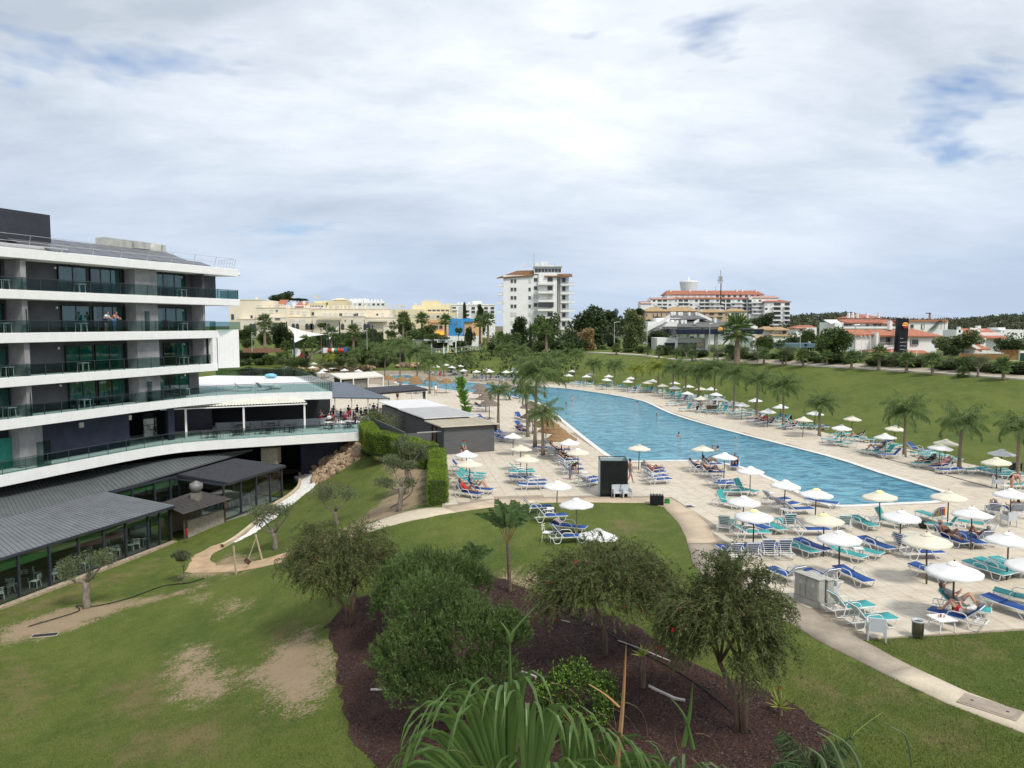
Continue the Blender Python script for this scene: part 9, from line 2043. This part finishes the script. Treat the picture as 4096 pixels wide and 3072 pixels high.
def standing(lean=0.0,bend=0.0,step=.0,arms=((.02,.24,1.10),(.06,.25,.86))):
 c,s=math.cos(bend),math.sin(bend);B=lambda t:(t*s+lean,0,.93+t*c);J=sym(pel=(lean*.3,0,.93),ab=B(.18),ch=B(.40),ne=B(.57),sh=(B(.47)[0],.185,B(.47)[2]),el=(arms[0][0]+B(.47)[0],arms[0][1],arms[0][2]-1.40+B(.47)[2]),wr=(arms[1][0]+B(.47)[0],arms[1][1],arms[1][2]-1.40+B(.47)[2]),ha=(arms[1][0]+B(.47)[0]+.05,arms[1][1]-.02,arms[1][2]-1.47+B(.47)[2]),hip=(0,.095,.90))
 for c_,y,k in(('L',.095,1),('R',-.095,-1)):J['kn'+c_]=(.03+step*.5*k,y,.49);J['an'+c_]=(step*k-.02,y,.085);J['to'+c_]=(step*k+.13,y*1.2,.035)
 return J
def sitting(h=.45):return sym(pel=(0,0,h+.10),ab=(.0,0,h+.28),ch=(-.01,0,h+.48),ne=(.02,0,h+.66),sh=(0,.185,h+.56),el=(.12,.25,h+.32),wr=(.34,.18,h+.30),ha=(.41,.15,h+.30),hip=(.06,.10,h+.08),kn=(.46,.11,h+.08),an=(.46,.12,.08),to=(.58,.13,.04))
POSES={}
def pose(key):
 if key in POSES:return POSES[key]
 k=key[0]
 if k=='lie':J=lying(*key[1:]);look=(.75,0,.5)
 elif k=='stand':J=standing();look=(1,0,-.1)
 elif k=='down':J=standing(bend=.35,arms=((.10,.22,1.12),(.20,.10,.98)));look=(.7,0,-.7)
 elif k=='walk':J=standing(step=.28,arms=((-.05,.25,1.12),(.1,.26,.90)));look=(1,0,0)
 elif k=='bend':J=standing(bend=1.25,lean=-.1,arms=((.05,.2,1.10),(.12,.16,.84)));look=(.5,0,-.85)
 elif k=='rail':J=standing(bend=.55,lean=-.15,arms=((.16,.22,1.22),(.38,.14,1.20)));look=(.95,0,-.3)
 else:J=sitting();look=(1,0,-.15)
 POSES[key]=make_pose(J,look);return POSES[key]
def person(key,loc,rz,label,wear,skin=0,hair=0,z=0,scale=1.0,extra=None,hairlen=.0):
 body,tags,(hd,rot)=pose(key);o=link('person',body);o.location=loc;o.rotation_euler=(0,0,rz);o.scale=(scale,)*3
 if not body.materials:body.materials.append(SK[skin])
 o.material_slots[0].link='OBJECT';o.material_slots[0].material=SK[skin];tag(o,label,'person')
 for i,(w,c)in enumerate(wear):
  ck=(key,w)
  if ck not in POSES:POSES[ck]=clothing(body,tags,OUT[w],.014+.006*i)
  if POSES[ck]:put(POSES[ck],{'trunks':'swim_trunks','briefs':'swim_briefs','top':'bikini_top','suit':'swimsuit'}.get(w,w),o,CL[c])
 hk=(key,'hair',hairlen>0)
 if hk not in POSES:
  m=MB();m.ell(hd+rot@Vector((-.018,0,.022)),(.104,.088,.122),12,8,rot);m.v=[v for v in m.v];
  if hairlen:m.ell(hd+rot@Vector((-.07,0,-.09)),(.06,.085,.13),10,7,rot)
  keep=[f for f in m.f if((rot.transposed()@(sum((Vector(m.v[i])for i in f),Vector())/len(f)-hd)).x<.045 or(rot.transposed()@(sum((Vector(m.v[i])for i in f),Vector())/len(f)-hd)).z>.075)];m.f=keep;POSES[hk]=m.mesh('hair',True)
 put(POSES[hk],'hair',o,HR[hair]);return o
WEAR=[([('trunks','navy')],'navy trunks'),([('suit','black')],'black swimsuit'),([('trunks','blue')],'light blue trunks'),([('briefs','black'),('top','black')],'black bikini'),([('dress','pink')],'pink dress'),([('trunks','grey')],'grey shorts'),([('suit','red')],'red swimsuit'),([('briefs','teal'),('top','teal')],'teal bikini'),([('trunks','black')],'black trunks'),([('shirt','grey'),('trunks','black')],'grey shirt and dark shorts')]
KP=[('lie',45,0,'side'),('lie',45,1,'side'),('lie',45,3,'read'),('lie',45,2,'head'),('lie',45,0,'read')]
SPEC={}
seat_px=[(o,z,b,pix(o.location)[0])for o,z,b in SEATED];cnt={}
rp=random.Random(21);PL=[];TWL=[]
for i,(o,zn,b,u)in enumerate(seat_px):
 w,wd=WEAR[i%len(WEAR)];k=KP[i%5];sk=rp.randrange(3);hr=rp.randrange(3);lab=None
 if i==0:w,wd,k,sk,lab=[('briefs','black')],'',KP[1],1,'man with glasses in black briefs reclining on a blue lounger'
 if zn=='front' and 3770<pix(o.location)[0]<3880 and o.location.y<36 and i in(4,5):pass
 if o.location.y<34 and abs(o.rotation_euler.z)>1.6:w,k,sk,hr,lab=[('shirt','white'),('trunks','red')],KP[2],0,1,'man in white shirt and red shorts reading beside the low table'
 elif o.location.y<34 and i>2:w,k,lab=[('shirt','grey'),('trunks','grey')],KP[2],'reader in grey clothes lying behind the man in red shorts'
 p=person((k[0],max(b,30),k[2],k[3]),tuple(o.location),o.rotation_euler.z,lab or '',w,sk,hr,hairlen=1 if wd in('black bikini','pink dress','teal bikini','red swimsuit','black swimsuit')else 0)
 if not lab:PL.append((p,(wd,zn),u))
 if i%3==0 and o.location.y<62:TWL.append((on_lounger(o,b,tw_g,'',.56),zn,u))
label_rank(TWL,lambda o,k,r:tag(o,f"{r} grey towel draped over an occupied lounger {ZN[k]}",'towel','grey towels on lounger backs'))
label_rank(PL,lambda o,k,r:tag(o,f"{'' if r == 'only' else r + ' '}person in {k[0]} lying on a lounger {ZN[k[1]]}",'person'))
dk_=lambda u,v:tuple(P(u,v,0))
person(('down',),dk_(1847,1843),R(-20),'woman with red hair in teal and black bikini beside the shed',[('briefs','black'),('top','teal')],0,3)
person(('bend',),dk_(2280,1919),R(-20),'woman in long plaid skirt bending over a lounger near the shower',[('top','black'),('trousers','plaid')],0,0,hairlen=1);q=P(2296,1905,0);m=MB();m.box(-.16,.16,-.05,.05,0,.3);m.tube([(-.1,0,.3),(0,0,.48),(.1,0,.3)],.012,4);o_=m.build('green_bag',CL['green'],bevel=.03);o_.location=(q.x-.1,q.y+.1,.62);tag(o_,'bright green bag carried by the woman in the plaid skirt','bag')
person(('walk',),dk_(2520,1935),R(15),'walker mostly hidden behind the black shower cube',[('trunks','grey')],1,0);person(('bend',),dk_(4044,1964),R(-5),'man in black briefs bending over at the right edge',[('briefs','black')],0,1)
person(('sit',),tuple(cxy(c5,985,1455)),R(200),'lifeguard in yellow shirt sitting beside the high chair',[('shirt','yellow'),('trousers','black')],2,0);chair(tuple(cxy(c5,985,1455)),R(200),'box',plastic,'','white chair under the lifeguard in yellow')
person(('walk',),dk_(1743,1582),R(-70),'walker in striped swimwear crossing the deck by thatched parasols',[('suit','white')],1,0,hairlen=1);person(('stand',),dk_(1760,1519),R(-100),'person in red swimsuit standing at the far pool edge',[('suit','red')],0,2,hairlen=1);person(('stand',),dk_(1838,1542+40),R(-120),'bather standing at the left pool side',[('trunks','navy')],0,0)
person(('stand',),dk_(1590,1608),R(60),'shirtless man standing beyond the blue grey canopy',[('trunks','black')],1,0);person(('stand',),dk_(1697,1608),R(90),'person in black at the end of the black canopy',[('shirt','black'),('trousers','black')],1,0)
q=HO+HE*LX(432,.35)+HN*.45;person(('rail',),(q.x,q.y,10.345),HA-math.pi/2+.3,'person in white shirt and navy shorts leaning on the balcony rail',[('shirt','white'),('trunks','navy')],0,2);q=HO+HE*LX(466,.35)+HN*.45;person(('rail',),(q.x,q.y,10.345),HA-math.pi/2+.2,'person in red checked shirt and jeans on the balcony',[('shirt','check'),('trousers','blue')],0,2)
for i,(u,v)in enumerate([(2290,1592),(2265,1618),(2550,1617),(2627,1660),(2715,1744),(2942,1758),(2852,1793),(2870,1797),(1866,1560),(1752,1532),(1700,1530)]):
 q=P(u,v,0);person(('stand',),(q.x,q.y,-1.36-.08*(i%2)),rp.uniform(0,6),f"{side_rank(sorted([2290, 2265, 2550, 2627, 2715, 2942, 2852, 2870, 1866, 1752, 1700]).index(u), 11)} swimmer with head above the pool water",[('trunks','black')],rp.randrange(3),rp.randrange(3))
n=0;SD=[]
for i,(x,y,z,a,zone)in enumerate(DIN):
 if zone!='on the open dining terrace' or rp.random()<.35:continue
 c=rp.choice(['black','navy','grey','black','white','red']);SD.append((person(('sit',),(x,y,z),a,'',[('shirt',c),('trousers',rp.choice(['black','navy','grey']))],rp.randrange(3),rp.randrange(3)),c,pix((x,y,z))[0]))
label_rank(SD,lambda o,k,r:tag(o,f"{'' if r == 'only' else r + ' '}diner in {k} shirt seated on the open dining terrace",'person','diners on the terrace'))
# ----- grass blades on the near lawn, chips on the mulch
zt_g=zt
def ground_cover():
 ax=np.arange(-48,52,.5);ay=np.arange(7,80,.5);gz_=zt_g(*np.meshgrid(ax,ay))
 def zt(x,y):
  fx=np.clip((x+48)/.5,0,len(ax)-1.001);fy=np.clip((y-7)/.5,0,len(ay)-1.001);i=fx.astype(int);j=fy.astype(int);a=fx-i;b=fy-j
  return gz_[j,i]*(1-a)*(1-b)+gz_[j,i+1]*a*(1-b)+gz_[j+1,i]*(1-a)*b+gz_[j+1,i+1]*a*b
 rg=np.random.default_rng(15);N=900000;u=rg.uniform(-150,4250,N);v=1990+(3120-1990)*rg.random(N)**.8
 d=np.stack([(u-2048)/FPX,np.ones(N)],1);pi=PITCH;dy=math.cos(pi)-(v-1536)/FPX*math.sin(pi);dz=-math.sin(pi)-(v-1536)/FPX*math.cos(pi);X=(u-2048)/FPX/dy;S=dz/dy;Y=np.full(N,35.0)
 for _ in range(14):Y=.4*Y+.6*np.clip((zt(X*Y,Y)-CAM_H)/S,8,75)if _<6 else Y
 for _ in range(6):Y=.5*Y+.5*np.clip((zt(X*Y,Y)-CAM_H)/S,8,75)
 x=X*Y;ok=(Y<62)&(Y>14);x=x[ok];y=Y[ok];z=zt(x,y)
 ok=~in_poly(x,y,DECKW)&~in_poly(x,y,MULCH)&(z>-5.5)&(rg.random(len(x))<.55)
 for o in bpy.data.objects:
  if o.name.split('.')[0]in('path','dirt_track','cobble_bed','bare_slope'):
   c=np.array([q.co[:2]for q in o.data.vertices]);near=c[c[:,1]<90]
   if len(near)==0:continue
   key=set(map(tuple,np.round(near/.35).astype(int)));gx=np.round(np.stack([x,y],1)/.35).astype(int);ok&=~np.fromiter(((a,b)in key for a,b in gx),bool,len(gx))
 x,y,z=x[ok],y[ok],z[ok];ba=sd_union(x,y,BARE)+rg.normal(scale=.45,size=len(x));ok=ba<.1;x,y,z=x[ok],y[ok],z[ok];dr=sd_union(x,y,DRY)+rg.normal(scale=.8,size=len(x))
 for nm,sel,mt in(('grass',dr<.2,leafm('grass_blade',(.125,.175,.034),.5)),('dry_grass',dr>=.2,leafm('dry_blade',(.21,.18,.075),.45))):
  k=int(sel.sum());Pn=np.stack([x[sel],y[sel],z[sel]-.01],1);D=np.stack([rg.normal(scale=.6,size=k),rg.normal(scale=.6,size=k),np.ones(k)],1);me=leaf_mesh(nm,Pn,D,rg.uniform(.03,.075,k),rg.uniform(.010,.018,k),rg,.3);o=put(me,nm,None,mt);tag(o,f"short mown {'green' if nm == 'grass' else 'straw coloured'} lawn blades in the foreground",'grass',kind='stuff')
 xs=[p[0]for p in MULCH];ys=[p[1]for p in MULCH];x=rg.uniform(min(xs),max(xs),90000);y=rg.uniform(min(ys),max(ys),90000);ok=in_poly(x,y,MULCH)&(y>15);x,y=x[ok],y[ok];k=len(x);D=np.stack([rg.normal(size=k),rg.normal(size=k),rg.normal(scale=.35,size=k)],1)
 me=leaf_mesh('mulch_chips',np.stack([x,y,zt(x,y)+.035],1),D,rg.uniform(.04,.10,k),rg.uniform(.02,.04,k),rg,.5,up=np.tile([0,0,1.0],(k,1)));tag(put(me,'mulch_chips',None,M('mulch_chip',(.045,.019,.014),.9,.4,2,isl=.75)),'dark red brown bark chips covering the bed','mulch',kind='stuff')
ground_cover()
